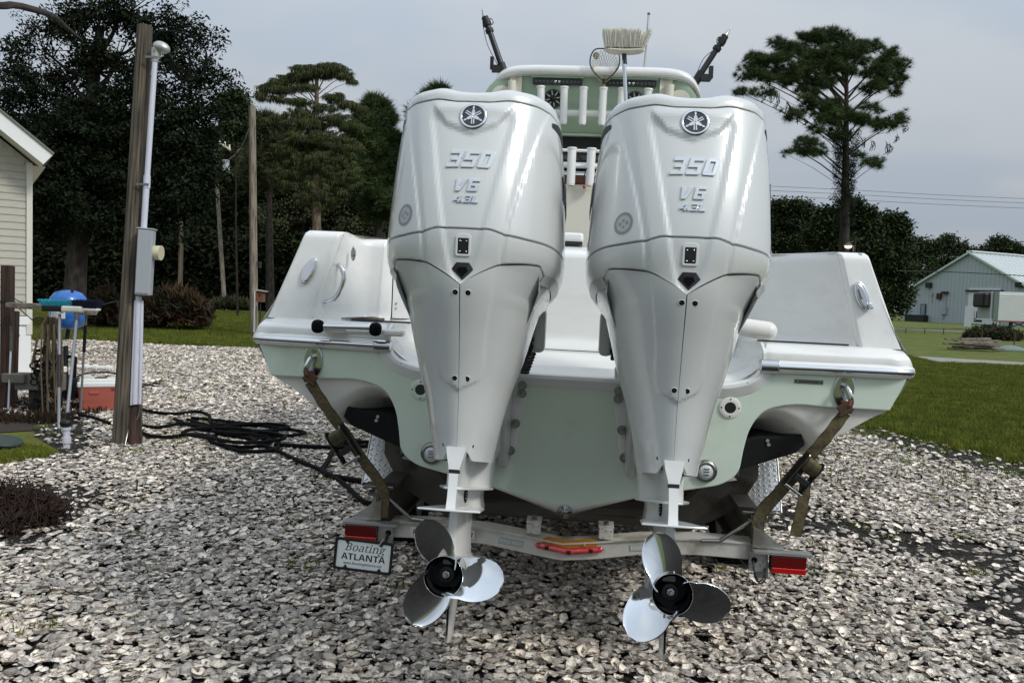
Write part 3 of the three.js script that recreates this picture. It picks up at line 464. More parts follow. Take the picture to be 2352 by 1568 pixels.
    part('plate', oval(0.028, 0.068, 0.012, 0.005), M.chrome, cl);
    part('lug', oval(0.018, 0.057, 0.01, 0.004).translate(s * -0.004, 0.0, 0.009), s < 0 ? M.chrome : M.steel, cl);
    if (s > 0) { part('lug_foot', box(0.02, 0.03, 0.03, 0.012, -0.055, 0.015, 0.006), M.chrome, cl); part('lug_pin', box(0.008, 0.05, 0.012, -0.012, 0.01, 0.02, 0.003), M.steelOld, cl); }
    // stern eye with its ring
    const ey = part('stern_eye_plate', oval(0.044, 0.078, 0.01, 0.004).rotateZ(s * -0.06).translate(s * 1.198, 1.405, 0.0), M.steel, boat);
    part('eye_bolt', cyl(0.011, 0.011, 0.008, 16).rotateX(Math.PI / 2).translate(s * 1.196, 1.45, 0.012), M.steelOld, ey);
    part('eye_ring', tube([[s * 1.197, 1.425, 0.01], [s * 1.20, 1.42, 0.045], [s * 1.212, 1.385, 0.062], [s * 1.22, 1.35, 0.05], [s * 1.215, 1.34, 0.01]], 0.0095, 30, 10), M.chrome, ey);
    // round fittings low on the transom
    const th = part('scupper_ring', lathe([[0.024, 0.004], [0.026, 0.008], [0.046, 0.006], [0.049, 0.0]], 36).rotateX(Math.PI / 2).translate(s * 0.70 + (s < 0 ? 0.012 : 0.014), 1.297, 0.001), s > 0 ? M.whitePlastic : M.green, boat);
    part('scupper_mouth', cyl(0.026, 0.026, 0.004, 28).rotateX(Math.PI / 2).translate(s * 0.70 + (s < 0 ? 0.012 : 0.014), 1.297, 0.005), s > 0 ? M.black : M.graphite, th);
    for (let k = 0; k < 4; k++) part('screw', new THREE.SphereGeometry(0.004, 8, 6).translate(s * 0.70 + (s < 0 ? 0.012 : 0.014) + 0.038 * Math.cos(k * Math.PI / 2), 1.297 + 0.038 * Math.sin(k * Math.PI / 2), 0.007), M.black, th);
    const lx = s * 0.624, ly = 1.005, lamp = part('underwater_light', lathe([[0.0001, 0.012], [0.03, 0.012], [0.034, 0.018], [0.048, 0.016], [0.052, 0.0]], 36).rotateX(Math.PI / 2).translate(lx, ly, 0.001), M.steelOld, boat);
    part('lens', new THREE.SphereGeometry(0.032, 24, 12).scale(1, 1, 0.35).translate(lx, ly, 0.014), phy('#c8cfd0', 0.12, { clearcoat: 1 }), lamp);
    for (const q of [-0.012, 0.002, 0.014]) part('lens_rib', box(0.026, 0.005, 0.004, lx, ly + q, 0.026, 0.0015), M.steelOld, lamp);
    for (const q of [-1, 1]) part('screw', new THREE.SphereGeometry(0.004, 8, 6).translate(lx + q * 0.042, ly + 0.004, 0.017), M.black, lamp);
  }
  // boarding door and its joint, small fittings of the left side
  part('boarding_door', gridGeo(12, 14, (u, v) => { const x = lerp(-0.949, -0.74, u), y = lerp(1.604, 2.004, v); return [x, y, -0.47 - 0.09 * u - 0.02 * Math.pow(Math.max(0, 1 - (1 - v) / 0.06), 2)]; }), M.gel, boat);
  part('door_joint', box(0.007, 0.40, 0.01, -0.952, 1.806, -0.478), M.graphite, boat);
  for (const y of [1.68, 1.655]) part('screw', new THREE.SphereGeometry(0.005, 8, 6).translate(-0.93, y, -0.473), M.steelOld, boat);
  const gr = part('grab_rail', tube([[-1.168, 1.862, -0.245], [-1.165, 1.864, -0.20], [-1.135, 1.845, -0.172], [-1.118, 1.80, -0.165], [-1.135, 1.735, -0.165], [-1.165, 1.69, -0.16], [-1.215, 1.668, -0.15], [-1.245, 1.662, -0.17]], 0.0125, 60, 12), M.chrome, boat);
  for (const [x, y, z] of [[-1.17, 1.862, -0.235], [-1.222, 1.665, -0.152]]) part('rail_foot', new THREE.SphereGeometry(0.019, 14, 10).scale(1, 1, 0.5).translate(x, y, z), M.steel, gr);
  const med = part('oval_badge', new THREE.SphereGeometry(0.02, 20, 14).scale(0.62, 1.75, 0.35).translate(-1.102, 1.918, -0.25), M.steelOld, boat);
  for (const q of [-0.02, 0.002, 0.022]) part('badge_boss', new THREE.TorusGeometry(0.006, 0.002, 6, 14).translate(-1.101, 1.918 + q, -0.243), M.steel, med);
  part('deck_hatch_edge', ext([[-0.08, 0.003], [0.04, 0.012], [0.10, 0.006], [0.10, -0.004], [-0.08, -0.004]], 0.12).translate(-1.02, 1.604, -0.08), M.plank, boat);
  part('deck_joint', box(0.36, 0.008, 0.012, -0.87, 1.6, -0.075), M.graphite, boat); part('deck_joint', box(0.40, 0.007, 0.012, 1.03, 1.6, -0.075), M.graphite, boat);
  // bright bar between two black knobs on white feet
  const bar = part('step_bar', rod(V3(-1.13, 1.57, 0.085), V3(-0.9, 1.576, 0.085), 0.0135), M.chrome, boat);
  part('bar_underside', rod(V3(-1.1, 1.548, 0.05), V3(-0.9, 1.552, 0.05), 0.012), M.whitePlastic, bar);
  for (const x of [-1.155, -0.888]) { part('knob', box(0.055, 0.062, 0.06, x, 1.569, 0.088, 0.024), M.rubber, bar); part('knob_foot', box(0.1, 0.03, 0.06, x + 0.075, 1.555, 0.05, 0.012), M.whitePlastic, bar); }
  part('roller', new THREE.CapsuleGeometry(0.043, 0.26, 8, 24).rotateZ(Math.PI / 2 - 0.09).translate(0.755, 1.655, -0.13), M.whitePlastic, boat);
  const hin = part('number_plate', box(0.125, 0.019, 0.003, 1.047, 1.432, 0.0015, 0.001), M.steelOld, boat);
  for (const s of [-1, 1]) part('screw', new THREE.SphereGeometry(0.004, 8, 6).translate(1.047 + s * 0.054, 1.432, 0.003), M.black, hin);
  for (let k = 0; k < 12; k++) part('stamped_mark', box(0.0045, 0.008, 0.001, 1.007 + k * 0.0072, 1.432, 0.0035), M.graphite, hin);
  const dp = part('drain_plug', lathe([[0.0001, 0.016], [0.012, 0.016], [0.013, 0.006], [0.032, 0.005], [0.034, 0]], 24).rotateX(Math.PI / 2).translate(0.003, 0.775, 0.0), M.steelOld, boat);
  for (let k = 0; k < 3; k++) part('screw', new THREE.SphereGeometry(0.005, 8, 6).translate(0.003 + 0.023 * Math.cos(k * 2.1), 0.775 + 0.023 * Math.sin(k * 2.1), 0.006), M.black, dp);
  // brackets that carry the motors, with their bolts and steering drives
  for (const s of [-1, 1]) {
    const cx = s * 0.375;
    for (const q of [-1, 1]) {
      const b = part('motor_bracket', ext(smoothOutline([[0.02, 1.50], [0.34, 1.56], [0.42, 1.45], [0.30, 1.15], [0.22, 1.0], [0.02, 0.98]], 0.05), 0.035, 0.008).rotateY(-Math.PI / 2).scale(1, 1, 1).translate(cx + q * 0.1 - 0.018, 0, 0), M.pearlDark, boat);
      for (const [y, z] of [[1.345, 0.035], [1.31, 0.04], [1.17, 0.05], [1.045, 0.04]]) {
        const x = cx + q * (y > 1.25 ? 0.158 : y > 1.1 ? 0.135 : 0.118), st = part('bolt', [rod(V3(x, y, 0.0), V3(x, y, z + 0.055), 0.0085, 0.0085, 12), cyl(0.021, 0.021, 0.006, 20).rotateX(Math.PI / 2).translate(x, y, 0.022), cyl(0.0165, 0.0165, 0.016, 6).rotateX(Math.PI / 2).translate(x, y, 0.034)], M.steelOld, boat);
      }
      part('bracket_flange', ext(smoothOutline([[0.08, 1.0], [0.135, 1.01], [0.15, 1.15], [0.175, 1.26], [0.182, 1.46], [0.08, 1.46]].map(([a, b]) => [q * a, b]), 0.02), 0.014, 0.004).translate(cx, 0, 0.016), M.gel, boat);
    }
    part('swivel_block', box(0.2, 0.5, 0.3, cx, 1.3, 0.26, 0.06), M.pearlDark, boat);
    const ax = cx - s * 0.236, ac = part('steering_drive', box(0.058, 0.185, 0.1, ax, 1.612, 0.3, 0.024), M.pearlDark, boat);
    part('drive_backing', box(0.016, 0.19, 0.09, ax + s * 0.032, 1.6, 0.3), M.black, ac);
    for (const [y, w] of [[1.615, 0.018], [1.575, 0.016], [1.545, 0.014]]) part('drive_tooth', box(w, 0.016, 0.014, ax + s * 0.024, y, 0.352), M.black, ac);
    part('drive_slot', box(0.012, 0.016, 0.006, ax + s * 0.006, 1.664, 0.35), M.black, ac);
    if (s < 0) { part('drive_cap', [rod(V3(ax + s * 0.01, 1.7, 0.3), V3(ax + s * 0.004, 1.765, 0.29), 0.034, 0.03, 20)], M.whitePlastic, ac); part('cap_gasket', new THREE.TorusGeometry(0.034, 0.004, 8, 24).rotateX(Math.PI / 2 - 0.3).translate(ax + s * 0.01, 1.702, 0.3), M.black, ac); part('corrugated_hose', [0, 1, 2, 3, 4, 5, 6].map((k) => new THREE.TorusGeometry(0.018, 0.005, 6, 16).rotateX(1.2).translate(ax + s * (0.03 + k * 0.004), 1.51 - k * 0.013, 0.28)), M.aluDark, ac); }
    else { part('tilt_knob', [new THREE.SphereGeometry(0.026, 18, 12).scale(0.9, 1.1, 0.9).translate(ax - 0.005, 1.735, 0.3), rod(V3(ax + 0.003, 1.72, 0.3), V3(ax + 0.045, 1.66, 0.3), 0.0075)], M.black, ac); }
  }
}
// ------------------------------------------------------------------ console and hard top
{
  const zt = -3.0;
  const roof = new THREE.Group(); roof.name = 'hard_top'; boat.add(roof);
  // rim: a crowned slab with rounded rear corners
  const plan = (a, grow) => { const n = 8, c = Math.cos(a), s = Math.sin(a), e = 2 / n; return [0.035 + Math.sign(c) * Math.pow(Math.abs(c), e) * (0.9 + grow), zt - 1.25 + Math.sign(s) * Math.pow(Math.abs(s), e) * (1.25 + grow)]; };
  const crown = (x, z) => 0.045 * (1 - (x / 0.95) ** 2) ;
  const drop = (x) => -0.2 * Math.pow(Math.min(1.02, Math.abs(x - 0.035) / 0.905), 9);
  const rimRows = [[-0.02, 3.552], [0.006, 3.566], [0.014, 3.592], [0.008, 3.618], [-0.02, 3.636], [-0.08, 3.642], [-0.4, 3.648], [-0.9, 3.65]];
  part('roof_rim', gridGeo(96, rimRows.length - 1, (u, v, i, j) => { const a = u * 2 * Math.PI, [g, y] = rimRows[j], [x, z] = plan(a, g), k = j < 5 ? 1 : 1; return [x, y + drop(x) * (j < 4 ? 1 : 0.8), z]; }, true), M.gel, roof);
  part('roof_underside', gridGeo(60, 30, (u, v) => { const a = u * 2 * Math.PI, [x0, z0] = plan(a, -0.004), k = v, x = 0.035 + (x0 - 0.035) * k, z = (z0 - (zt - 1.25)) * k + zt - 1.25; return [x, 3.556 + drop(x) + 0.0, z]; }, true), M.greenTop, roof);
  // rear face of the overhead box
  part('overhead_box', gridGeo(20, 10, (u, v) => { const x = lerp(-0.6, 0.6, u), y = lerp(3.56, 3.13, v); return [x * (1 - 0.05 * v), y, zt - 0.06 - 0.16 * v * v - 0.05 * v]; }), M.greenTop, roof);
  part('overhead_floor', box(1.16, 0.02, 0.9, 0, 3.13, zt - 0.7), M.greenTop, roof);
  for (const s of [-1, 1]) {
    part('box_side', gridGeo(8, 8, (u, v) => [s * lerp(0.6, 0.86, u), lerp(3.56, 3.22 - 0.02 * u, v) + drop(lerp(0.6, 0.9, u)), zt - 0.07 - 0.16 * v * v + 0.02 * Math.sin(u * Math.PI)]), M.greenTop, roof);
    part('support_cover', gridGeo(16, 6, (u, v) => { const a = u * 6.2832, x = 0.725 + 0.085 * Math.cos(a) * v, y = 3.395 + 0.075 * Math.sin(a) * v; return [s * x, y, zt - 0.055 - 0.16 * ((3.5 - y) / 0.34) ** 2 * 0.6 + 0.012]; }), M.cream, roof);
    part('support_leg', rod(V3(s * 0.64, 3.5, zt - 0.02), V3(s * 0.6, 2.1, zt - 0.1), 0.035, 0.035, 18), M.cream, roof);
    part('support_gusset', gridGeo(4, 8, (u, v) => [s * lerp(0.56, 0.66, u), lerp(3.55, 3.3, v), zt - 0.035 - 0.02 * Math.sin(u * Math.PI)]), M.cream, roof);
    // light bar
    const lb = part('light_bar', box(0.405, 0.042, 0.03, s * 0.3 + 0.03, 3.508, zt - 0.05, 0.006), M.graphite, roof);
    for (let k = 0; k < 12; k++) part('led', new THREE.SphereGeometry(0.011, 10, 8).scale(1, 1, 0.4).translate(s * 0.3 + 0.03 - 0.176 + k * 0.032, 3.508, zt - 0.034), k === 5 || k === 6 ? M.chrome : M.aluDark, lb);
    part('visor', box(0.43, 0.014, 0.05, s * 0.3 + 0.03, 3.545, zt - 0.05), M.greenTop, lb);
    // loudspeaker
    const sp = part('speaker', [new THREE.TorusGeometry(0.068, 0.009, 10, 32), cyl(0.062, 0.062, 0.01, 28).rotateX(Math.PI / 2).translate(0, 0, -0.01)].map((g) => g.rotateX(0.2).translate(s * 0.335 + 0.035, 3.38, zt - 0.085)), M.graphite, roof);
    part('speaker_cone', new THREE.SphereGeometry(0.026, 16, 10).scale(1, 0.7, 0.4).rotateX(0.2).translate(s * 0.335 + 0.035, 3.38, zt - 0.082), M.black, sp);
    for (let k = 0; k < 8; k++) { const a = k * Math.PI / 4 + 0.2; part('grille_spoke', box(0.036, 0.009, 0.006).rotateZ(a).translate(0.047 * Math.cos(a), 0.047 * Math.sin(a), 0.0).rotateX(0.2).translate(s * 0.335 + 0.035, 3.38, zt - 0.076), M.alu, sp); }
  }
  part('rod_rail', rod(V3(-0.55, 3.255, zt - 0.03), V3(0.58, 3.262, zt - 0.03), 0.026, 0.026, 18), M.gel, roof);
  const holder = (x, y0, y1, z, tilt, parent) => {
    const g = lathe([[0.024, -1], [0.031, -0.86], [0.031, 0.88], [0.0345, 0.9], [0.036, 0.95], [0.036, 1.0], [0.03, 1.0], [0.027, 0.9], [0.026, 0.2]].map(([r, y]) => [r, y * (y1 - y0) / 2]), 20);
    part('rod_holder', g.rotateZ(tilt).translate(x, (y0 + y1) / 2, z), M.gel, parent);
  };
  for (const [x, t] of [[-0.39, 0.06], [-0.205, 0.02], [-0.05, 0.01], [0.108, -0.0], [0.255, -0.02], [0.456, -0.08]]) holder(x, 3.15, 3.45, zt + 0.03, t, roof);
  // what is seen between the motors: electronics shelf, windscreen, leaning post
  const con = new THREE.Group(); con.name = 'console'; boat.add(con);
  part('electronics_shelf', box(1.1, 0.13, 0.5, 0, 3.055, zt - 0.55), M.black, con);
  part('shelf_edge', box(1.0, 0.035, 0.06, 0, 2.955, zt - 0.35), M.aluDark, con);
  part('windscreen_frame', [box(1.1, 0.03, 0.03, 0, 2.62, zt - 0.9), box(1.1, 0.05, 0.03, 0, 2.95, zt - 0.9), box(0.03, 0.35, 0.03, 0.13, 2.78, zt - 0.9), box(0.03, 0.35, 0.03, -0.5, 2.78, zt - 0.9)], M.black, con);
  part('console_body', box(1.0, 0.7, 0.9, 0, 2.25, zt - 1.0, 0.06), M.cream, con);
  part('windscreen_pane', box(1.06, 0.3, 0.006, 0, 2.78, zt - 0.93), phy('#dfe8ea', 0.05, { transmission: 1, thickness: 0 }), con);
  const post = new THREE.Group(); post.name = 'leaning_post'; boat.add(post);
  part('seat_back', box(1.0, 0.62, 0.5, 0.0, 2.28, -2.5, 0.05), M.cream, post);
  part('post_rail', rod(V3(-0.5, 2.70, -2.22), V3(0.5, 2.70, -2.22), 0.016), M.gel, post);
  part('post_rail', rod(V3(-0.5, 2.815, -2.25), V3(0.5, 2.815, -2.25), 0.011), M.gel, post);
  part('post_frame', box(0.8, 0.06, 0.3, 0, 2.63, -2.45, 0.02), M.gel, post);
  for (const [x, t] of [[-0.1, 0.01], [0.037, -0.01]]) holder(x, 2.555, 2.825, -2.2, t, post);
  part('seat_cushion', box(0.7, 0.07, 0.1, 0, 2.61, -2.3, 0.02), std('#6a4433', 0.8), post);
  const ks = part('kill_cord', tube([[0.012, 2.68, -2.17], [-0.005, 2.62, -2.165], [0, 2.56, -2.165]], 0.004, 14, 6), M.black, post);
  part('kill_cord_ball', new THREE.SphereGeometry(0.012, 14, 10).translate(0, 2.545, -2.165), M.red, ks);
  part('steering_wheel', new THREE.TorusGeometry(0.09, 0.008, 8, 24, 4).rotateX(1.25).translate(0.02, 2.9, -2.9), M.black, con);
}
// ------------------------------------------------------------------ loose gear carried on the boat
const B = (x, y, z) => boatPoint(x, y, z);
for (const s of [-1, 1]) {
  const o = thing('outrigger_pole', s < 0 ? 'dark folded outrigger pole at the left edge of the hard top, leaning left' : 'dark folded outrigger pole at the right edge of the hard top, leaning right', 'outrigger', 'outrigger poles on the hard top');
  const a = s < 0 ? B(-0.765, 3.70, -3.4) : B(0.905, 3.665, -3.4), b = s < 0 ? B(-0.935, 4.12, -3.4) : B(1.10, 4.0, -3.4), d = b.clone().sub(a).normalize();
  const p = (k) => a.clone().addScaledVector(d, k), L = b.distanceTo(a);
  part('pole', rod(p(-0.12), p(L), 0.027, 0.024, 18), M.graphite, o);
  part('collar', [rod(p(L - 0.12), p(L - 0.09), 0.036, 0.036, 18), rod(p(L - 0.06), p(L - 0.02), 0.037, 0.037, 18), rod(p(L - 0.02), p(L + 0.02), 0.033, 0.03, 18)], M.black, o);
  part('tip', rod(p(L + 0.0), p(L + 0.1), 0.029, 0.002, 18), M.alu, o);
  part('halyard_guide', new THREE.TorusGeometry(0.028, 0.005, 8, 20).translate(...p(L - 0.03).add(V3(s < 0 ? 0.03 : -0.02, 0, 0.02)).toArray()), M.steelOld, o);
  part('mount', [box(0.09, 0.05, 0.07).translate(...p(0.0).add(V3(s < 0 ? -0.05 : 0.06, 0.0, 0)).toArray()), box(0.03, 0.1, 0.05).translate(...p(0.03).add(V3(s < 0 ? -0.085 : 0.09, 0.02, 0)).toArray()), rod(p(-0.06), p(0.05), 0.036, 0.036, 16)], M.black, o);
  part('halyard', tube([p(L - 0.05).add(V3(s * 0.04, 0, 0)), p(L * 0.5).add(V3(s < 0 ? -0.06 : -0.055, 0, 0)), p(0.02).add(V3(s < 0 ? -0.03 : -0.03, 0, 0))], 0.003, 24, 5), M.graphite, o);
}
{
  const o = thing('radio_aerial', 'thin upright whip aerial standing behind the scrub brush', 'aerial');
  part('whip', rod(B(0.47, 3.5, -3.9), B(0.49, 4.36, -3.9), 0.012, 0.009, 12), M.alu, o); part('tip_cap', new THREE.SphereGeometry(0.014, 10, 8).translate(...B(0.49, 4.36, -3.9).toArray()), M.aluDark, o);
}
{
  const o = thing('scrub_brush', 'white deck scrub brush, bristles up, on a metal handle above the right motor', 'brush'), R = rng(77);
  const h = boatFrame.clone().multiply(new THREE.Matrix4().makeTranslation(0.246, 3.62, -2.6)); setFrame(o, h);
  part('handle', rod(V3(0.0, -0.06, 0), V3(0.06, -0.62, -0.02), 0.0155, 0.0155, 18), M.chrome, o);
  part('handle_grip', rod(V3(-0.002, 0.0, 0), V3(0.008, -0.085, 0), 0.018, 0.018, 18), M.graphite, o);
  part('block', gridGeo(24, 8, (u, v) => { const x = (u * 2 - 1) * 0.148, a = v * Math.PI * 2; return [x, 0.018 + 0.019 * Math.sin(a) * Math.sqrt(Math.max(0.04, 1 - Math.pow(u * 2 - 1, 6))) - 0.012 * (1 - (u * 2 - 1) ** 2), 0.055 * Math.cos(a) * Math.sqrt(Math.max(0.1, 1 - Math.pow(u * 2 - 1, 6)))]; }), M.cream, o);
  const tuft = (x, z, lx, lz, len) => { const n = 7, g = []; for (let k = 0; k < n; k++) { const a = R() * 6.28, r = 0.004 * Math.sqrt(R()); g.push(rod(V3(x + r * Math.cos(a), 0.03, z + r * Math.sin(a)), V3(x + lx + 2.6 * r * Math.cos(a) + (R() - 0.5) * 0.008, 0.03 + len * (0.93 + 0.1 * R()), z + lz + 2.6 * r * Math.sin(a)), 0.0016, 0.0022, 3)); } return g; };
  const g = []; for (let i = 0; i < 24; i++) for (let j = 0; j < 6; j++) { const x = -0.142 + i * 0.0123, z = -0.045 + j * 0.018, fl = sstep(0.09, 0.14, x); g.push(...tuft(x + (R() - 0.5) * 0.003, z, -0.012 * (x < -0.1 ? 1 : 0) + 0.055 * fl * R() + x * 0.06, (j - 2.5) * 0.009, 0.125 - 0.05 * fl * R() + 0.01 * R())); }
  const br = part('bristles', g, std('#efece0', 0.85), o); br.userData.kind = 'stuff';
}
{
  const o = thing('landing_net', 'small landing net with a dark hoop, in a rod holder left of the scrub brush', 'landing net');
  setFrame(o, boatFrame.clone().multiply(new THREE.Matrix4().makeTranslation(0.108, 3.46, -2.95)));
  const hoop = [[0, 0.045, 0], [-0.075, 0.10, 0.0], [-0.115, 0.16, 0], [-0.115, 0.235, 0], [-0.085, 0.285, 0], [-0.02, 0.295, 0], [0.05, 0.29, 0], [0.098, 0.265, 0], [0.115, 0.22, 0], [0.11, 0.155, 0], [0.07, 0.095, 0]];
  part('hoop', tube(hoop, 0.0055, 90, 8, true), M.graphite, o);
  part('handle', rod(V3(0, 0.04, 0), V3(0, -0.14, 0), 0.009, 0.009, 12), M.gold, o);
  part('handle_collar', rod(V3(0, 0.055, 0), V3(0, 0.015, 0), 0.013, 0.013, 12), M.black, o);
  // mesh bag of crossing cords
  const cords = [], bag = (u, v) => { const a = u * Math.PI * 2, x = 0.108 * Math.cos(a), y = 0.18 + 0.11 * Math.sin(a), k = v; return V3(lerp(x, x * 0.25, k), lerp(y, 0.07 + 0.03 * Math.sin(a), k), -0.1 * Math.sin(k * Math.PI / 2)); };
  for (let i = 0; i < 26; i++) { cords.push(tube([0, 0.3, 0.6, 1].map((v) => bag(i / 26 + v * 0.14, v)), 0.0026, 8, 3)); cords.push(tube([0, 0.3, 0.6, 1].map((v) => bag(i / 26 - v * 0.14, v)), 0.0026, 8, 3)); }
  part('mesh_bag', cords, std('#cfc7ae', 0.9), o);
  part('float', new THREE.SphereGeometry(0.025, 14, 10).scale(1, 1.2, 0.6).translate(-0.075, 0.245, -0.03), std('#8d8577', 0.9), o);
}
// ------------------------------------------------------------------ the trailer under the boat (boat axes)
const trailer = setFrame(thing('boat_trailer', 'aluminium boat trailer under the fishing boat, with red tail lights and diamond plate wings', 'trailer'), boatFrame);
const printTex = (w, h, bg, draw) => canvasTex(w, h, (g) => { g.fillStyle = bg; g.fillRect(0, 0, w, h); draw(g, w, h); });
{
  // rear cross beam, bent down in the middle
  const top = [[-0.80, 0.672], [-0.6, 0.68], [-0.35, 0.672], [-0.13, 0.645], [0.0, 0.628], [0.17, 0.648], [0.36, 0.678], [0.6, 0.695], [0.85, 0.692]], bot = top.slice().reverse().map(([x, y]) => [x, y - (Math.abs(x) > 0.3 ? 0.07 : 0.076)]);
  const beam = part('cross_beam', ext([...top, ...bot], 0.05, 0.004).translate(0, 0, 0.02), M.beam, trailer);
  part('beam_flange', ext([...top.map(([x, y]) => [x, y + 0.008]), ...top.slice().reverse().map(([x, y]) => [x, y + 0.001])], 0.11).translate(0, 0, 0.03), M.beam, beam);
  const lettering = (text, x, y, w, h, rot, bg, fg, italic, name) => {
    const tx = printTex(512, Math.round(512 * h / w), bg, (g, a, b) => { g.fillStyle = fg; let fs = b * 0.82; g.font = italic + 'bold ' + fs + 'px sans-serif'; const m = g.measureText(text).width; g.textBaseline = 'middle'; g.save(); g.translate(a / 2, b * 0.53); g.scale(Math.min(1.6, a * 0.94 / m), 1); g.textAlign = 'center'; g.fillText(text, 0, 0); g.restore(); });
    const p = part(name, box(w, h, 0.002), new THREE.MeshStandardMaterial({ map: tx, roughness: 0.6 }), beam); p.position.set(x, y, 0.0218); p.rotation.z = rot; return p;
  };
  lettering('ROAD KING TRAILER', -0.555, 0.641, 0.3, 0.04, 0.01, '#cdcac2', '#161616', 'italic ', 'beam_lettering');
  lettering('ROAD KING', -0.235, 0.622, 0.115, 0.03, -0.12, '#9aa09c', '#c3c8c4', '', 'maker_plate');
  lettering('ROAD KING', 0.365, 0.643, 0.12, 0.03, 0.13, '#9aa09c', '#c3c8c4', '', 'maker_plate');
  // centre identification bar on an amber backing
  const bend = (x) => 0.612 + 0.14 * Math.abs(x - 0.03) - 0.012;
  const lb = part('centre_light', gridGeo(24, 10, (u, v) => { const x = lerp(-0.125, 0.19, u), a = v * Math.PI * 2, e = Math.sqrt(Math.max(0, 1 - Math.pow(Math.abs(u * 2 - 1), 14))); return [x, bend(x) + 0.016 * Math.sin(a) * e, 0.028 + 0.014 * Math.cos(a) * e]; }), M.redLensLow, trailer);
  for (const x of [-0.07, 0.03, 0.13]) part('lens_rib', box(0.02, 0.02, 0.006, x, bend(x), 0.041, 0.002), M.redLens, lb);
  part('amber_backing', ext([[-0.09, 0.638], [-0.06, 0.648], [0.03, 0.638], [0.12, 0.652], [0.155, 0.648], [0.155, 0.62], [0.03, 0.602], [-0.09, 0.618]], 0.01).translate(0, 0.012, 0.027), M.amber, trailer);
  for (const x of [-0.045, 0.10]) part('screw', new THREE.SphereGeometry(0.005, 8, 6).translate(x, 0.638, 0.035), M.steel, trailer);
  for (const x of [-0.135, 0.195]) { const k = part('keel_bracket', [box(0.065, 0.05, 0.04, x, 0.69, 0.0, 0.004), box(0.07, 0.012, 0.09, x, 0.72, -0.03, 0.003)], M.beam, trailer); part('bracket_bolt', cyl(0.014, 0.014, 0.02, 6).translate(x, 0.735, -0.01), M.steelOld, k); }
  for (const s of [-1, 1]) {
    // deep side rails that run forward under the hull
    part('side_rail', [box(0.012, 0.2, 6.6, s * 0.86, 0.70, -3.25), box(0.09, 0.012, 6.6, s * 0.86, 0.806, -3.25), box(0.09, 0.012, 6.6, s * 0.86, 0.594, -3.25)], M.aluDark, trailer);
    part('rail_upright', ext([[0.0, 0.55], [0.06, 0.55], [0.05, 0.68], [0.012, 0.83], [0.0, 0.83]].map(([x, y]) => [s * x, y]), 0.014).translate(s * 0.86, 0.0, 0.04), M.alu, trailer);
    part('corner_gusset', ext([[0.0, 0.69], [0.14, 0.69], [0.05, 0.76], [0.0, 0.78]].map(([x, y]) => [s * x, y]), 0.01).translate(s * 0.84, 0, 0.055), M.alu, trailer);
    part('strap_anchor', [box(0.14, 0.014, 0.08, s * 0.86, 0.838, 0.0, 0.003), cyl(0.012, 0.012, 0.03, 6).translate(s * 0.84, 0.815, 0.03), rod(V3(s * 0.83, 0.80, 0.03), V3(s * 0.70, 0.70, 0.03), 0.009), rod(V3(s * 0.70, 0.70, 0.03), V3(s * 0.62, 0.695, 0.03), 0.009)], M.steelOld, trailer);
    // sloping bolster that carries the bunk
    part('bolster', ext([[0.45, 0.60], [0.82, 0.98], [0.95, 1.02], [0.95, 0.9], [0.86, 0.74], [0.62, 0.6]].map(([x, y]) => [s * x, y]), 0.08).translate(0, 0, -0.42), M.aluDark, trailer);
    // carpeted bunk board lying against the hull
    const bk = part('bunk_board', ext([[0.70, 0.975], [1.03, 1.10], [1.068, 1.14], [1.048, 1.19], [0.98, 1.17], [0.87, 1.163], [0.786, 1.137], [0.70, 1.108]].map(([x, y]) => [s * x, y]), 3.2, 0.008).translate(0, 0, -0.06), M.carpet, trailer);
    for (const [x, y] of [[0.9, 1.15], [0.906, 1.132]]) part('bolt_head', cyl(0.008, 0.008, 0.006, 10).rotateX(Math.PI / 2).translate(s * x, y, -0.057), M.alu, bk);
    // tail light with its bracket and lead
    const lx = s * (s < 0 ? 0.925 : 0.995), tl = new THREE.Group(); tl.name = 'tail_light'; trailer.add(tl);
    part('shelf', ext([[-0.125, 0.0], [0.125, 0.0], [0.125, 0.011], [-0.125, 0.011]], 0.055).translate(s * (s < 0 ? 0.882 : 0.965), 0.672, 0.09), M.alu, tl);
    part('upright', box(0.075, 0.088, 0.006, s * 0.815 + (s > 0 ? 0.05 : 0.0), 0.628, 0.055), M.alu, tl);
    part('light_body', box(0.15, 0.08, 0.05, lx, 0.629, 0.045, 0.006), M.black, tl);
    part('upper_lens', box(0.148, 0.05, 0.016, lx, 0.643, 0.076, 0.004), M.redLens, tl);
    part('lower_lens', box(0.148, 0.025, 0.018, lx, 0.603, 0.077, 0.004), M.redLensLow, tl);
    part('wire_hole', cyl(0.0125, 0.0125, 0.008, 18).rotateX(Math.PI / 2).translate(s * 0.82 + (s > 0 ? 0.03 : 0.02), 0.635, 0.058), M.rubber, tl);
    if (s > 0) for (const k of [0, 1]) part('lead', tube([[0.845, 0.635, 0.06], [0.848, 0.59, 0.085], [0.862 + k * 0.012, 0.55 - k * 0.008, 0.09], [0.885 + k * 0.01, 0.56, 0.085], [0.9, 0.6, 0.06]], 0.004, 24, 6), M.black, tl);
    else part('lead', tube([[-0.80, 0.635, 0.06], [-0.805, 0.60, 0.085], [-0.83, 0.575, 0.09]], 0.005, 16, 6), M.black, tl);
    // diamond plate wing in front of the wheel, plain apron inside it
    const wing = new THREE.Group(); wing.name = 'wing'; trailer.add(wing);
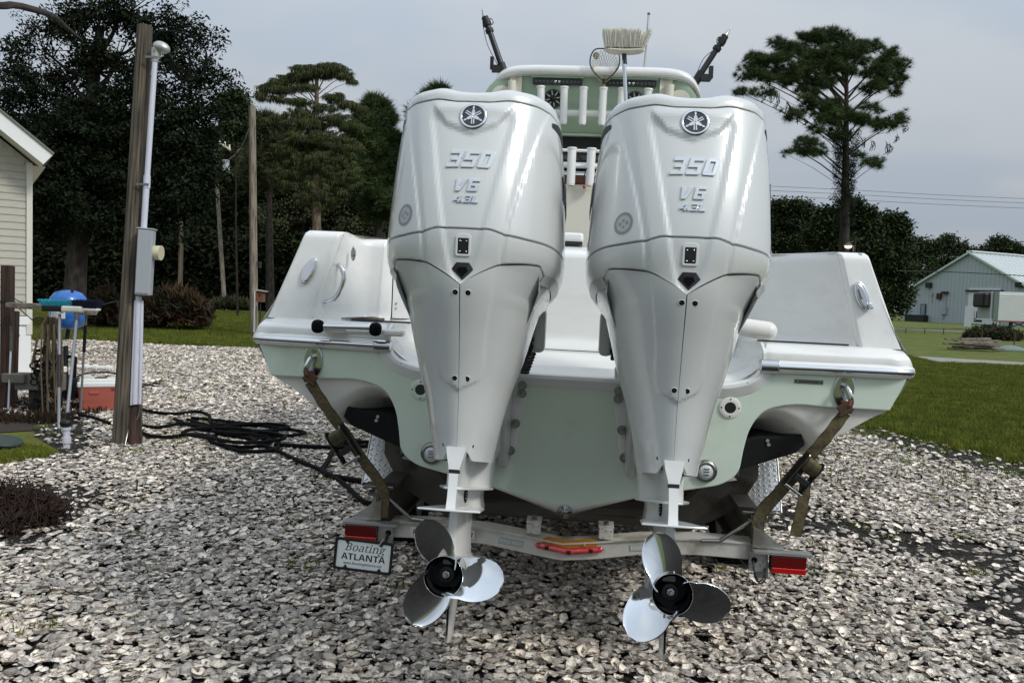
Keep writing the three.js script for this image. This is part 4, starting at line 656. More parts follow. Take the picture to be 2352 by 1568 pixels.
    const wp = gridGeo(6, 6, (u, v) => [s * lerp(0.93, 1.26, u), lerp(0.56, 0.87, v), -1.16 - 0.2 * v]), uv = wp.attributes.uv; for (let i = 0; i < uv.count; i++) uv.setXY(i, uv.getX(i) * 0.33 / 0.065, uv.getY(i) * 0.36 / 0.065);
    const spl = part('sloping_plate', wp, M.diamond, wing), lugs = [], nv = V3(0, 0.2, 0.31).normalize();
    for (let i = 0; i < 10; i++) for (let j = 0; j < 11; j++) { const u = (i + 0.5) / 10, v = (j + 0.5) / 11, g = new THREE.SphereGeometry(0.0145, 6, 4).scale(1, 0.28, 0.2).rotateZ(((i + j) % 2 ? 1 : -1) * Math.PI / 4).rotateX(-0.57); lugs.push(g.translate(s * lerp(0.93, 1.26, u), lerp(0.56, 0.87, v), -1.159 - 0.2 * v)); }
    part('tread_lug', lugs, M.steel, spl).userData.kind = 'stuff';
    const wt = gridGeo(4, 4, (u, v) => [s * lerp(0.93, 1.26, u), 0.87, -1.36 - 1.9 * v]); for (let i = 0; i < wt.attributes.uv.count; i++) wt.attributes.uv.setXY(i, wt.attributes.uv.getX(i) * 5, wt.attributes.uv.getY(i) * 29);
    part('top_plate', wt, M.diamond, wing);
    part('side_skirt', box(0.006, 0.24, 1.9, s * 1.263, 0.745, -2.3), M.alu, wing);
    part('edge_trim', rod(V3(s * 1.262, 0.55, -1.157), V3(s * 1.262, 0.872, -1.362), 0.006), M.alu, wing);
    part('inner_apron', gridGeo(4, 4, (u, v) => [s * lerp(0.79, 1.12, u), lerp(0.53 + 0.0 * u, 0.80 - 0.28 * u, v), -1.08 - 0.05 * v]), M.alu, wing);
    for (const z of [-1.85, -2.75]) {
      const wh = new THREE.Group(); wh.name = 'wheel'; trailer.add(wh); wh.position.set(s * 1.12, 0.36, z); wh.rotation.z = Math.PI / 2;
      part('tyre', lathe([[0.2, -0.1], [0.3, -0.115], [0.345, -0.1], [0.36, -0.06], [0.36, 0.06], [0.345, 0.1], [0.3, 0.115], [0.2, 0.1]], 40), M.rubber, wh);
      part('rim', lathe([[0.0001, 0.03], [0.08, 0.04], [0.12, 0.0], [0.2, 0.09], [0.2, -0.09], [0.0001, -0.05]], 30), M.alu, wh);
    }
    part('axle', rod(V3(-1.1, 0.36, -1.85), V3(1.1, 0.36, -1.85), 0.04), M.aluDark, trailer);
  }
  for (const z of [-1.4, -3.4, -5.6]) part('cross_member', box(1.74, 0.12, 0.08, 0, 0.56, z), M.aluDark, trailer);
  part('spring_pack', box(1.5, 0.1, 0.4, 0, 0.5, -1.2, 0.02), M.aluDark, trailer);
  part('drawbar', box(0.12, 0.12, 4.0, 0, 0.55, -8.2), M.aluDark, trailer);
}
// ------------------------------------------------------------------ tie-down straps, hanging plate
for (const s of [-1, 1]) {
  const o = setFrame(thing('tie_down_strap', s < 0 ? 'brown ratchet strap from the left stern eye down to the trailer, beside the black hose' : 'brown ratchet strap from the right stern eye to the trailer, with a loose tail', 'ratchet strap', 'ratchet straps holding the stern to the trailer'), boatFrame);
  const A = V3(s * 1.19, 1.315, 0.075), Bq = V3(s * (s < 0 ? 0.835 : 0.865), 0.83, 0.045), M1 = A.clone().lerp(Bq, 0.46);
  const ribbon = (pts, w, th = 0.003) => {                             // webbing with a thickness
    const c = new THREE.CatmullRomCurve3(pts), n = 30, side = (t) => { const d = c.getTangent(t); return V3(d.y, -d.x, 0).normalize(); };
    const g = gridGeo(4, n, (u, v, i) => { const p = c.getPoint(v), q = side(v), k = [[-1, 1], [1, 1], [1, -1], [-1, -1]][i % 4]; return [p.x + q.x * k[0] * w / 2, p.y + q.y * k[0] * w / 2, p.z + k[1] * th / 2 + 0.004 * Math.sin(v * 20) * k[0]]; }, true);
    const uv = g.attributes.uv; for (let i = 0; i < uv.count; i++) { const k = i % 4; uv.setXY(i, k === 0 || k === 3 ? 0.02 : 0.98, uv.getY(i) * 4); }
    return g.toNonIndexed();
  };
  const fix = (g) => { g.computeVertexNormals(); return g; };
  part('upper_web', fix(ribbon([A, A.clone().lerp(M1, 0.5).add(V3(0, 0, 0.012)), M1], 0.05)), M.strap, o);
  part('lower_web', fix(ribbon([M1.clone().add(V3(0, 0, -0.005)), M1.clone().lerp(Bq, 0.55), Bq, Bq.clone().add(V3(s * -0.005, -0.13, 0.0))], s < 0 ? 0.048 : 0.055, 0.006)), M.strap, o);
  part('hook', [tube([[s * 1.212, 1.368, 0.06], [s * 1.20, 1.345, 0.085], [s * 1.185, 1.33, 0.07], [s * 1.195, 1.345, 0.045]], 0.008, 24, 8), box(0.05, 0.055, 0.012, s * 1.192, 1.338, 0.075, 0.004)], std('#5a3b2c', 0.6, 0.5), o);
  part('end_buckle', [box(0.068, 0.012, 0.016, 0, 0, 0, 0.003), box(0.05, 0.04, 0.01, 0, 0.02, 0.0, 0.003)].map((g) => g.rotateZ(s * 0.55 + (s < 0 ? 0 : 0)).translate(A.x, A.y, A.z + 0.008)), std('#54412f', 0.55, 0.5), o);
  // ratchet
  const r = new THREE.Group(); r.name = 'ratchet'; o.add(r); r.position.copy(M1).add(V3(s * 0.012, -0.02, 0.035)); r.rotation.z = s * -0.60;
  part('spool', [cyl(0.034, 0.034, 0.062, 24).rotateZ(Math.PI / 2), cyl(0.026, 0.026, 0.075, 24).rotateZ(Math.PI / 2)], M.strap, r);
  for (const q of [-1, 1]) part('side_plate', ext(smoothOutline([[-0.035, 0.045], [0.035, 0.045], [0.03, -0.13], [-0.02, -0.13]], 0.02), 0.005).rotateY(Math.PI / 2).translate(q * 0.04, 0, 0), M.steelOld, r);
  part('handle_bar', box(0.088, 0.012, 0.014, 0, -0.125, 0.015, 0.003), M.steel, r);
  part('pawl', box(0.07, 0.03, 0.02, 0, -0.07, 0.012, 0.004), M.black, r);
  if (s > 0) part('loose_tail', fix(ribbon([M1.clone().add(V3(0.0, -0.10, 0.02)), M1.clone().add(V3(-0.01, -0.2, 0.03)), M1.clone().add(V3(-0.03, -0.33, 0.03))], 0.05)), M.strap, o);
}
{
  const tx = canvasTex(1024, 544, (g, w, h) => {
    g.fillStyle = '#e9ece8'; g.fillRect(0, 0, w, h); g.fillStyle = '#0c0c0d'; g.textAlign = 'center';
    g.save(); g.translate(500, 200); g.rotate(0.0); g.font = 'italic 205px serif'; g.scale(1.02, 1); g.fillText('Boating', 20, 0); g.restore();
    g.save(); g.translate(512, 372); g.scale(1.14, 1); g.font = 'bold 168px sans-serif'; g.fillText('ATLANTA', 0, 0); g.restore();
    g.font = 'bold 62px sans-serif'; g.fillText('www.BoatingAtlanta.net', 512, 462);
  });
  const o = setFrame(thing('licence_plate', 'white plate reading Boating ATLANTA in a black frame, hanging under the left tail light', 'licence plate'), boatFrame.clone().multiply(new THREE.Matrix4().makeTranslation(-0.898, 0.538, 0.115)).multiply(new THREE.Matrix4().makeRotationFromEuler(new THREE.Euler(-0.08, 0.0, -0.045))));
  part('plate', box(0.25, 0.128, 0.002), [M.white, M.white, M.white, M.white, new THREE.MeshStandardMaterial({ map: tx, roughness: 0.4 }), M.white], o);
  const out = smoothOutline([[-0.136, -0.073], [0.136, -0.073], [0.136, 0.073], [-0.136, 0.073]], 0.012), inn = smoothOutline([[-0.124, -0.061], [-0.089, -0.061, 0], [-0.079, -0.046, 0.003], [-0.069, -0.061, 0], [0.069, -0.061, 0], [0.079, -0.046, 0.003], [0.089, -0.061, 0], [0.124, -0.061], [0.124, 0.061], [0.089, 0.061, 0], [0.079, 0.046, 0.003], [0.069, 0.061, 0], [-0.069, 0.061, 0], [-0.079, 0.046, 0.003], [-0.089, 0.061, 0], [-0.124, 0.061]], 0.008);
  part('frame', ext(out, 0.007, 0.0015, [inn]).translate(0, 0, 0.006), M.black, o);
  part('hanger', tube([[0.07, 0.055, 0.01], [0.085, 0.085, 0.0], [0.09, 0.10, -0.03], [0.08, 0.07, -0.02]], 0.005, 20, 6), M.steelOld, o);
}
// ------------------------------------------------------------------ the ground
const grassMap = (() => { const a = [0.30, 0.36, 0.07], b = [0.38, 0.41, 0.08], c = [0.33, 0.30, 0.10]; return dataTex(512, 512, (u, v, x, y) => { const n = fbm(u, v, 14, 14, 5, 301), m = fbm(u, v, 4, 4, 4, 307), g = hash2(x, y, 9), k = sstep(0.35, 0.65, n), q = sstep(0.55, 0.72, m) * 0.5; return a.map((t, i) => lerp(lerp(t, b[i], k), c[i], q) * (0.75 + 0.4 * g)); }); })();
grassMap.repeat.set(1, 1);
M.lawn = std('#fff', 1, 0, { map: grassMap, bumpMap: dataTex(256, 256, (u, v, x, y) => hash2(x, y, 77), false), bumpScale: 0.02 });
M.soil = std('#fff', 1, 0, { map: dataTex(256, 256, (u, v, x, y) => { const n = fbm(u, v, 12, 12, 5, 311), g = hash2(x, y, 12); const k = 0.55 + 0.7 * n * (0.7 + 0.5 * g); return [0.17 * k, 0.15 * k, 0.13 * k]; }), bumpMap: dataTex(256, 256, (u, v, x, y) => 0.6 * fbm(u, v, 40, 40, 4, 341) + 0.4 * hash2(x, y, 19), false), bumpScale: 0.05 });
M.gravelFar = std('#fff', 1, 0, { map: dataTex(256, 256, (u, v, x, y) => { const k = 0.6 + 0.35 * fbm(u, v, 30, 30, 4, 317) + 0.25 * hash2(x, y, 13); return [0.62 * k, 0.60 * k, 0.57 * k]; }) });
M.asphalt = std('#fff', 0.95, 0, { map: dataTex(128, 128, (u, v, x, y) => { const k = 0.85 + 0.3 * hash2(x, y, 21); return [0.47 * k, 0.46 * k, 0.45 * k]; }) });
function flat(name, pts, y, mat, parent, m = 1) {                      // a level sheet from [x, z] points, uv in metres
  const s = new THREE.Shape(pts.map(([x, z]) => new THREE.Vector2(x, -z))), g = new THREE.ShapeGeometry(s, 8).rotateX(-Math.PI / 2).translate(0, y, 0), p = g.attributes.position, uv = g.attributes.uv;
  for (let i = 0; i < p.count; i++) uv.setXY(i, p.getX(i) / m, p.getZ(i) / m);
  return part(name, g, mat, parent);
}
const xz = (px, py) => { const g = gnd(px, py); return [g.x, g.z]; };
const lawn = struct('ground');
flat('turf', [[-400, 30], [400, 30], [400, -600], [-400, -600]], 0, M.lawn, lawn, 5);
// yard of oyster shells: in front, round the boat, and off to the left behind it
const shellPoly = [[-9.0, 3], [9.5, 3], [7.6, -5.5], [6.2, -8.4], [5.85, -9.6], [5.4, -11.3], [4.9, -13.2], [2.5, -17.0], [-1.5, -20.8], [-5, -22.4], [-7.2, -22.7], [-9.8, -22.6], [-12.5, -23.5], [-13.6, -22.5], [-11.5, -18], [-8.6, -12.2], [-7.2, -10.6], [-5.9, -9.9], [-5.3, -8.9], [-4.55, -8.1], [-4.5, -7.6], [-4.9, -7.0], [-6.5, -6.4]];
const yard = struct('shell_driveway');
flat('soil', shellPoly, 0.004, M.soil, yard, 1.3);
const inPoly = (P, x, z) => { let c = false; for (let i = 0, j = P.length - 1; i < P.length; j = i++) { const [xi, zi] = P[i], [xj, zj] = P[j]; if ((zi > z) !== (zj > z) && x < (xj - xi) * (z - zi) / (zj - zi) + xi) c = !c; } return c; };
const wob = (x, z, f, s) => fbm((x + 60) * f / 64, (z + 90) * f / 64, 64, 64, 3, s);
// how bare the yard is: worn soil along the lawn and in a wheel track on the right, under the boat it stays dark by itself
function bare(x, z) {
  let b = 0;
  const seg = (ax, az, bx, bz) => { const dx = bx - ax, dz = bz - az, t = clamp(((x - ax) * dx + (z - az) * dz) / (dx * dx + dz * dz), 0, 1); return Math.hypot(x - ax - dx * t, z - az - dz * t); };
  const track = Math.min(seg(1.7, -7.0, 2.6, -6.2), seg(2.6, -6.2, 3.7, -5.3), seg(3.7, -5.3, 3.0, -4.4)), n = wob(x, z, 14, 401), n2 = wob(x, z, 60, 405);
  b = Math.max(b, 0.96 * sstep(0.62, 0.2, track + (n - 0.5) * 0.9) * sstep(0.25, 0.52, n2 + 0.1));
  const edge = Math.min(seg(5.2, -11.9, 5.6, -9.2), seg(5.6, -9.2, 6.3, -7.6));
  b = Math.max(b, 0.93 * sstep(0.85, 0.35, edge + (n - 0.5) * 0.5));
  const left = Math.min(seg(-5.6, -9.6, -4.7, -8.1), seg(-3.5, -5.3, -3.7, -6.2));
  b = Math.max(b, 0.9 * sstep(0.75, 0.3, left + (n - 0.5) * 0.5));
  b = Math.max(b, 0.8 * sstep(0.9, 0.4, Math.hypot((x + 6.6) * 0.7, z + 13.6) + (n - 0.5)));
  return b;
}
// oyster shell shapes: a closed, cupped valve with a frilled rim
const shellKinds = [];
for (let k = 0; k < 10; k++) {
  const R = rng(500 + k * 31), NU = 16, NR = 4, pos = [], col = [], uvs = [], idx = [], up = k % 2 === 0 || k === 7, L = 0.5, wdt = 0.30 + 0.12 * R(), cup = 0.10 + 0.12 * R(), bend = (R() - 0.5) * 0.25, ph = R() * 6;
  const out = (a) => { const c = Math.cos(a), s = Math.sin(a); const tip = Math.pow(Math.max(0, c), 1.4) * 0.16; const r = 1 + 0.07 * Math.sin(3 * a + ph) + 0.05 * Math.sin(5 * a + ph * 2) + 0.03 * Math.sin(9 * a + ph); return [(c * L * (1 - 0.05 * c) + tip * 0.5) * r, s * wdt * (1 - 0.42 * Math.max(0, c)) * r + bend * c * c * 0.3]; };
  const tone = 0.88 + 0.2 * R(), pinkish = R() * 0.05, scar = k % 2 === 0;
  for (const face of [1, -1]) {
    const base = pos.length / 3;
    for (let j = 0; j <= NR; j++) for (let i = 0; i < NU; i++) {
      const a = i / NU * 2 * Math.PI, rr = j / NR, [x0, y0] = out(a), x = x0 * rr, y = y0 * rr, frill = rr > 0.9 ? 0.035 * Math.sin(4 * a + ph) + 0.02 * (R() - 0.5) : 0;
      const bowl = cup * (rr * rr - 0.5) + frill + (face < 0 ? 0.03 * Math.sin(rr * 14 + ph) * rr * 0.5 : 0), thick = 0.03 + 0.05 * (1 - rr) + 0.03 * (x > 0 ? 1 : 0);
      pos.push(x, (bowl + face * thick * (j === NR ? 0.35 : 0.5)) * 1, y);
      let c;
      if (face === 1) { const w = 0.74 * tone; c = [w, w * 0.965, w * 0.90]; if (rr > 0.9) c = [c[0] * 0.62, c[1] * 0.58, c[2] * 0.54]; else if (rr > 0.6) c = c.map((q) => q * (0.88 + 0.16 * R())); if (scar && Math.hypot(x + 0.12, y + 0.03) < 0.13) c = [0.085, 0.07, 0.08]; }
      else { const band = 0.72 + 0.28 * Math.sin(rr * 16 + ph) * 0.6 + 0.12 * (R() - 0.5), w = 0.50 * tone * band; c = [w * (1.0 + pinkish * 0.5), w * (0.975 - pinkish * 0.5), w * 0.92]; }
      col.push(...c); uvs.push(0.5 + x0 * rr * 0.95, 0.5 + y0 * rr * 0.95);
    }
    for (let j = 0; j < NR; j++) for (let i = 0; i < NU; i++) { const i1 = (i + 1) % NU, a = base + j * NU + i, b = base + j * NU + i1, c = a + NU, d = b + NU; if (face > 0) { if (j) idx.push(a, b, d); idx.push(a, d, c); } else { if (j) idx.push(a, d, b); idx.push(a, c, d); } }
  }
  const off = (NR + 1) * NU; for (let i = 0; i < NU; i++) { const i1 = (i + 1) % NU, a = NR * NU + i, b = NR * NU + i1; idx.push(a, b, off + b, a, off + b, off + a); }
  const g = new THREE.BufferGeometry(); g.setAttribute('position', new THREE.Float32BufferAttribute(pos, 3)); g.setAttribute('color', new THREE.Float32BufferAttribute(col, 3)); g.setAttribute('uv', new THREE.Float32BufferAttribute(uvs, 2)); g.setIndex(idx); g.computeVertexNormals(); shellKinds.push(g);
}
{
  const pearlMap = dataTex(128, 128, (u, v, x, y) => { const k = 0.95 + 0.14 * (fbm(u, v, 7, 7, 4, 633) - 0.5), b = sstep(0.55, 0.75, fbm(u, v, 4, 4, 4, 637)) * 0.14; return [k * (1 - b * 0.6), k * (0.99 - b), k * (0.97 - b * 1.2)]; });
  const ring = (u, v) => { const r = Math.hypot(u - 0.5, v - 0.5) * 2; return 0.5 + 0.5 * Math.sin(r * 26 + 7 * fbm(u, v, 5, 5, 3, 611)); };
  const shellMap = dataTex(128, 128, (u, v, x, y) => { const k = 0.90 + 0.12 * ring(u, v) + 0.26 * (fbm(u, v, 9, 9, 4, 613) - 0.5) * 1.6 + 0.1 * (hash2(x, y, 14) - 0.5), b = sstep(0.56, 0.7, fbm(u, v, 5, 5, 4, 619)) * 0.16; return [k * (1 - b * 0.7), k * (0.99 - b), k * (0.975 - b * 1.15)]; }), shellBump = dataTex(128, 128, (u, v) => 0.5 * ring(u, v) + 0.5 * fbm(u, v, 16, 16, 3, 617), false);
  const R = rng(9001), put = shellKinds.map(() => []), near = [], dummy = new THREE.Object3D(), cam = camera.clone(); cam.aspect = W / H; cam.updateMatrixWorld(true); cam.updateProjectionMatrix();
  const bands = [[3.1, 5.5, 1500, 0.75], [5.5, 9, 1150, 0.76], [9, 13, 800, 0.86], [13, 18, 520, 1.0], [18, 24.5, 330, 1.2]];
  let n = 0;
  for (const [d0, d1, dens, big] of bands) {
    const hw = 0.70, area = hw * (d1 * d1 - d0 * d0), N = Math.round(area * dens);
    for (let i = 0; i < N; i++) {
      const d = Math.sqrt(lerp(d0 * d0, d1 * d1, R())), x = (R() * 2 - 1) * hw * d, z = -d, a = R(), b = R(), c = R(), e = R(), f = R(), kq = R(), t = R();
      if (!inPoly(shellPoly, x, z)) continue;
      const worn = R() < bare(x, z); if (worn && R() > 0.4) continue;
      const under = Math.abs(x - 0.3) < 1.2 && z < -5;
      const sz = (0.052 + 0.055 * a * a + (f > 0.93 ? 0.02 : 0)) * big * (worn ? 0.2 + 0.25 * f : f < 0.26 ? 0.4 + 0.5 * f : 1), pile = worn ? 0.008 : 0.012 + 0.032 * b + 0.014 * wob(x, z, 70, 431);
      dummy.position.set(x, pile, z); dummy.rotation.set((c - 0.5) * 0.55, e * 6.28, (R() - 0.5) * 0.55 + (R() < 0.42 ? Math.PI : 0)); dummy.scale.set(sz, sz * (0.8 + 0.5 * R()), sz); dummy.updateMatrix();
      const v = (worn ? 0.10 + 0.4 * t * t : 1) * (0.86 + 0.62 * t - (t < 0.16 ? 0.25 : 0) + 0.28 * sstep(0.35, 0.7, wob(x, z, 30, 477) + clamp((d - 8) / 30, 0, 0.25))), w = R(), tint = new THREE.Color().setRGB(v, v * (0.99 - 0.025 * w), v * (0.975 - 0.06 * w)), it = { m: dummy.matrix.clone(), c: tint, k: Math.floor(kq * shellKinds.length), d, sz };
      put[it.k].push(it);
      if (d < 5.2) { const q = V3(x, 0, z).project(cam); if (Math.abs(q.x) < 0.98 && Math.abs(q.y) < 0.98) near.push(it); }
      n++;
    }
  }
  near.sort((a, b) => b.sz / b.d - a.sz / a.d); const single = new Set(near.slice(0, 300));
  const shellMat = (c, k) => new THREE.MeshStandardMaterial(k % 2 ? { vertexColors: true, color: c, roughness: 0.8, map: shellMap, bumpMap: shellBump, bumpScale: 0.003 } : { vertexColors: true, color: c, roughness: 0.55, map: pearlMap });
  const tintOf = {}, tint = (r, k) => { const i = clamp(Math.round(r * 6), 3, 8); return tintOf[i + '_' + (k % 2)] ??= shellMat(new THREE.Color().setRGB(i / 6, i / 6 * 0.965, i / 6 * 0.915), k); };
  let q = 0;
  for (const it of single) { const m = part(q ? 'oyster_shell_' + String(q).padStart(3, '0') : 'oyster_shell', shellKinds[it.k], tint(it.c.r, it.k), yard); it.m.decompose(m.position, m.quaternion, m.scale); q++; }
  shellKinds.forEach((g, k) => {
    const list = put[k].filter((it) => !single.has(it)), im = new THREE.InstancedMesh(g, shellMat(new THREE.Color(1, 1, 1), k), list.length);
    list.forEach((it, i) => { im.setMatrixAt(i, it.m); im.setColorAt(i, it.c); });
    im.name = 'shell_litter'; im.userData.kind = 'stuff'; yard.add(im);
  });
}
// grass
const bladeClump = (n, h, spread, seed) => { const R = rng(seed), pos = [], idx = []; for (let i = 0; i < n; i++) { const a = R() * 6.28, r = spread * Math.sqrt(R()), x = r * Math.cos(a), z = r * Math.sin(a), hh = h * (0.5 + 0.7 * R()), lx = (R() - 0.5) * hh * 1.1, lz = (R() - 0.5) * hh * 1.1, t = R() * 3.14, w = 0.0035 + 0.003 * R(), b = pos.length / 3; pos.push(x - w * Math.cos(t), 0, z - w * Math.sin(t), x + w * Math.cos(t), 0, z + w * Math.sin(t), x + lx * 0.5 - w * 0.7 * Math.cos(t), hh * 0.7, z + lz * 0.5, x + lx * 0.5 + w * 0.7 * Math.cos(t), hh * 0.7, z + lz * 0.5, x + lx, hh, z + lz); idx.push(b, b + 1, b + 3, b, b + 3, b + 2, b + 2, b + 3, b + 4); } const g = new THREE.BufferGeometry(); g.setAttribute('position', new THREE.Float32BufferAttribute(pos, 3)); g.setIndex(idx); g.computeVertexNormals(); return g; };
const scatter = (name, label, geo, mat, list, parent = scene) => { const im = new THREE.InstancedMesh(geo, mat, list.length), o = new THREE.Object3D(), c = new THREE.Color(); list.forEach((p, i) => { o.position.set(p.x, p.y || 0, p.z); o.rotation.set(p.rx || 0, p.r || 0, p.rz || 0); o.scale.set(p.s, p.s * (p.sy || 1), p.s); o.updateMatrix(); im.setMatrixAt(i, o.matrix); im.setColorAt(i, c.setRGB(...(p.c || [1, 1, 1]))); }); im.name = name; im.userData.kind = 'stuff'; if (label) { im.userData.label = label; } parent.add(im); return im; };
M.grass = new THREE.MeshStandardMaterial({ color: new THREE.Color(0.10, 0.13, 0.009), roughness: 0.9 });
{
  const R = rng(4242), g = bladeClump(26, 0.055, 0.09, 61), right = [], left = [], patch = [];
  const tint = () => { const v = 0.7 + 0.7 * R(), y = R(); return [v * (0.9 + 0.5 * y * y), v, v * (0.8 + 0.3 * R())]; };
  for (let i = 0; i < 52000; i++) { const d = Math.sqrt(lerp(60, 900, R())), x = lerp(0.1, 0.70, R()) * d, z = -d; if (inPoly(shellPoly, x, z) && R() > 0.03 * (1 - 0)) continue; if (x > 14.2 - (z + 28) * 0.2 && z < -26.1 && z > -30.6) continue; right.push({ x, z, r: R() * 6.28, s: 1 + d * 0.035, sy: 0.8 + 0.6 * R(), c: tint() }); }
  for (let i = 0; i < 30000; i++) { const d = Math.sqrt(lerp(480, 2600, R())), x = lerp(-0.68, 0.02, R()) * d, z = -d; if (inPoly(shellPoly, x, z)) continue; left.push({ x, z, r: R() * 6.28, s: 1.4 + d * 0.035, sy: 0.8 + 0.5 * R(), c: tint().map((q) => q * 0.9) }); }
  for (let i = 0; i < 2600; i++) { const x = -6.2 + 1.75 * R(), z = -8.9 + 1.7 * R(), e = Math.hypot((x + 5.2) / 0.62, (z + 7.75) / 0.5); if (e > 1 + 0.2 * (R() - 0.5)) continue; patch.push({ x, z, r: R() * 6.28, s: 0.9 + 0.5 * R(), c: tint() }); }
  scatter('lawn_grass', 'short mown grass of the lawn right of the boat', g, M.grass, right).userData.category = 'grass';
  scatter('yard_grass', 'short grass between the shells and the far road on the left', g, M.grass, left).userData.category = 'grass';
  scatter('corner_grass', 'small patch of grass by the left edge, below the upturned green cover', g, M.grass, patch).userData.category = 'grass';
  const weeds = []; for (let i = 0; i < 2600; i++) { const d = Math.sqrt(lerp(14, 420, R())), x = (R() * 2 - 1) * 0.66 * d, z = -d; if (!inPoly(shellPoly, x, z) || wob(x, z, 40, 441) < 0.62) continue; weeds.push({ x, z, y: 0.02, r: R() * 6.28, s: 0.7 + 0.6 * R(), c: tint() }); }
  scatter('weeds', 'sparse weeds growing up through the shells', g, M.grass, weeds).userData.category = 'weeds';
}
// shell lane across the lawn, the roads
const lane = struct('shell_lane'); flat('lane_bed', [[9, -28.6], [14.0, -27.9], [16.7, -26.1], [30, -21.5], [33, -25], [18.5, -28.9], [15.4, -30.6], [9, -31.5]], 0.012, M.gravelFar, lane, 1.2);
const road = struct('road'); flat('road_surface', [[-80, -78], [10, -86], [12, -92], [-80, -84]], 0.008, M.asphalt, road, 2);
const road2 = struct('side_road'); flat('road_surface', [[18, -74], [80, -62], [82, -65], [18, -78]], 0.008, M.asphalt, road2, 2);
{ // a bare reddish patch beyond the big pole
  flat('dirt_patch', [[-7.6, -14.2], [-6.6, -14.0], [-5.9, -14.5], [-6.3, -15.1], [-7.4, -15.2]], 0.02, std('#4a3327', 1), yard);
}
// ------------------------------------------------------------------ left: house corner, service pole, pump and brooms
{
  const d = 14.5, c = at(73, 620, d), o = thing('house', 'beige vinyl-sided house corner with white skirting at the left edge', 'house');
  o.position.set(c.x, 0, c.z); o.rotation.y = 0.60;                       // own axes: corner at the origin, wall along -x, facing +z
  const Y = (py) => at(70, py, d).y, eave = Y(382), skirt = Y(728), rise = 0.80;
  const siding = std('#fff', 0.65, 0, { map: speckle('#b4b0a4', 0.03, 9, 501, 256, 0.06) }), trim = std('#cfccc1', 0.6), whiteV = std('#e4e5e4', 0.55), soffitM = std('#d9d5c8', 0.7);
  const wall = part('wall', ext([[-5, 0], [-0.01, 0], [-0.01, eave + 0.04], [-5, eave + 0.04 + 5 * rise]], 6).translate(0, 0, -0.03), siding, o);
  const hB = 0.128;
  for (let y = skirt + 0.02; y < eave + 1.6; y += hB) {
    const xr = Math.min(-0.088, -(y + hB - eave - 0.04) / rise - 0.02), prof = [[0, 0.003], [0.017, 0.0], [0.019, 0.014], [0.005, hB + 0.004], [0, hB + 0.004]];
    const g = ext(prof, 4.2).rotateY(-Math.PI / 2); g.computeBoundingBox(); g.translate(xr - g.boundingBox.max.x, y, -0.028);
    part('siding_board', g, siding, wall);
  }
  part('corner_post', box(0.095, eave - skirt + 0.36, 0.095, -0.045, (eave + skirt) / 2 - 0.14, -0.02, 0.008), trim, o);
  const sk = part('skirting', box(4.6, skirt - 0.02, 0.05, -2.32, skirt / 2, -0.03), whiteV, o);
  for (let i = 0; i < 12; i++) part('skirting_panel', box(0.195, skirt - 0.2, 0.012, -0.12 - i * 0.205, (skirt - 0.2) / 2, 0.003, 0.004), whiteV, sk);
  part('skirting_ledge', box(4.6, 0.15, 0.045, -2.33, skirt - 0.07, 0.012, 0.01), whiteV, sk);
  const a = Math.atan(rise), L = 5, ex = 0.2, ez = 0.62, cy = eave - 0.06;
  const along = (w, h, dd, off, z) => box(w, h, dd, -w / 2, off, 0).rotateZ(-a).translate(ex, cy + 0.12, z);
  part('fascia', along(L, 0.235, 0.03, 0, ez), whiteV, o);
  part('roof', along(L, 0.03, 7, 0.135, ez - 3.45), std('#77736c', 0.9), o);
  const so = part('soffit', along(L, 0.012, ez + 0.02, -0.092, ez / 2 - 0.01), soffitM, o);
  for (let i = 0; i < 8; i++) part('soffit_strip', along(L - 0.05, 0.012, 0.06, -0.104, ez - 0.06 - i * 0.075), soffitM, so);
  part('eave_soffit', box(ex, 0.012, 6, ex / 2, eave - 0.005, -3.0), soffitM, o);
}
const woodPole = (a, b, r0, r1, m, o, name = 'post') => { const g = rod(a, b, r0, r1, 28), uv = g.attributes.uv; for (let i = 0; i < uv.count; i++) uv.setXY(i, uv.getX(i) * 1.0, uv.getY(i) * Math.max(1, a.distanceTo(b) / 1.6)); return part(name, g, m, o); };
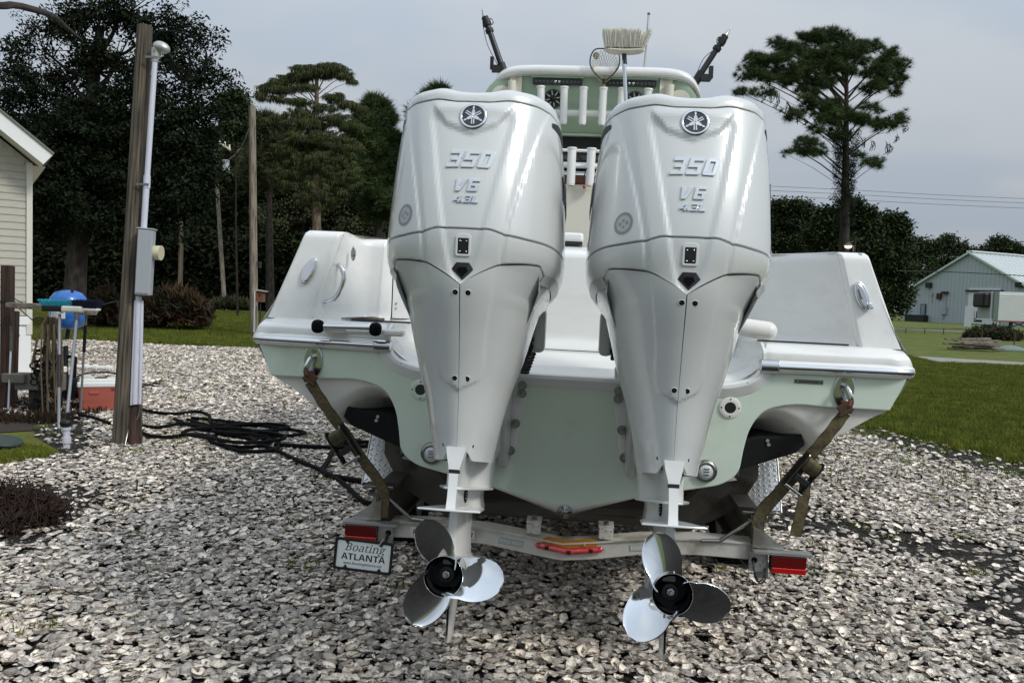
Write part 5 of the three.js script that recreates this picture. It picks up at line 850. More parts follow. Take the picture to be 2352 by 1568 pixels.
{
  const o = thing('service_pole', 'weathered grey timber pole with white conduit and electric meter box', 'utility pole');
  const D = 8.68, foot = gnd(279, 1024), top = at(332, 60, D), dir = top.clone().sub(foot).normalize();
  woodPole(foot.clone().addScaledVector(dir, -0.1), top, 0.102, 0.078, M.pole, o, 'post');
  const P = (px, py, dd = D - 0.1) => at(px, py, dd);
  woodPole(gnd(309, 1028).setY(-0.05), P(311, 925, D - 0.02), 0.07, 0.066, M.postBrown, o, 'stub_post');
  woodPole(P(301, 680, D - 0.06), P(303, 531, D - 0.06), 0.055, 0.055, M.pole, o, 'backing_log');
  part('riser_conduit', [rod(P(329, 530), P(337, 405), 0.032), rod(P(337, 408), P(355, 140), 0.029), rod(P(336, 432), P(337, 404), 0.036, 0.036)], M.pvc, o);
  part('weatherhead', [new THREE.SphereGeometry(0.078, 20, 14).scale(1.2, 0.8, 0.9).rotateZ(-0.35).translate(...P(370, 109).toArray()), rod(P(355, 142), P(358, 112), 0.036, 0.05, 18)], M.alu, o);
  for (const [x, y] of [[355, 133], [334, 424]]) { const q = P(x, y); part('pipe_strap', [box(0.13, 0.022, 0.012, q.x - 0.02, q.y, q.z + 0.035), new THREE.TorusGeometry(0.036, 0.007, 6, 20).rotateX(Math.PI / 2).translate(q.x, q.y, q.z)], M.steelOld, o); }
  const bx = P(333, 602, D - 0.14), mb = part('meter_box', box(0.15, 0.70, 0.16, 0, 0, 0, 0.012).rotateY(0.22).rotateZ(-0.045).translate(bx.x, bx.y, bx.z), M.greyBox, o);
  part('box_lid', box(0.135, 0.66, 0.012, 0, 0, 0.083, 0.004).rotateY(0.22).rotateZ(-0.045).translate(bx.x, bx.y, bx.z), M.greyBox, mb);
  part('box_hood', box(0.17, 0.014, 0.18, 0, 0.352, 0, 0.004).rotateY(0.22).rotateZ(-0.045).translate(bx.x, bx.y, bx.z), M.greyBox, mb);
  const mp = P(360, 580, D - 0.12); part('meter_glass', [cyl(0.078, 0.072, 0.09, 28).rotateZ(Math.PI / 2 - 0.05).translate(mp.x, mp.y, mp.z)], phy('#cfc9a6', 0.25, { clearcoat: 1 }), o); part('meter_ring', new THREE.TorusGeometry(0.08, 0.008, 8, 28).rotateY(Math.PI / 2).translate(mp.x - 0.04, mp.y, mp.z), M.greyBox, o);
  for (const [a, b, c2, d2, r] of [[318, 680, 309, 928, 0.031], [312, 690, 302, 930, 0.02], [325, 690, 321, 928, 0.018]]) part('lower_conduit', rod(P(a, b), P(c2, d2), r), M.pvc, o);
  part('ground_wire', tube([P(325, 880), P(322, 1000), P(318, 1028)], 0.006, 20, 6), M.aluDark, o);
  part('guy_chain', tube([P(322, 905), P(318, 955), P(296, 985), P(284, 1035, D - 0.2)], 0.012, 40, 6), M.steelOld, o);
  part('wire_wrap', [0, 1, 2].map((k) => new THREE.TorusGeometry(0.098, 0.004, 6, 28).rotateX(Math.PI / 2 + 0.1).translate(...P(291, 693 + k * 4, D).toArray())), M.black, o);
  // service cable loops at the head
  const loop = (pts, r) => tube(pts.map(([x, y, q]) => at(x, y, D + (q || 0))), r, 60, 6);
  part('cable_loop', [loop([[384, 118], [392, 150], [405, 166], [420, 180], [432, 186]], 0.008), loop([[350, 92, 0.1], [368, 73, 0.1], [392, 76, 0.2], [412, 92, 0.2], [430, 112, 0.2], [436, 140, 0.2], [432, 175, 0.2], [420, 188, 0.2], [404, 168, 0.1], [390, 130]], 0.012), loop([[346, 96, 0.1], [362, 78, 0.1], [378, 72, 0.1], [412, 75, 0.3], [448, 88, 0.3], [470, 112, 0.4], [474, 140, 0.4], [468, 160, 0.4], [455, 180, 0.3], [435, 186, 0.3]], 0.01), loop([[386, 122], [394, 140], [412, 162]], 0.008)], M.rubber, o);
  part('cable_clamp', rod(at(474, 135, D + 0.4), at(469, 160, D + 0.4), 0.02), M.rubber, o);
}
{ // black service cable that comes in from the upper left
  const o = thing('overhead_cable', 'thick dark cable curving in from the upper left corner of the sky', 'cable');
  part('cable', tube([at(-60, 6, 12), at(-10, 14, 12), at(30, 11, 12.5), at(70, 20, 13), at(118, 36, 15), at(150, 62, 19), at(185, 92, 26)], 0.055, 60, 8), M.bark, o);
}
{
  const post = (name, label, x0, y0, x1, y1, w, D, h) => { const o = thing('fence_post', label, 'post'), a = at(x0, y0, D), b = at(x1, y1, D); const g = box(w, a.distanceTo(b), w, 0, 0, 0, 0.012); g.applyQuaternion(new THREE.Quaternion().setFromUnitVectors(V3(0, 1, 0), a.clone().sub(b).normalize())); part('shaft', g.translate((a.x + b.x) / 2, (a.y + b.y) / 2, (a.z + b.z) / 2), M.postBrown, o); for (const k of [0, 1]) part('wire_tie', new THREE.TorusGeometry(w * 0.72, 0.006, 6, 4).rotateX(Math.PI / 2).rotateY(Math.PI / 4).translate(lerp(a.x, b.x, 0.24), lerp(a.y, b.y, 0.24) - k * 0.02, lerp(a.z, b.z, 0.24)), M.black, o); return o; };
  post('p', 'tall dark brown wooden post in front of the house siding', 17, 610, 14, 950, 0.125, 10.64);
  post('p', 'shorter brown wooden post between the tall post and the white skirting', 33, 714, 27, 940, 0.09, 10.9);
  const pl = thing('wooden_rail', 'grey weathered board nailed level behind the brooms', 'board'); const a = at(22, 700, 10.4), b = at(216, 712, 10.0); const g = box(a.distanceTo(b), 0.07, 0.14, 0, 0, 0, 0.006); g.applyQuaternion(new THREE.Quaternion().setFromUnitVectors(V3(1, 0, 0), b.clone().sub(a).normalize())); part('board', g.translate((a.x + b.x) / 2, (a.y + b.y) / 2, (a.z + b.z) / 2), M.plank, pl);
  const br = at(222, 700, 10.0); part('end_block', box(0.22, 0.05, 0.14, at(205, 722, 10).x, at(205, 718, 10).y - 0.0, at(205, 722, 10).z + 0.1, 0.005), M.plank, pl);
  const pp = thing('standing_pipe', 'thin white pipe standing between the two brown posts', 'pipe'); part('pipe', rod(at(17, 960, 10.5), at(25, 770, 10.5), 0.012), M.pvc, pp); part('coupling', rod(at(24.5, 805, 10.5), at(25, 748, 10.5), 0.024), M.aluDark, pp);
  const ln = thing('slack_lines', 'dark thin lines tied from the tall post to the hanging ropes', 'line'); part('line', [tube([at(22, 676, 10.5), at(40, 690, 10.4), at(70, 703, 10.4), at(120, 712, 10.4)], 0.006, 20, 5), tube([at(22, 680, 10.5), at(45, 710, 10.4), at(75, 736, 10.4)], 0.007, 20, 5), tube([at(215, 706, 10), at(240, 698, 9.5), at(268, 691, 8.8)], 0.006, 20, 5)], M.black, ln);
}
{ // well pump with blue pressure tank
  const o = thing('pressure_tank', 'blue domed pressure tank with a white label, above the black pump', 'tank'), D = 11.6, c = at(156, 712, D), r = 0.245;
  part('shell', lathe([[0.0001, -0.285], [0.1, -0.275], [0.19, -0.225], [0.235, -0.15], [r, -0.06], [r, 0.1], [0.235, 0.18], [0.18, 0.25], [0.09, 0.285], [0.0001, 0.295]], 48).translate(c.x, c.y, c.z), M.blueTank, o);
  part('girth_seam', new THREE.TorusGeometry(r, 0.004, 6, 48).rotateX(Math.PI / 2).translate(c.x, c.y + 0.02, c.z), M.blueTank, o);
  const lb = gridGeo(10, 2, (u, v) => { const a = lerp(-0.55, 0.35, u); return [c.x + (r + 0.002) * Math.sin(a), c.y - 0.115 + 0.15 * v, c.z + (r + 0.002) * Math.cos(a)]; });
  part('paper_label', lb, new THREE.MeshStandardMaterial({ map: canvasTex(256, 128, (g) => { g.fillStyle = '#cfd2cf'; g.fillRect(0, 0, 256, 128); g.fillStyle = '#8b9296'; for (let k = 0; k < 8; k++) g.fillRect(20 + (k % 3) * 4, 14 + k * 13, 90 + (k * 37) % 110, 6); g.fillStyle = '#6f7b84'; g.fillRect(170, 20, 60, 44); }), roughness: 0.6 }), o);
  part('valve', [cyl(0.02, 0.02, 0.05, 12).translate(c.x + 0.11, c.y + 0.265, c.z + 0.1), rod(V3(c.x, c.y - 0.28, c.z), V3(c.x - 0.02, c.y - 0.42, c.z), 0.03)], M.black, o);
  part('bracket', box(0.3, 0.05, 0.3, c.x - 0.18, c.y + 0.04, c.z - 0.05, 0.01), M.blueTank, o);
  const p = thing('well_pump', 'black well pump and pipework below the blue tank', 'pump'), q = at(150, 850, D);
  part('motor', [rod(V3(q.x - 0.12, q.y - 0.2, q.z), V3(q.x + 0.1, q.y - 0.2, q.z), 0.13, 0.13, 24), box(0.3, 0.2, 0.2, q.x, q.y - 0.45, q.z, 0.03), rod(V3(q.x, q.y + 0.35, q.z), V3(q.x, q.y - 0.2, q.z), 0.035)], M.black, p);
  part('pipe', [rod(V3(q.x - 0.06, q.y + 0.2, q.z), V3(q.x + 0.12, q.y + 0.2, q.z), 0.024), rod(V3(q.x + 0.12, q.y + 0.2, q.z), V3(q.x + 0.11, q.y - 0.1, q.z), 0.04), tube([[q.x + 0.05, q.y - 0.3, q.z], [q.x + 0.25, q.y - 0.32, q.z + 0.05], [q.x + 0.36, q.y - 0.22, q.z]], 0.05, 20, 10)], M.rubber, p);
  part('white_fitting', [box(0.09, 0.09, 0.08, q.x + 0.02, q.y + 0.02, q.z + 0.1, 0.02), new THREE.SphereGeometry(0.05, 12, 8).translate(q.x - 0.16, q.y - 0.1, q.z + 0.1)], M.whitePlastic, p);
  part('base', [box(0.4, 0.3, 0.25, q.x - 0.02, 0.16, q.z, 0.02)], M.rubber, p);
  const w = thing('white_pipe', 'white plastic pipe with joints lying level behind the cooler', 'pipe'), a = at(172, 842, 12.3), b = at(258, 846, 12.3);
  part('run', rod(a, b, 0.035), M.whitePlastic, w); for (const k of [0.3, 0.55, 0.9]) part('joint', rod(a.clone().lerp(b, k - 0.05), a.clone().lerp(b, k + 0.05), 0.052), M.whitePlastic, w);
}
M.broomHandle = std('#8e9094', 0.5, 0.5);
{ // three poles with brushes stood upside down against the board
  const mk = (label, top, mid, foot, D, r, grip) => { const o = thing('long_handled_brush', label, 'broom', 'long handled brushes stood upside down by the board'), a = at(top[0], top[1], D), b = foot.clone(); part('handle', rod(a, b, r, r, 14), M.broomHandle, o); part('foot_grip', rod(b.clone().lerp(a, 0.05), b, r + 0.005, r + 0.006, 12), M.black, o); if (grip) part('sleeve', rod(a.clone().lerp(b, grip[0]), a.clone().lerp(b, grip[1]), r + 0.006, r + 0.006, 14), M.black, o); return [o, a]; };
  const R = rng(31);
  const brist = (o, a, w, dep, h, mat, sweep) => { const g = []; for (let i = 0; i < 60; i++) for (let j = 0; j < 6; j++) { const x = (i / 59 - 0.5) * w, z = (j / 5 - 0.5) * dep; g.push(rod(V3(a.x + x, a.y, a.z + z), V3(a.x + x * 1.15 + (R() - 0.5) * 0.02 + sweep, a.y + h * (0.8 + 0.3 * R()), a.z + z * 1.3), 0.005, 0.004, 3)); } const m = part('bristles', g, mat, o); m.userData.kind = 'stuff'; };
  const D = 9.6;
  { const [o, a] = mk('upside-down broom with bright turquoise bristles, left of the three', [136, 722], 0, gnd(134, 1004).setY(0.02), D, 0.017, [0.35, 0.62]); const h = at(134, 708, D); part('block', box(0.36, 0.075, 0.13, h.x, h.y, h.z, 0.02), M.black, o); brist(o, V3(h.x, h.y + 0.03, h.z), 0.34, 0.11, 0.07, std('#2f9fb4', 0.8), -0.02); }
  { const [o, a] = mk('upside-down brush with a white block, the middle one of the three', [176, 724], 0, gnd(152, 1015).setY(0.24), D - 0.1, 0.017); const h = at(167, 710, D - 0.05); part('block', box(0.24, 0.075, 0.12, h.x, h.y, h.z, 0.024), M.cream, o); part('ferrule', rod(a.clone().add(V3(0, 0.03, 0)), a.clone().lerp(gnd(152, 1015), 0.05), 0.024), M.aluDark, o); }
  { const [o, a] = mk('upside-down broom with dark navy bristles, right of the three', [197, 722], 0, gnd(183, 962).setY(0.03), D + 0.3, 0.014, [0.1, 0.36]); const h = at(199, 704, D); part('block', box(0.28, 0.035, 0.12, h.x, h.y - 0.03, h.z, 0.014), M.white, o); brist(o, V3(h.x, h.y - 0.02, h.z), 0.27, 0.11, 0.095, std('#0a1330', 0.8), 0.01); }
  const st = thing('capped_pipe', 'short capped white pipe stub with a black valve standing in the shells by the brooms', 'pipe'), f = gnd(152, 1030); part('stub', rod(V3(f.x, -0.05, f.z), V3(f.x, 0.22, f.z), 0.034, 0.034, 18), M.pvc, st); part('collar', [rod(V3(f.x, 0.06, f.z), V3(f.x, 0.12, f.z), 0.044, 0.044, 18), rod(V3(f.x, 0.2, f.z), V3(f.x, 0.225, f.z), 0.045, 0.045, 18)], M.pvc, st); part('valve', [new THREE.SphereGeometry(0.05, 14, 10).scale(1.2, 1, 1).translate(f.x - 0.01, 0.27, f.z), rod(V3(f.x, 0.25, f.z), V3(f.x + 0.02, 0.38, f.z), 0.022)], M.black, st);
}
{ // hanks of old rope on the rail, blocks below
  const o = thing('hanging_rope', 'loops of old tan rope hanging from the board left of the brooms', 'rope'), R = rng(91), ropeM = std('#fff', 0.95, 0, { map: speckle('#6b5d48', 0.25, 20, 521) }), g = [];
  for (let i = 0; i < 13; i++) { const x = 92 + R() * 40, y0 = 728 + R() * 12, y1 = 815 + R() * 110, w = 6 + R() * 12, D = 10.2 + R() * 0.3; g.push(tube([at(x, y0, D), at(x - w, lerp(y0, y1, 0.5), D + 0.05), at(x - w * 0.4, y1, D), at(x + w * 0.5, y1 - 4, D - 0.04), at(x + w, lerp(y0, y1, 0.5), D), at(x + 2, y0, D)], 0.012, 50, 6)); }
  for (let i = 0; i < 5; i++) { const x = 96 + R() * 36; g.push(tube([at(x, 745, 10.1), at(x - 4 + 8 * R(), 830, 10.1), at(x - 6 + 12 * R(), 930 + 20 * R(), 10.1)], 0.01, 30, 6)); }
  g.push(tube([at(75, 730, 10.2), at(90, 726, 10.2), at(104, 730, 10.2), at(94, 750, 10.2), at(80, 800, 10.2), at(72, 838, 10.2)], 0.013, 50, 6));
  part('coil', g, ropeM, o);
  const b = thing('concrete_block', 'grey concrete slab on its edge under the hanging ropes', 'block'), q = at(92, 876, 10.6); part('slab', [box(0.62, 0.22, 0.12, q.x, q.y, q.z, 0.012), box(0.3, 0.12, 0.12, q.x - 0.3, q.y + 0.04, q.z + 0.05, 0.012)].map((t) => t), std('#fff', 0.95, 0, { map: speckle('#6d6a60', 0.15, 16, 523) }), b); part('foot', box(0.4, 0.4, 0.1, q.x + 0.02, 0.2, q.z - 0.08, 0.01), std('#3c3831', 0.95), b);
  const j = thing('chain_tackle', 'dark tangle of old chain and shackles heaped below the ropes', 'chain'); const cg = []; for (let i = 0; i < 60; i++) { const p = at(72 + R() * 62, 800 + R() * 150, 10.3 + R() * 0.2); cg.push(new THREE.TorusGeometry(0.035 + 0.02 * R(), 0.011, 6, 12).rotateX(R() * 6).rotateY(R() * 6).translate(p.x, p.y, p.z)); } part('links', cg, std('#1d1a18', 0.8, 0.4), j);
}
{
  const o = thing('cooler', 'red and white picnic cooler standing on the shells behind the pole', 'cooler'), c = gnd(211, 950); o.position.set(c.x, 0.02, c.z - 0.18); o.rotation.y = 0.42;
  const rr = phy('#a84a3c', 0.5, { map: speckle('#a9574a', 0.06, 7, 531, 256, 0.2) });
  part('body', gridGeo(48, 8, (u, v) => { const a = u * 2 * Math.PI, n = 7, e = 2 / n, c1 = Math.cos(a), s1 = Math.sin(a), w = lerp(0.225, 0.25, v), dd = lerp(0.155, 0.175, v); return [Math.sign(c1) * Math.pow(Math.abs(c1), e) * w, 0.33 * v, Math.sign(s1) * Math.pow(Math.abs(s1), e) * dd]; }, true), rr, o);
  part('lid', [box(0.515, 0.075, 0.365, 0, 0.365, 0, 0.025), box(0.47, 0.05, 0.32, 0, 0.412, 0, 0.022)], phy('#dfe1de', 0.45), o);
  part('lid_handle', box(0.15, 0.02, 0.035, 0.02, 0.442, 0.02, 0.006), M.black, o);
  part('latch', box(0.04, 0.03, 0.02, 0.18, 0.315, 0.185, 0.005), std('#8a3a2c', 0.6), o);
  part('bail', tube([[-0.26, 0.3, 0], [-0.25, 0.46, -0.08], [0, 0.5, -0.17], [0.24, 0.46, -0.08], [0.26, 0.3, 0]], 0.012, 40, 8), M.black, o);
  part('side_grip', box(0.12, 0.04, 0.02, -0.05, 0.26, 0.175, 0.008), rr, o);
}
{ // black hose in loose coils on the shells
  const o = thing('water_hose', 'black hose lying in loose coils on the shells between the pole and the trailer', 'hose'), R = rng(57), g = [], h = 0.07, px = (list, k = 0) => list.map(([x, y, q]) => { const p = gnd(x, y); p.y = h + (q || 0) + k; return p; });
  const line = (list, r = 0.021) => g.push(tube(px(list), r, Math.max(40, list.length * 14), 7));
  line([[322, 950], [350, 958], [400, 962], [450, 957], [478, 965], [488, 985], [540, 990], [600, 990], [630, 992]]);
  line([[325, 990], [360, 995], [420, 985], [470, 992], [520, 1000], [580, 1003], [620, 1010], [600, 1022], [540, 1016], [500, 1010]]);
  line([[322, 1006], [350, 1016], [385, 1018], [430, 1012], [470, 1014], [500, 1024], [520, 1040], [560, 1052], [620, 1050], [640, 1036], [628, 1020], [590, 1008], [540, 1004], [505, 1010], [480, 1022], [505, 1036], [560, 1042], [610, 1036], [618, 1022], [580, 1012]]);
  line([[400, 975], [440, 990], [500, 996], [560, 1012], [600, 1036], [640, 1052], [680, 1072], [740, 1098], [790, 1130], [830, 1168], [850, 1176], [880, 1172]], 0.022);
  line([[440, 972], [470, 975], [500, 978], [560, 985], [610, 988], [632, 996], [600, 1004], [540, 998], [480, 990], [430, 976]]);
  line([[630, 1036], [700, 1040], [780, 1042], [850, 1038], [870, 1030]], 0.024);
  line([[870, 1030], [800, 1030], [770, 1045], [752, 1075], [740, 1098], [752, 1108], [800, 1118], [870, 1128], [900, 1130]], 0.025);
  line([[180, 965], [215, 972], [250, 985]], 0.02);
  for (let i = 0; i < 3; i++) { const c = gnd(525 + R() * 70, 1000 + R() * 26), pts = [], ph = R() * 6, ax = 0.34 + 0.3 * R(), az = 0.26 + 0.22 * R(); for (let k = 0; k < 10; k++) { const a = k / 10 * 6.283, q = 1 + 0.22 * Math.sin(2 * a + ph) + 0.16 * (R() - 0.5); pts.push(V3(c.x + ax * q * Math.cos(a), h + 0.01 + 0.02 * i + 0.015 * R(), c.z + az * q * Math.sin(a))); } g.push(tube(pts, 0.02, 90, 7, true)); }
  part('hose_run', g, M.rubber, o);
}
{ // green stake, upturned cover, dead brush, brown weeds
  const o = thing('metal_stake', 'short dark green metal stake upright in the shells', 'stake'), f = gnd(312, 1142); part('rod', [rod(V3(f.x, -0.03, f.z), V3(f.x + 0.008, 0.15, f.z), 0.006), box(0.05, 0.012, 0.03, f.x, 0.03, f.z, 0.003)], std('#2c3a36', 0.6, 0.4), o);
  const c = thing('valve_cover', 'dark green round cover lying tilted at the left edge on the grass', 'cover'), q = gnd(6, 1038); part('lid', lathe([[0.0001, 0.06], [0.1, 0.055], [0.17, 0.03], [0.185, 0.0], [0.17, 0.01]], 32).rotateZ(-0.15).translate(q.x, 0.1, q.z), std('#2c3b36', 0.6), c); part('body', [cyl(0.15, 0.13, 0.12, 24).translate(q.x + 0.02, 0.05, q.z)], std('#17181a', 0.8), c);
  const R = rng(212), tw = []; for (let i = 0; i < 560; i++) { const a = R() * 6.28, r = Math.sqrt(R()) * 0.5, f2 = gnd(4, 1205), x = f2.x + r * Math.cos(a) * 0.95 - 0.05, z = f2.z + r * Math.sin(a) * 0.8, h = 0.05 + 0.32 * R() * (1 - r / 0.75), b = V3(x + (R() - 0.5) * 0.42, h * (0.4 + R()), z + (R() - 0.5) * 0.42); tw.push(tube([V3(x, h * 0.4, z), V3((x + b.x) / 2 + (R() - 0.5) * 0.12, h + 0.08 * R(), (z + b.z) / 2 + (R() - 0.5) * 0.1), b], 0.0018 + 0.0026 * R(), 5, 4)); }
  const bb = thing('dead_brush', 'heap of dead brown twigs and leaves at the left edge on the shells', 'brush pile'); part('twigs', tw, std('#2a1b15', 0.95), bb).userData.kind = 'stuff';
  const lf = []; for (let i = 0; i < 1500; i++) { const a = R() * 6.28, r = Math.sqrt(R()) * 0.5, f2 = gnd(4, 1205), h = 0.24 * (1 - (r / 0.66) ** 2) * R(); lf.push({ x: f2.x + r * Math.cos(a) * 0.95 - 0.08, y: h + 0.02, z: f2.z + r * Math.sin(a) * 0.8, r: R() * 6.28, rx: (R() - 0.5) * 2, rz: (R() - 0.5) * 2, s: 0.6 + 0.8 * R(), c: [0.6 + 0.7 * R(), 0.55 + 0.5 * R(), 0.5 + 0.4 * R()] }); }
  const lg = new THREE.BufferGeometry(); lg.setAttribute('position', new THREE.Float32BufferAttribute([-0.035, 0, 0, 0, 0.008, 0.014, 0.035, 0, 0, 0, -0.006, -0.014], 3)); lg.setIndex([0, 1, 2, 0, 2, 3]); lg.computeVertexNormals();
  const im = scatter('dead_leaves', null, lg, new THREE.MeshStandardMaterial({ color: new THREE.Color(0.035, 0.016, 0.010), roughness: 1 }), lf, bb);
  const dw = []; for (let i = 0; i < 520; i++) { const x = -7.3 + R() * 1.9, z = -9.6 - R() * 1.9; dw.push({ x, y: 0.0, z, r: R() * 6.28, s: 0.8 + R() * 1.3, sy: 0.9, c: [0.7 + R(), 0.6 + 0.6 * R(), 0.6] }); }
  const d2 = scatter('dry_weeds', 'dry reddish brown weeds round the foot of the brown posts', bladeClump(12, 0.07, 0.05, 63), new THREE.MeshStandardMaterial({ color: new THREE.Color(0.026, 0.016, 0.010), roughness: 1 }), dw); d2.userData.category = 'weeds';
  const fl = struct('leaf_bed'); flat('leaf_litter', [[-8.6, -11.8], [-6.9, -10.4], [-5.85, -9.95], [-5.4, -9.3], [-5.9, -8.9], [-7.5, -9.2]], 0.01, std('#fff', 1, 0, { map: speckle('#2e221a', 0.35, 30, 541) }), fl);
}
// ------------------------------------------------------------------ far left: poles, fence, bird box, shrubs
{
  const o = thing('transformer_pole', 'distant utility pole with a grey transformer can and a short crossarm', 'utility pole'), D = 57.8, a = gnd(516, 714), b = at(511, 345, D); b.z = a.z;
  woodPole(a, b, 0.16, 0.11, M.poleFar, o, 'post');
  part('transformer', [rod(at(519, 392, D - 0.4), at(518, 372, D - 0.4), 0.24, 0.24, 20), rod(at(518, 371, D - 0.4), at(518, 368, D - 0.4), 0.26, 0.26, 20)], M.greyBox, o);
  const c = at(503, 328, D), e = at(529, 345, D); part('crossarm', [rod(c, e, 0.09)], std('#b9ad95', 0.9), o);
  for (const k of [0.05, 0.5, 0.9]) part('insulator', rod(c.clone().lerp(e, k), c.clone().lerp(e, k).add(V3(0, 0.35, 0)), 0.07, 0.05), M.whitePlastic, o);
  part('bracket', rod(at(514, 394, D), at(531, 398, D), 0.05), M.steelOld, o);
  const w = thing('service_wire', 'pale sagging wire between the two distant poles', 'wire'); part('wire', tube([at(520, 370, 57.5), at(545, 350, 50), at(565, 315, 40), at(584, 255, 29.2)], 0.035, 40, 6), M.alu, w);
  const w2 = thing('dark_wire', 'dark wire running down beside the taller distant pole', 'wire'); part('wire', tube([at(576, 290, 29), at(562, 350, 32), at(548, 420, 36), at(520, 470, 50)], 0.02, 30, 5), M.black, w2);
}
{
  const o = thing('timber_pole', 'tall plain grey timber pole beside the bird box, left of the boat', 'utility pole'), D = 29, a = gnd(583, 771), b = at(588, 250, D); b.z = a.z;
  woodPole(a, b, 0.145, 0.12, M.poleFar, o, 'post'); part('ground_strip', box(0.03, 1.6, 0.01, a.x + 0.05, 0.8, a.z + 0.18), M.whitePlastic, o);
  part('clamp', [box(0.12, 0.22, 0.1, at(597, 608, D).x, at(597, 608, D).y, at(597, 608, D).z + 0.1), box(0.3, 0.04, 0.04, at(583, 604, D).x, at(583, 604, D).y, at(583, 604, D).z + 0.18)], M.graphite, o);
  const n = thing('bird_box', 'small reddish bird box with a pale roof on a thin stake', 'bird box'), q = at(598, 681, 27), f = gnd(600, 786); part('box', box(0.24, 0.36, 0.24, q.x, q.y, q.z), std('#6f4a38', 0.9), n); part('roof', box(0.38, 0.03, 0.36, 0, 0, 0).rotateZ(-0.12).translate(q.x + 0.01, q.y + 0.2, q.z), std('#a59a8c', 0.9), n); part('entry_hole', cyl(0.03, 0.03, 0.01, 14).rotateX(Math.PI / 2).translate(q.x, q.y + 0.04, q.z + 0.121), M.rubber, n); part('stake', rod(V3(q.x, 0, q.z), V3(q.x, q.y - 0.15, q.z), 0.02), M.graphite, n);
}
const chainFence = (name, label, pts, D0, n) => { const o = thing(name, label, 'fence'); const g = [], P = pts.map(([x, y, d]) => { const p = at(x, y, d); return p; }); for (let i = 0; i < P.length - 1; i++) part('top_rail', rod(P[i], P[i + 1], 0.03, 0.03, 6), M.aluDark, o); for (let i = 0; i < P.length - 1; i++) for (let k = 0; k < n; k++) { const p = P[i].clone().lerp(P[i + 1], (k + 0.5) / n); part('fence_post', rod(V3(p.x, 0, p.z), p, 0.04, 0.04, 8), M.aluDark, o); } for (let i = 0; i < P.length - 1; i++) { const a = P[i], b = P[i + 1], L = a.distanceTo(b), N = Math.round(L / 0.35), h = a.y - 0.05, w = []; for (let k = 0; k < N; k++) for (const s of [0, 1]) { const p = a.clone().lerp(b, (k + s * 1) / N), q = a.clone().lerp(b, (k + (s ? -2 : 3)) / N); w.push(rod(V3(p.x, 0.03, p.z), V3(q.x, q.y, q.z), 0.0035, 0.0035, 3)); } const m = part('wire_mesh', w, M.aluDark, o); m.userData.kind = 'stuff'; } return o; };
chainFence('chain_link_fence', 'low chain link fence along the far road on the left', [[60, 672, 62], [330, 676, 66], [640, 690, 70]], 62, 4);
chainFence('chain_link_fence', 'low chain link fence across the lawn on the right, before the warehouse', [[2060, 753, 60], [2190, 755, 61], [2480, 768, 58]], 60, 3);
// shrubs: upright reddish brown weeds along the fence
const spray = (n, seed, len, w) => { const R = rng(seed), pos = [], idx = []; for (let i = 0; i < n; i++) { const a = R() * 6.28, e = 0.2 + R() * 1.2, d = [Math.cos(a) * Math.cos(e), Math.sin(e), Math.sin(a) * Math.cos(e)], t = R() * 6.28, s = [Math.cos(t), (R() - 0.5) * 0.6, Math.sin(t)], o = R() * 0.5, l = len * (0.6 + 0.6 * R()), b = pos.length / 3, c = [(R() - 0.5) * len, (R() - 0.3) * len, (R() - 0.5) * len]; for (const [k, q] of [[0, 0.2], [0.45, 1], [1, 0]]) for (const sg of [-1, 1]) pos.push(c[0] + d[0] * l * k + s[0] * w * q * sg, c[1] + d[1] * l * k + s[1] * w * q * sg, c[2] + d[2] * l * k + s[2] * w * q * sg); idx.push(b, b + 1, b + 3, b, b + 3, b + 2, b + 2, b + 3, b + 5, b + 2, b + 5, b + 4); } const g = new THREE.BufferGeometry(); g.setAttribute('position', new THREE.Float32BufferAttribute(pos, 3)); g.setIndex(idx); g.computeVertexNormals(); return g; };
M.shrubRed = new THREE.MeshStandardMaterial({ color: new THREE.Color(0.04, 0.03, 0.010), roughness: 0.9 });
M.leafGreen = new THREE.MeshPhysicalMaterial({ color: new THREE.Color(0.03, 0.046, 0.014), roughness: 0.8, specularIntensity: 0.5 });
M.leafOlive = new THREE.MeshStandardMaterial({ color: new THREE.Color(0.052, 0.062, 0.02), roughness: 0.8 });
M.pineNeedle = new THREE.MeshStandardMaterial({ color: new THREE.Color(0.05, 0.085, 0.018), roughness: 0.7 });
M.cypress = new THREE.MeshStandardMaterial({ color: new THREE.Color(0.06, 0.075, 0.018), roughness: 0.8 });
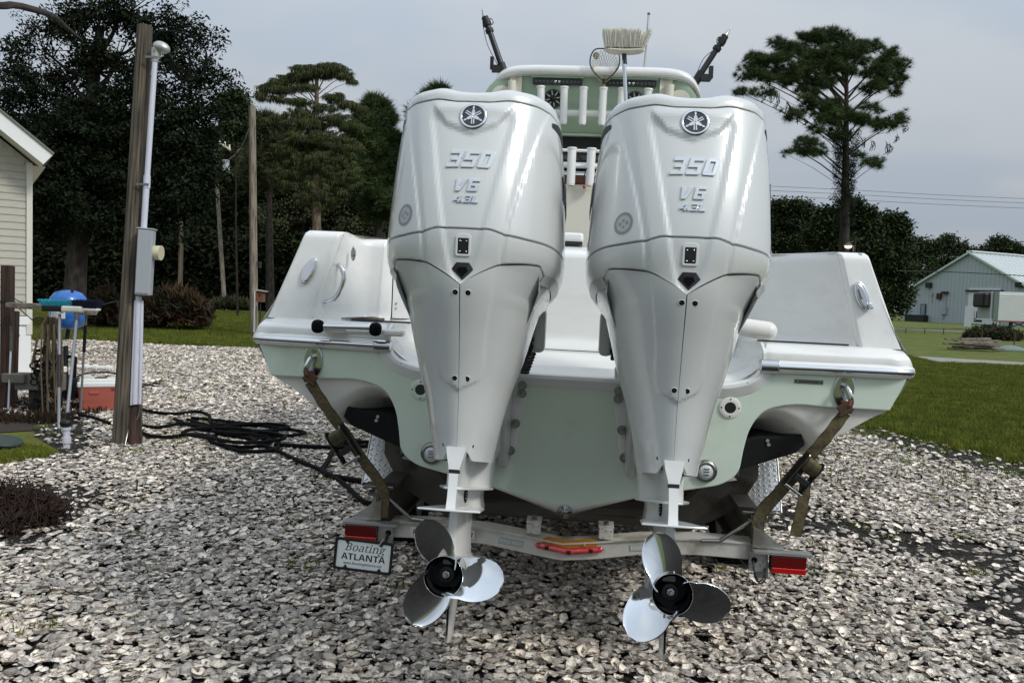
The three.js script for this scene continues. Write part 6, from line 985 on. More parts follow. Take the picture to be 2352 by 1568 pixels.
{
  const R = rng(640), g = spray(26, 71, 0.28, 0.035), mk = (label, x0, x1, y0, y1, D, N, mat) => { const o = thing('weed_shrub', label, 'shrub', undefined), L = []; const S = []; for (let i = 0; i < N; i++) { const px = lerp(x0, x1, R()), k = Math.sin(Math.PI * clamp((px - x0) / (x1 - x0), 0.05, 0.95)), d = D + (R() - 0.5) * 2.4, top = lerp(y1, y0, Math.pow(k, 0.4) * (0.75 + 0.3 * R())), p = at(px, lerp(y1, top, Math.sqrt(R())), d); if (p.y < 0) p.y = 0.05; const red = R(); L.push({ x: p.x, y: p.y, z: p.z, r: R() * 6.28, rx: (R() - 0.5), rz: (R() - 0.5), s: 0.6 + 0.7 * R(), c: [0.5 + 1.2 * red, 0.6 + 0.6 * R(), 0.6 + 0.6 * R()] }); } scatter('foliage', null, g, mat, L, o); for (let i = 0; i < 20; i++) { const f = at(lerp(x0, x1, R()), y1, D), q = f.clone(); q.y = 0; S.push(rod(q, q.clone().add(V3((R() - 0.5) * 0.6, 0.6 + R() * 0.8, (R() - 0.5) * 0.5)), 0.012, 0.005, 5)); } part('stem', S, M.bark, o); };
  mk('rust coloured weed thicket right of the service pole, along the left lawn', 318, 478, 672, 752, 30, 900, M.shrubRed);
  mk('rust coloured weed thicket behind the blue tank, left of the service pole', 205, 275, 676, 748, 30, 450, M.shrubRed);
  mk('low dark weeds along the far road left of the timber pole', 470, 580, 690, 712, 55, 260, M.leafOlive);
}
// ------------------------------------------------------------------ right: warehouse, semi trailer, sign, heaps
{
  const o = thing('warehouse', 'pale metal warehouse with a ribbed white gable roof, far right', 'warehouse'), D = 118;
  const pk = at(2230, 581, D), hw = 10.9, eh = 4.3, rh = pk.y, len = 46;     // own axes: gable in the plane z = 0, peak over the origin
  o.position.set(pk.x, 0, pk.z); o.rotation.y = -1.12;
  const wallM = std('#fff', 0.6, 0.1, { map: speckle('#adb7bb', 0.03, 20, 551) }), roofM = std('#d9dedd', 0.5, 0.2), trimM = std('#a6beb4', 0.6);
  const wall = part('wall', ext([[-hw, 0], [hw, 0], [hw, eh], [0, rh - 0.1], [-hw, eh]], len), wallM, o);
  for (let k = 0; k < 36; k++) { const x = -hw + 0.3 + k * (2 * hw - 0.6) / 35, h = lerp(rh - 0.3, eh - 0.1, Math.abs(x) / hw); part('wall_rib', box(0.09, h, 0.05, x, h / 2, 0.01), wallM, wall); }
  const pitch = Math.atan2(rh - eh, hw), sl = Math.hypot(rh - eh, hw) + 0.5;
  for (const s of [-1, 1]) {
    const rf = part('roof', box(sl, 0.12, len + 0.8, s * sl / 2, 0.08, 0).rotateZ(-s * pitch).translate(0, rh, -len / 2 + 0.1), roofM, o);
    for (let k = 0; k < 44; k++) part('roof_rib', box(sl, 0.16, 0.2, s * sl / 2, 0.2, 0).rotateZ(-s * pitch).translate(0, rh, -0.4 - k * 1.04), roofM, rf);
    part('rake_trim', box(sl, 0.3, 0.14, s * sl / 2, 0.05, 0).rotateZ(-s * pitch).translate(0, rh, 0.42), trimM, o);
  }
  part('ridge_cap', box(0.9, 0.18, len + 0.6, 0, rh + 0.28, -len / 2), roofM, o);
  o.updateMatrixWorld(true); const inv = o.matrixWorld.clone().invert(), eye = camera.position.clone().applyMatrix4(inv);
  const q = (px, py) => { const d = at(px, py, 10).applyMatrix4(inv).sub(eye); return eye.clone().addScaledVector(d, -eye.z / d.z); };
  const fix = (name, px, py, w, h, m, dd = 0.25) => { const p = q(px, py); return part(name, box(w, h, dd, p.x, p.y, dd / 2 + 0.05), m, o); };
  const dark = std('#1d1f22', 0.6), wn = fix('window', 2122, 712, 0.95, 1.9, dark, 0.1); part('pane', box(0.7, 1.7, 0.06, q(2122, 712).x, q(2122, 712).y, 0.16), phy('#7d8b90', 0.1), wn);
  fix('air_conditioner', 2112, 731, 3.2, 1.1, dark, 1.2); fix('wall_lamp', 2137, 655, 0.8, 0.8, dark, 0.5); fix('wall_lamp', 2345, 654, 0.9, 0.7, dark, 0.5); fix('alarm_box', 2160, 680, 0.7, 0.9, std('#4a1518', 0.6), 0.3); fix('vent_pipe', 2174, 672, 0.9, 0.35, dark, 0.5);
  fix('conduit', 2174, 693, 0.14, 2.6, M.greyBox, 0.1); fix('electric_box', 2171, 713, 0.8, 1.1, M.greyBox, 0.3); fix('conduit', 2168, 725, 0.17, 1.0, M.greyBox, 0.1); fix('conduit', 2142, 685, 0.1, 1.6, M.greyBox, 0.08); fix('conduit', 2142, 675, 0.4, 0.5, M.greyBox, 0.2);
  fix('door', 2262, 703, 4.8, 5.2, std('#d5dbdd', 0.6), 0.15); fix('door_hood', 2264, 668, 5.6, 0.25, dark, 0.4);
  fix('window', 2250, 727, 1.2, 1.5, dark, 0.2);
}
{
  const o = thing('semi_trailer', 'white refrigerated semi trailer with ribbed sides parked before the warehouse', 'semi trailer'), D = 80, a = at(2286, 669, D), b = at(2286, 736, D), x0 = a.x, z = a.z, H2 = a.y - b.y, cy = (a.y + b.y) / 2, L = 13;
  const body = part('body', box(L, H2, 2.5, x0 + L / 2, cy, z - 1.25), std('#d6d9d7', 0.45, 0.1), o);
  for (let k = 0; k < 12; k++) part('side_rib', box(L - 0.5, 0.035, 0.05, x0 + L / 2 + 0.25, cy - H2 / 2 + 0.25 + k * (H2 - 0.4) / 12, z + 0.02), std('#c2c8c5', 0.4, 0.2), body);
  part('corner_post', box(0.5, H2 + 0.05, 0.08, x0 + 0.2, cy, z + 0.03), std('#5d6a64', 0.6), o);
  part('cooling_unit', box(0.9, H2 * 0.52, 2.0, x0 - 0.5, cy + H2 * 0.2, z - 1.2, 0.25), std('#15090e', 0.5), o);
  part('front_frame', [box(0.3, H2, 2.3, x0 - 0.12, cy, z - 1.2), box(1.9, 0.12, 0.1, x0 - 0.9, cy - H2 / 2 + 0.1, z), box(0.1, 0.9, 0.1, x0 - 1.8, cy - H2 / 2 + 0.4, z)], M.greyBox, o);
  part('lower_rail', box(L, 0.14, 0.06, x0 + L / 2, cy - H2 / 2 - 0.03, z + 0.02), std('#7a3c2e', 0.6), o);
  part('landing_leg', [box(0.25, 1.2, 0.25, x0 + 2.0, 0.62, z - 0.3), box(0.25, 1.2, 0.25, x0 + 3.6, 0.62, z - 0.3), rod(V3(x0 + 2, 1.0, z - 0.3), V3(x0 + 3.6, 0.4, z - 0.3), 0.05), rod(V3(x0 + 2, 0.4, z - 0.3), V3(x0 + 3.6, 1.0, z - 0.3), 0.05)], M.black, o);
  for (const k of [5.1, 6.4]) { const w = new THREE.Group(); w.name = 'wheel'; o.add(w); w.position.set(x0 + k, 0.52, z - 0.35); part('tyre', cyl(0.52, 0.52, 0.5, 28).rotateX(Math.PI / 2), M.rubber, w); part('rim', lathe([[0.0001, 0.0], [0.12, 0.05], [0.28, 0.0], [0.3, 0.08]], 24).rotateX(Math.PI / 2).translate(0, 0, 0.24), M.white, w); }
}
{
  const o = thing('road_sign', 'back of a small sign on a post before the semi trailer', 'sign'), D = 66, f = at(2222, 740, D); part('post', rod(V3(f.x, 0, f.z), V3(f.x, at(2222, 712, D).y, f.z), 0.06, 0.06, 8), M.greyBox, o); part('panel', box(0.62, 1.7, 0.05, f.x, at(2222, 727, D).y, f.z + 0.08, 0.02), M.greyBox, o);
  const w = thing('plank_pile', 'low pile of old planks and rubble in the grass beyond the shell lane', 'wood pile'), R = rng(88), c = gnd(2250, 806); for (let k = 0; k < 9; k++) part('plank', box(1.4 + R() * 1.2, 0.07, 0.28, 0, 0, 0).rotateZ((R() - 0.5) * 0.12).rotateY((R() - 0.5) * 0.7).translate(c.x + (R() - 0.5) * 0.9, 0.1 + k * 0.055, c.z + (R() - 0.5) * 0.8), M.plank, w);
  const b = thing('small_skiff', 'small overturned pale green skiff in the grass near the right edge', 'skiff'), e = gnd(2318, 806); part('hull', new THREE.SphereGeometry(1, 24, 12, 0, 6.2832, 0, Math.PI / 2).scale(0.85, 0.25, 0.35).rotateY(0.15).translate(e.x, 0.02, e.z), std('#6d7a73', 0.7), b); part('keel', box(1.4, 0.05, 0.05, 0, 0, 0, 0.01).rotateY(0.15).translate(e.x, 0.27, e.z), std('#616c66', 0.7), b);
  const s = thing('rubbish_mound', 'overgrown dark mound at the right edge, behind the skiff', 'mound'), L = [], q = gnd(2345, 786); for (let i = 0; i < 420; i++) { const a = R() * 6.28, r = Math.sqrt(R()) * 1.7, h = 0.7 * (1 - (r / 2) ** 2); L.push({ x: q.x + r * Math.cos(a), y: h * R(), z: q.z - 3 + r * Math.sin(a) * 0.8, r: R() * 6, rx: R(), s: 0.7 + 0.6 * R(), c: [0.4 + 0.6 * R(), 0.4 + 0.5 * R(), 0.6] }); } scatter('foliage', null, spray(20, 73, 0.3, 0.04), M.leafOlive, L, s);
  for (const [x, lab] of [[2255, 'rusty stake upright in the grass, left of the skiff'], [2330, 'rusty stake upright in the grass by the overgrown mound']]) { const st = thing('lawn_stake', lab, 'stake'), p = gnd(x, 798); part('rod', rod(V3(p.x, 0, p.z), V3(p.x, 0.85, p.z), 0.03), std('#5b3428', 0.9), st); }
  for (const [k, lab] of [[0, 'topmost of three thin power lines crossing the sky on the right'], [10, 'middle of three thin power lines crossing the sky on the right'], [22, 'lowest of three thin power lines crossing the sky on the right']]) { const wr = thing('power_line', lab, 'power line', 'power lines across the right sky'); part('wire', tube([at(1740, 426 + k, 60), at(1950, 436 + k, 60), at(2150, 447 + k, 60), at(2420, 459 + k, 60)], 0.014, 30, 5), M.black, wr); }
  const w3 = thing('black_cable', 'single dark cable passing before the warehouse gable', 'cable'); part('wire', tube([at(2060, 622, 50), at(2200, 625, 50), at(2420, 637, 50)], 0.028, 20, 5), M.black, w3);
  const yl = thing('yard_lamp', 'small lit yard lamp on a dark post above the right bank of the boat', 'lamp'), y = at(1949, 566, 45); part('post', rod(V3(y.x + 0.35, 0, y.z), V3(y.x + 0.35, y.y + 0.6, y.z), 0.08), M.bark, yl); part('shade', lathe([[0.05, 0.22], [0.2, 0.12], [0.26, 0.04]], 24).translate(y.x, y.y, y.z), M.aluDark, yl); part('lamp_bulb', new THREE.SphereGeometry(0.2, 18, 10).scale(1, 0.6, 1).translate(y.x, y.y, y.z), new THREE.MeshStandardMaterial({ color: 0xffffff, emissive: new THREE.Color(1, 0.93, 0.72), emissiveIntensity: 1.0 }), yl); part('arm', rod(V3(y.x, y.y + 0.2, y.z), V3(y.x + 0.35, y.y + 0.3, y.z), 0.03), M.aluDark, yl);
  const pl = new THREE.PointLight(new THREE.Color(1, 0.93, 0.75), 2, 20); pl.position.set(y.x, y.y - 0.02, y.z); pl.shadow.radius = 8; yl.add(pl);
}
// ------------------------------------------------------------------ trees
const leafCluster = (n, seed, R0, len, wid) => { const R = rng(seed), pos = [], idx = []; for (let i = 0; i < n; i++) { const a = R() * 6.28, cz = R() * 2 - 1, sr = Math.sqrt(1 - cz * cz), rr = R0 * Math.cbrt(R()), p = [rr * sr * Math.cos(a), rr * cz * 0.75, rr * sr * Math.sin(a)], t = R() * 6.28, e = (R() - 0.6) * 1.6, d = [Math.cos(t) * Math.cos(e), Math.sin(e), Math.sin(t) * Math.cos(e)], u = R() * 6.28, s = new THREE.Vector3(...d).cross(V3(Math.cos(u), Math.sin(u), 0.3)).normalize(), l = len * (0.7 + 0.6 * R()), b = pos.length / 3; for (const [k, q] of [[0, 0], [0.45, -1], [0.45, 1], [1, 0]]) pos.push(p[0] + d[0] * l * k + s.x * wid * q, p[1] + d[1] * l * k + s.y * wid * q - 0.1 * l * k * k, p[2] + d[2] * l * k + s.z * wid * q); idx.push(b, b + 1, b + 2, b + 1, b + 3, b + 2); } const g = new THREE.BufferGeometry(); g.setAttribute('position', new THREE.Float32BufferAttribute(pos, 3)); g.setIndex(idx); g.computeVertexNormals(); return g; };
const needleTuft = (n, seed, len, w) => { const R = rng(seed), pos = [], idx = []; for (let i = 0; i < n; i++) { const a = R() * 6.28, cz = R() * 1.5 - 0.5, e = Math.asin(clamp(cz, -1, 1)), d = V3(Math.cos(a) * Math.cos(e), Math.sin(e), Math.sin(a) * Math.cos(e)), s = d.clone().cross(V3(R() - 0.5, R() - 0.5, R() - 0.5)).normalize(), l = len * (0.7 + 0.5 * R()), b = pos.length / 3; pos.push(s.x * w, s.y * w, s.z * w, -s.x * w, -s.y * w, -s.z * w, d.x * l, d.y * l - 0.12 * l, d.z * l); idx.push(b, b + 1, b + 2); } const g = new THREE.BufferGeometry(); g.setAttribute('position', new THREE.Float32BufferAttribute(pos, 3)); g.setIndex(idx); g.computeVertexNormals(); return g; };
const droop = (n, seed, len, w) => { const R = rng(seed), pos = [], idx = []; for (let i = 0; i < n; i++) { const a = R() * 6.28, o = 0.25 * len * R(), l = len * (0.5 + 0.7 * R()), c = Math.cos(a), s = Math.sin(a), b = pos.length / 3, out = 0.55 * R() * len, tw = R() * 6.28, wx = Math.cos(tw) * w, wz = Math.sin(tw) * w; for (const [k, q] of [[0, 0.6], [0.4, 1], [1, 0]]) for (const sg of [-1, 1]) pos.push(c * (o + out * Math.min(1, k * 1.6)) + wx * q * sg, -l * k * k * 0.8 + 0.05 * len * k, s * (o + out * Math.min(1, k * 1.6)) + wz * q * sg); idx.push(b, b + 1, b + 3, b, b + 3, b + 2, b + 2, b + 3, b + 5); } const g = new THREE.BufferGeometry(); g.setAttribute('position', new THREE.Float32BufferAttribute(pos, 3)); g.setIndex(idx); g.computeVertexNormals(); return g; };
const GEO = { broad: leafCluster(26, 801, 0.36, 0.15, 0.034), broadFar: leafCluster(24, 802, 0.75, 0.34, 0.09), pine: needleTuft(80, 803, 0.42, 0.010), pineFar: needleTuft(46, 804, 0.6, 0.026), cyp: droop(44, 805, 0.75, 0.022) };
// blobs: [x, y, rx, ry, clusters] in sight-line units; a crown grows as clusters through each blob's volume, thicker to its outside
function tree(name, label, cat, D, foot, topPx, r0, blobs, kind, mat, seed, o2 = {}) {
  const o = thing(name, label, cat, o2.group), R = rng(seed), S = D / F, g0 = at(foot[0], foot[1], D), base = V3(g0.x, 0, g0.z), top = at(topPx[0], topPx[1], D + (o2.lean || 0)), wood = [];
  const mid = base.clone().lerp(top, 0.5).add(V3((R() - 0.5) * 0.5, 0, (R() - 0.5) * 0.5)), spine = new THREE.CatmullRomCurve3([base, mid, top]);
  for (let k = 0; k < 10; k++) wood.push(rod(spine.getPoint(k / 10), spine.getPoint((k + 1) / 10), lerp(r0, r0 * (o2.taper || 0.35), k / 10), lerp(r0, r0 * (o2.taper || 0.35), (k + 1) / 10), 12));
  const list = [];
  for (const [bx, by, rx, ry, n, dz = 0] of blobs) {
    const c = at(bx, by, D + dz), a = rx * S, b = ry * S, depth = (o2.depth || 0.9) * Math.min(a, 4.5);
    const t = clamp((c.y - b * 0.6 - base.y - (o2.rise || 0) * Math.abs(c.x - lerp(base.x, top.x, 0.7))) / (top.y - base.y), 0.12, 0.97), from = spine.getPoint(t * 0.92), end = c.clone().add(V3(0, -b * 0.3, 0)), mm = from.clone().lerp(end, 0.55).add(V3(0, (o2.arch ?? -0.08) * from.distanceTo(end), 0));
    const rr = Math.max(0.02, r0 * (o2.limb || 0.3) * Math.min(1, a / 1.6)); wood.push(rod(from, mm, rr, rr * 0.7, 7), rod(mm, end, rr * 0.7, rr * 0.35, 7));
    for (let k = 0; k < (o2.twigs ?? 5); k++) { const q = V3((R() * 2 - 1) * a * 0.85, (R() * 1.6 - 0.8) * b, (R() * 2 - 1) * depth * 0.8).add(c); wood.push(rod(mm.clone().lerp(end, 0.3 + 0.7 * R()), q, rr * 0.35, rr * 0.1, 5)); }
    const subs = []; if (o2.clumps) for (let i = 0; i < Math.max(2, n / o2.clumps); i++) { let x, y, z; do { x = R() * 2 - 1; y = R() * 2 - 1; z = R() * 2 - 1; } while (x * x + y * y + z * z > 1); subs.push([x, y, z]); }
    for (let i = 0; i < n; i++) {
      if (o2.clumps) {
        const s = subs[i % subs.length], g = () => (R() + R() + R() - 1.5) * (o2.clumpR || 0.6), v = 0.5 + 0.8 * R();
        list.push({ x: c.x + s[0] * a + g(), y: Math.max(0.15, c.y + s[1] * b + g() * 0.6), z: c.z + s[2] * depth + g(), r: R() * 6.28, rx: (R() - 0.5) * (o2.tilt ?? 1.2), rz: (R() - 0.5) * (o2.tilt ?? 1.2), s: (o2.size || 1) * (0.65 + 0.7 * R()), c: [v * (0.85 + 0.35 * R()), v, v * (0.8 + 0.35 * R())] });
        continue;
      }
      let x, y, z, q; do { x = R() * 2 - 1; y = R() * 2 - 1; z = R() * 2 - 1; q = x * x + y * y + z * z; } while (q > 1 || (q < (o2.hollow ?? 0.2) && R() < 0.8));
      const lump = 1 + 0.22 * (fbm(Math.atan2(y, x) / 6.2832 + 0.5 + bx * 0.01, z * 0.5 + 0.5, 8, 8, 2, seed) - 0.5) * 2, v = 0.55 + 0.75 * R();
      if (o2.keep && R() > o2.keep(bx, by)) continue;
      list.push({ x: c.x + x * a * lump, y: Math.max(0.15, c.y + y * b * lump), z: c.z + z * depth, r: R() * 6.28, rx: (R() - 0.5) * (o2.tilt ?? 1.2), rz: (R() - 0.5) * (o2.tilt ?? 1.2), s: (o2.size || 1) * (0.65 + 0.7 * R()), c: [v * (0.85 + 0.35 * R()), v, v * (0.8 + 0.35 * R())] });
    }
  }
  part('trunk', wood, o2.bark || M.bark, o);
  const im = scatter('crown', null, GEO[kind], mat, list, o);
  return o;
}
const bl = (...rows) => rows;
tree('oak_tree', 'huge dark broad-leaved tree filling the upper left behind the service pole', 'tree', 27, [165, 760], [230, 60], 0.38, bl(
  [40, 150, 60, 60, 48], [95, 90, 75, 70, 78], [180, 40, 100, 70, 115], [280, 10, 95, 60, 104], [345, 60, 70, 60, 78], [400, 75, 55, 50, 56], [455, 100, 42, 38, 32], [490, 85, 18, 18, 8], [470, 150, 45, 35, 33], [150, 150, 110, 70, 119], [270, 120, 110, 80, 130], [370, 170, 90, 70, 104], [450, 205, 55, 40, 45], [500, 178, 28, 14, 11], [55, 240, 85, 70, 135], [170, 250, 120, 80, 208], [300, 240, 120, 80, 208], [410, 270, 85, 65, 135], [480, 250, 40, 40, 39], [20, 330, 90, 70, 390], [130, 350, 130, 90, 675], [270, 350, 130, 90, 675], [400, 360, 100, 80, 525], [445, 330, 40, 50, 165], [110, 460, 120, 90, 525], [240, 470, 120, 90, 525], [360, 460, 110, 90, 525], [425, 430, 50, 70, 285]), 'broad', M.leafDark, 1001, { depth: 0.6, size: 0.9, twigs: 7, clumps: 11, clumpR: 0.46 });
tree('cypress_tree', 'tall flat-topped cypress with layered drooping foliage, left of the motors', 'tree', 46, [728, 760], [727, 150], 0.36, bl(
  [705, 156, 40, 9, 105], [760, 154, 40, 10, 120], [728, 166, 55, 10, 120], [790, 172, 26, 9, 66], [810, 184, 12, 6, 21], [675, 176, 40, 10, 90], [640, 188, 30, 9, 69], [612, 200, 22, 10, 51], [600, 216, 16, 10, 36], [650, 205, 36, 9, 60], [700, 198, 36, 9, 60], [640, 226, 26, 8, 36], [690, 232, 34, 9, 51], [770, 222, 26, 12, 54], [795, 238, 26, 9, 51], [822, 246, 20, 7, 30], [745, 246, 30, 9, 45], [640, 270, 22, 7, 30], [612, 276, 14, 6, 18], [690, 262, 40, 16, 105], [700, 285, 60, 16, 180], [770, 272, 46, 14, 120], [810, 290, 32, 12, 75], [730, 318, 80, 22, 255], [670, 340, 50, 24, 165], [790, 335, 50, 22, 150], [730, 370, 80, 30, 240], [660, 400, 50, 30, 150], [790, 400, 50, 34, 150], [730, 440, 70, 40, 165]), 'cyp', M.cypress, 1002, { depth: 0.6, size: 0.46, bark: M.barkPale, arch: 0.06, taper: 0.25, limb: 0.2, twigs: 5, tilt: 0.5, hollow: 0 });
tree('pine_tree', 'dark bushy pine between the flat-topped cypress and the left motor', 'tree', 52, [872, 760], [866, 235], 0.36, bl([858, 236, 18, 14, 60], [880, 250, 18, 16, 60], [835, 262, 24, 18, 80], [893, 272, 16, 14, 46], [862, 280, 38, 24, 140], [840, 310, 45, 28, 170], [896, 318, 20, 22, 60], [918, 325, 12, 16, 34], [870, 340, 44, 30, 160], [890, 380, 50, 40, 200], [840, 390, 50, 50, 220], [880, 450, 60, 60, 260]), 'pineFar', M.pineNeedle, 1003, { bark: M.bark });
tree('pine_tree', 'pine whose tip shows just above the upper left corner of the left motor', 'tree', 50, [985, 740], [990, 205], 0.34, bl([955, 262, 12, 16, 40], [968, 245, 12, 12, 34], [985, 222, 18, 12, 56], [1008, 208, 18, 9, 44], [1000, 240, 30, 24, 90], [970, 300, 30, 40, 120]), 'pineFar', M.pineNeedle, 1004, {});
tree('slender_tree', 'slender loose-crowned tree between the oak and the timber pole', 'tree', 44, [545, 740], [543, 215], 0.07, bl([543, 218, 20, 10, 50], [520, 235, 22, 16, 60], [560, 246, 16, 16, 50], [530, 262, 32, 16, 80], [565, 268, 14, 10, 24], [545, 295, 40, 22, 120], [590, 300, 24, 20, 60]), 'broad', M.leafGreen, 1005, { size: 1.2 });
tree('pine_tree', 'rounded pine crown just right of the top of the timber pole', 'tree', 52, [620, 740], [618, 268], 0.3, bl([612, 275, 26, 12, 70], [635, 290, 22, 16, 70], [600, 310, 34, 26, 120], [640, 340, 40, 40, 160], [600, 390, 50, 50, 200]), 'pineFar', M.leafOlive, 1006, {});
tree('mixed_tree', 'yellowish green tree filling in below the flat-topped cypress', 'tree', 64, [690, 750], [690, 330], 0.3, bl([640, 350, 45, 30, 130], [700, 345, 55, 28, 150], [770, 350, 60, 34, 170], [830, 360, 45, 34, 130], [610, 400, 50, 40, 150], [680, 420, 70, 50, 220], [770, 430, 70, 50, 220], [850, 430, 50, 50, 170], [650, 500, 80, 50, 200], [760, 510, 80, 50, 200], [850, 520, 50, 50, 150]), 'broadFar', M.leafOlive, 1007, { size: 0.62, clumps: 8, clumpR: 0.9 });
tree('mixed_tree', 'dim green tree between the transformer pole and the timber pole', 'tree', 68, [550, 740], [550, 330], 0.3, bl([530, 340, 40, 30, 110], [575, 350, 36, 34, 110], [550, 400, 60, 40, 180], [510, 430, 50, 40, 150], [570, 460, 50, 50, 170], [530, 520, 60, 50, 170]), 'broadFar', M.leafOlive, 1008, { size: 0.6, clumps: 8, clumpR: 0.9 });
{ // the wood behind: one mass
  const R = rng(777), L = []; const topAt = (x) => interp([[-60, 330], [60, 340], [200, 350], [420, 330], [520, 300], [600, 300], [700, 320], [820, 320], [900, 340], [960, 380], [1050, 420]], x) + 22 * (fbm(x / 300 + 1, 0.3, 16, 16, 3, 9) - 0.5);
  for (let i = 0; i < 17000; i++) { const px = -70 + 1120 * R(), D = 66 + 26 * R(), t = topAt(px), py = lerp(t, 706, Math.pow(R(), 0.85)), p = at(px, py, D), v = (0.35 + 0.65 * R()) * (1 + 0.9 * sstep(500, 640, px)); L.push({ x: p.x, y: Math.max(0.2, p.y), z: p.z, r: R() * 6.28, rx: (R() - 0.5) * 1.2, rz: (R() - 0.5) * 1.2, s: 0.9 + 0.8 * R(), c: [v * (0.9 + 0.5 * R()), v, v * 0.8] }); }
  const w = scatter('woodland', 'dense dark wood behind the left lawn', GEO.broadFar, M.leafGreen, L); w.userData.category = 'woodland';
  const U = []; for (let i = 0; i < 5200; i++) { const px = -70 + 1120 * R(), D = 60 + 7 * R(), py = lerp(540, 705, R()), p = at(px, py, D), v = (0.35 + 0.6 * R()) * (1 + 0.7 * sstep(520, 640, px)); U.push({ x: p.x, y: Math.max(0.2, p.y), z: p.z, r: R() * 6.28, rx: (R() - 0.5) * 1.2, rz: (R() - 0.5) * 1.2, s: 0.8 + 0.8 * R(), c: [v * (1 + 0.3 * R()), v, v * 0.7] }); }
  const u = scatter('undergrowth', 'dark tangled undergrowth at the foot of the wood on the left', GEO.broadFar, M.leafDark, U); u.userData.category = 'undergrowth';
  for (const [x, D, y0, r, lab] of [[412, 50, 420, 0.16, 'pale tree trunk standing in the dark wood, nearest the service pole'], [835, 51, 590, 0.14, 'thin dark trunk at the edge of the wood, nearest the left motor']]) { const o = thing('tree_trunk', lab, 'tree'), a = at(x, 700, D), b = at(x + 6, y0, D); part('trunk', rod(V3(a.x, 0, a.z), b, r, r * 0.7, 10), M.barkPale, o); }
}
{
  const z = (x, y, rx, ry, n, dz) => [1653.7 + x * 0.3516, 30.6 + y * 0.3516, rx * 0.3516, ry * 0.3516, Math.round(n * 1.6), dz || 0];
  const o = tree('tall_pine', 'tall lone pine with an ivy-clad trunk and umbrella crown against the sky', 'tree', 58, [1937, 750], [1946, 130], 0.47, bl(
    z(580, 165, 70, 40, 46), z(700, 145, 75, 40, 50), z(780, 180, 55, 40, 40), z(420, 220, 90, 50, 60), z(960, 220, 75, 45, 56), z(640, 240, 140, 60, 110), z(840, 260, 110, 60, 90), z(260, 300, 75, 45, 50), z(1110, 290, 60, 40, 34), z(400, 320, 120, 60, 90), z(600, 340, 140, 60, 110), z(800, 350, 120, 60, 90), z(1000, 350, 110, 60, 84), z(1170, 330, 55, 45, 36), z(190, 385, 65, 40, 36), z(310, 410, 90, 40, 54), z(480, 420, 110, 50, 70), z(680, 430, 110, 50, 70), z(1130, 430, 80, 50, 50), z(1020, 480, 100, 45, 54), z(1150, 510, 35, 20, 12), z(160, 520, 45, 22, 14), z(220, 520, 35, 16, 9), z(340, 515, 30, 14, 8), z(560, 530, 90, 45, 44), z(660, 600, 80, 60, 56), z(500, 650, 75, 28, 28), z(760, 620, 90, 50, 54), z(740, 700, 100, 50, 60), z(840, 660, 90, 40, 44), z(1000, 620, 60, 26, 16), z(960, 690, 100, 34, 46), z(1090, 735, 85, 38, 44), z(1190, 680, 36, 22, 12), z(640, 770, 50, 24, 14), z(780, 780, 55, 45, 30), z(560, 830, 80, 26, 28), z(520, 890, 70, 30, 26), z(630, 900, 55, 26, 18), z(430, 912, 24, 12, 5), z(960, 975, 60, 18, 13), z(1045, 972, 34, 22, 12), z(900, 930, 40, 18, 6)), 'pine', M.pineNeedle, 1010, { depth: 0.6, size: 1.02, arch: 0.03, limb: 0.26, taper: 0.2, rise: 0.35, clumps: 8, clumpR: 0.48, twigs: 5 });
  const R = rng(1011), L = []; for (let i = 0; i < 520; i++) { const k = Math.pow(R(), 0.8), c = at(lerp(1936, 1946, k), lerp(520, 300, k), 58), a = R() * 6.28, r = lerp(0.55, 0.75, k) * (0.6 + 0.6 * R()); L.push({ x: c.x + r * Math.cos(a), y: c.y, z: c.z + r * Math.sin(a), r: R() * 6, rx: R(), s: 0.5 + 0.4 * R(), c: [0.8, 0.8, 0.8] }); }
  const iv = scatter('ivy', null, GEO.broad, M.leafDark, L, o); 
  const moss = []; for (const [x, y, l] of [[1755, 205, 26], [1771, 210, 22], [1784, 215, 36], [1808, 232, 34], [1832, 262, 18], [1850, 272, 14], [1872, 270, 16], [1984, 318, 20], [2004, 325, 18], [2036, 330, 24], [2044, 332, 20], [2058, 312, 14], [2079, 290, 12]]) { const a = at(x, y, 57.5), b = at(x - 2, y + l, 57.5), q = a.clone().lerp(b, 0.5).add(V3(0.12, 0, 0)); for (let k = 0; k < 5; k++) { const e = () => V3((R() - 0.5) * 0.35, (R() - 0.5) * 0.3, (R() - 0.5) * 0.35); moss.push(tube([a.clone().add(e()), q.clone().add(e()), b.clone().add(e())], 0.022, 8, 4)); } }
  part('hanging_moss', moss, M.leafDark, o);
}
const clump = (name, label, D, foot, blobs, seed, kind, mat, opt = {}) => tree(name, label, 'tree', D, foot, [blobs[0][0], blobs[0][1] + blobs[0][3]], 0.4, blobs, kind, mat, seed, { hollow: 0.1, ...opt });
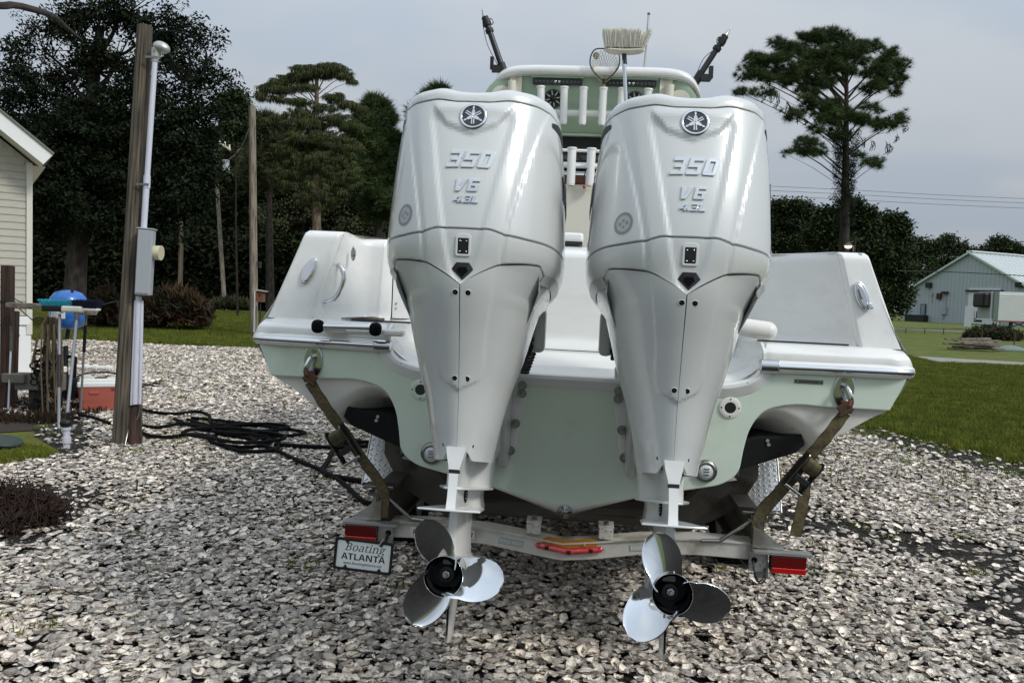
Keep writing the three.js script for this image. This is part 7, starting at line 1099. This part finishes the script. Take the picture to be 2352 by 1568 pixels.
clump('round_pine', 'round-crowned green tree just right of the right motor', 74, [1812, 745], bl([1800, 478, 32, 20, 130], [1835, 480, 30, 20, 120], [1862, 498, 18, 18, 60], [1790, 510, 34, 28, 150], [1830, 515, 40, 26, 180], [1800, 560, 50, 30, 200], [1850, 560, 30, 26, 100]), 1020, 'broadFar', M.leafGreen, { size: 0.8 });
clump('dark_evergreen', 'dense dark evergreen behind the foot of the tall ivy-clad pine', 68, [1930, 745], bl([1960, 470, 22, 14, 70], [1985, 490, 24, 20, 100], [1905, 495, 28, 18, 100], [1935, 510, 44, 26, 190], [1990, 530, 34, 30, 170], [1890, 535, 40, 30, 180], [1940, 560, 60, 36, 300], [2000, 580, 40, 36, 190], [1900, 590, 60, 30, 200]), 1021, 'broadFar', M.leafGreen, { size: 0.8 });
clump('leafy_tree', 'open green tree left of the warehouse, sky showing through its right side', 72, [2030, 745], bl([2045, 500, 24, 14, 70], [2068, 520, 20, 18, 70], [2075, 548, 14, 16, 46], [2030, 530, 30, 20, 110], [2050, 570, 36, 22, 130], [2020, 600, 40, 40, 220], [2060, 620, 34, 40, 190], [2070, 670, 26, 50, 170], [2010, 680, 60, 50, 260]), 1022, 'broadFar', M.leafGreen, { size: 0.8 });
clump('distant_pine', 'first distant tree behind the left slope of the warehouse roof', 150, [2112, 735], bl([2110, 556, 18, 10, 40], [2095, 575, 24, 16, 70], [2130, 575, 24, 16, 70], [2110, 610, 50, 36, 160]), 1023, 'broadFar', M.leafGreen, { size: 1.5 });
clump('distant_pine', 'pointed distant tree right behind the peak of the warehouse roof', 150, [2182, 735], bl([2180, 548, 12, 10, 30], [2165, 562, 18, 12, 50], [2195, 566, 20, 12, 50], [2180, 600, 44, 36, 150], [2220, 572, 16, 8, 26]), 1024, 'broadFar', M.leafGreen, { size: 1.5 });
clump('distant_pine', 'distant tree behind the warehouse roof, at the right edge of the picture', 150, [2300, 735], bl([2295, 556, 18, 12, 46], [2275, 574, 22, 12, 50], [2320, 570, 22, 14, 60], [2345, 580, 24, 12, 60], [2300, 620, 50, 40, 170], [2240, 585, 26, 10, 40]), 1025, 'broadFar', M.leafGreen, { size: 1.5 });

// ------------------------------------------------------------------ shadows everywhere, then draw
scene.traverse((o) => { if (o.isMesh) { o.castShadow = true; o.receiveShadow = true; } });
renderer.render(scene, camera);
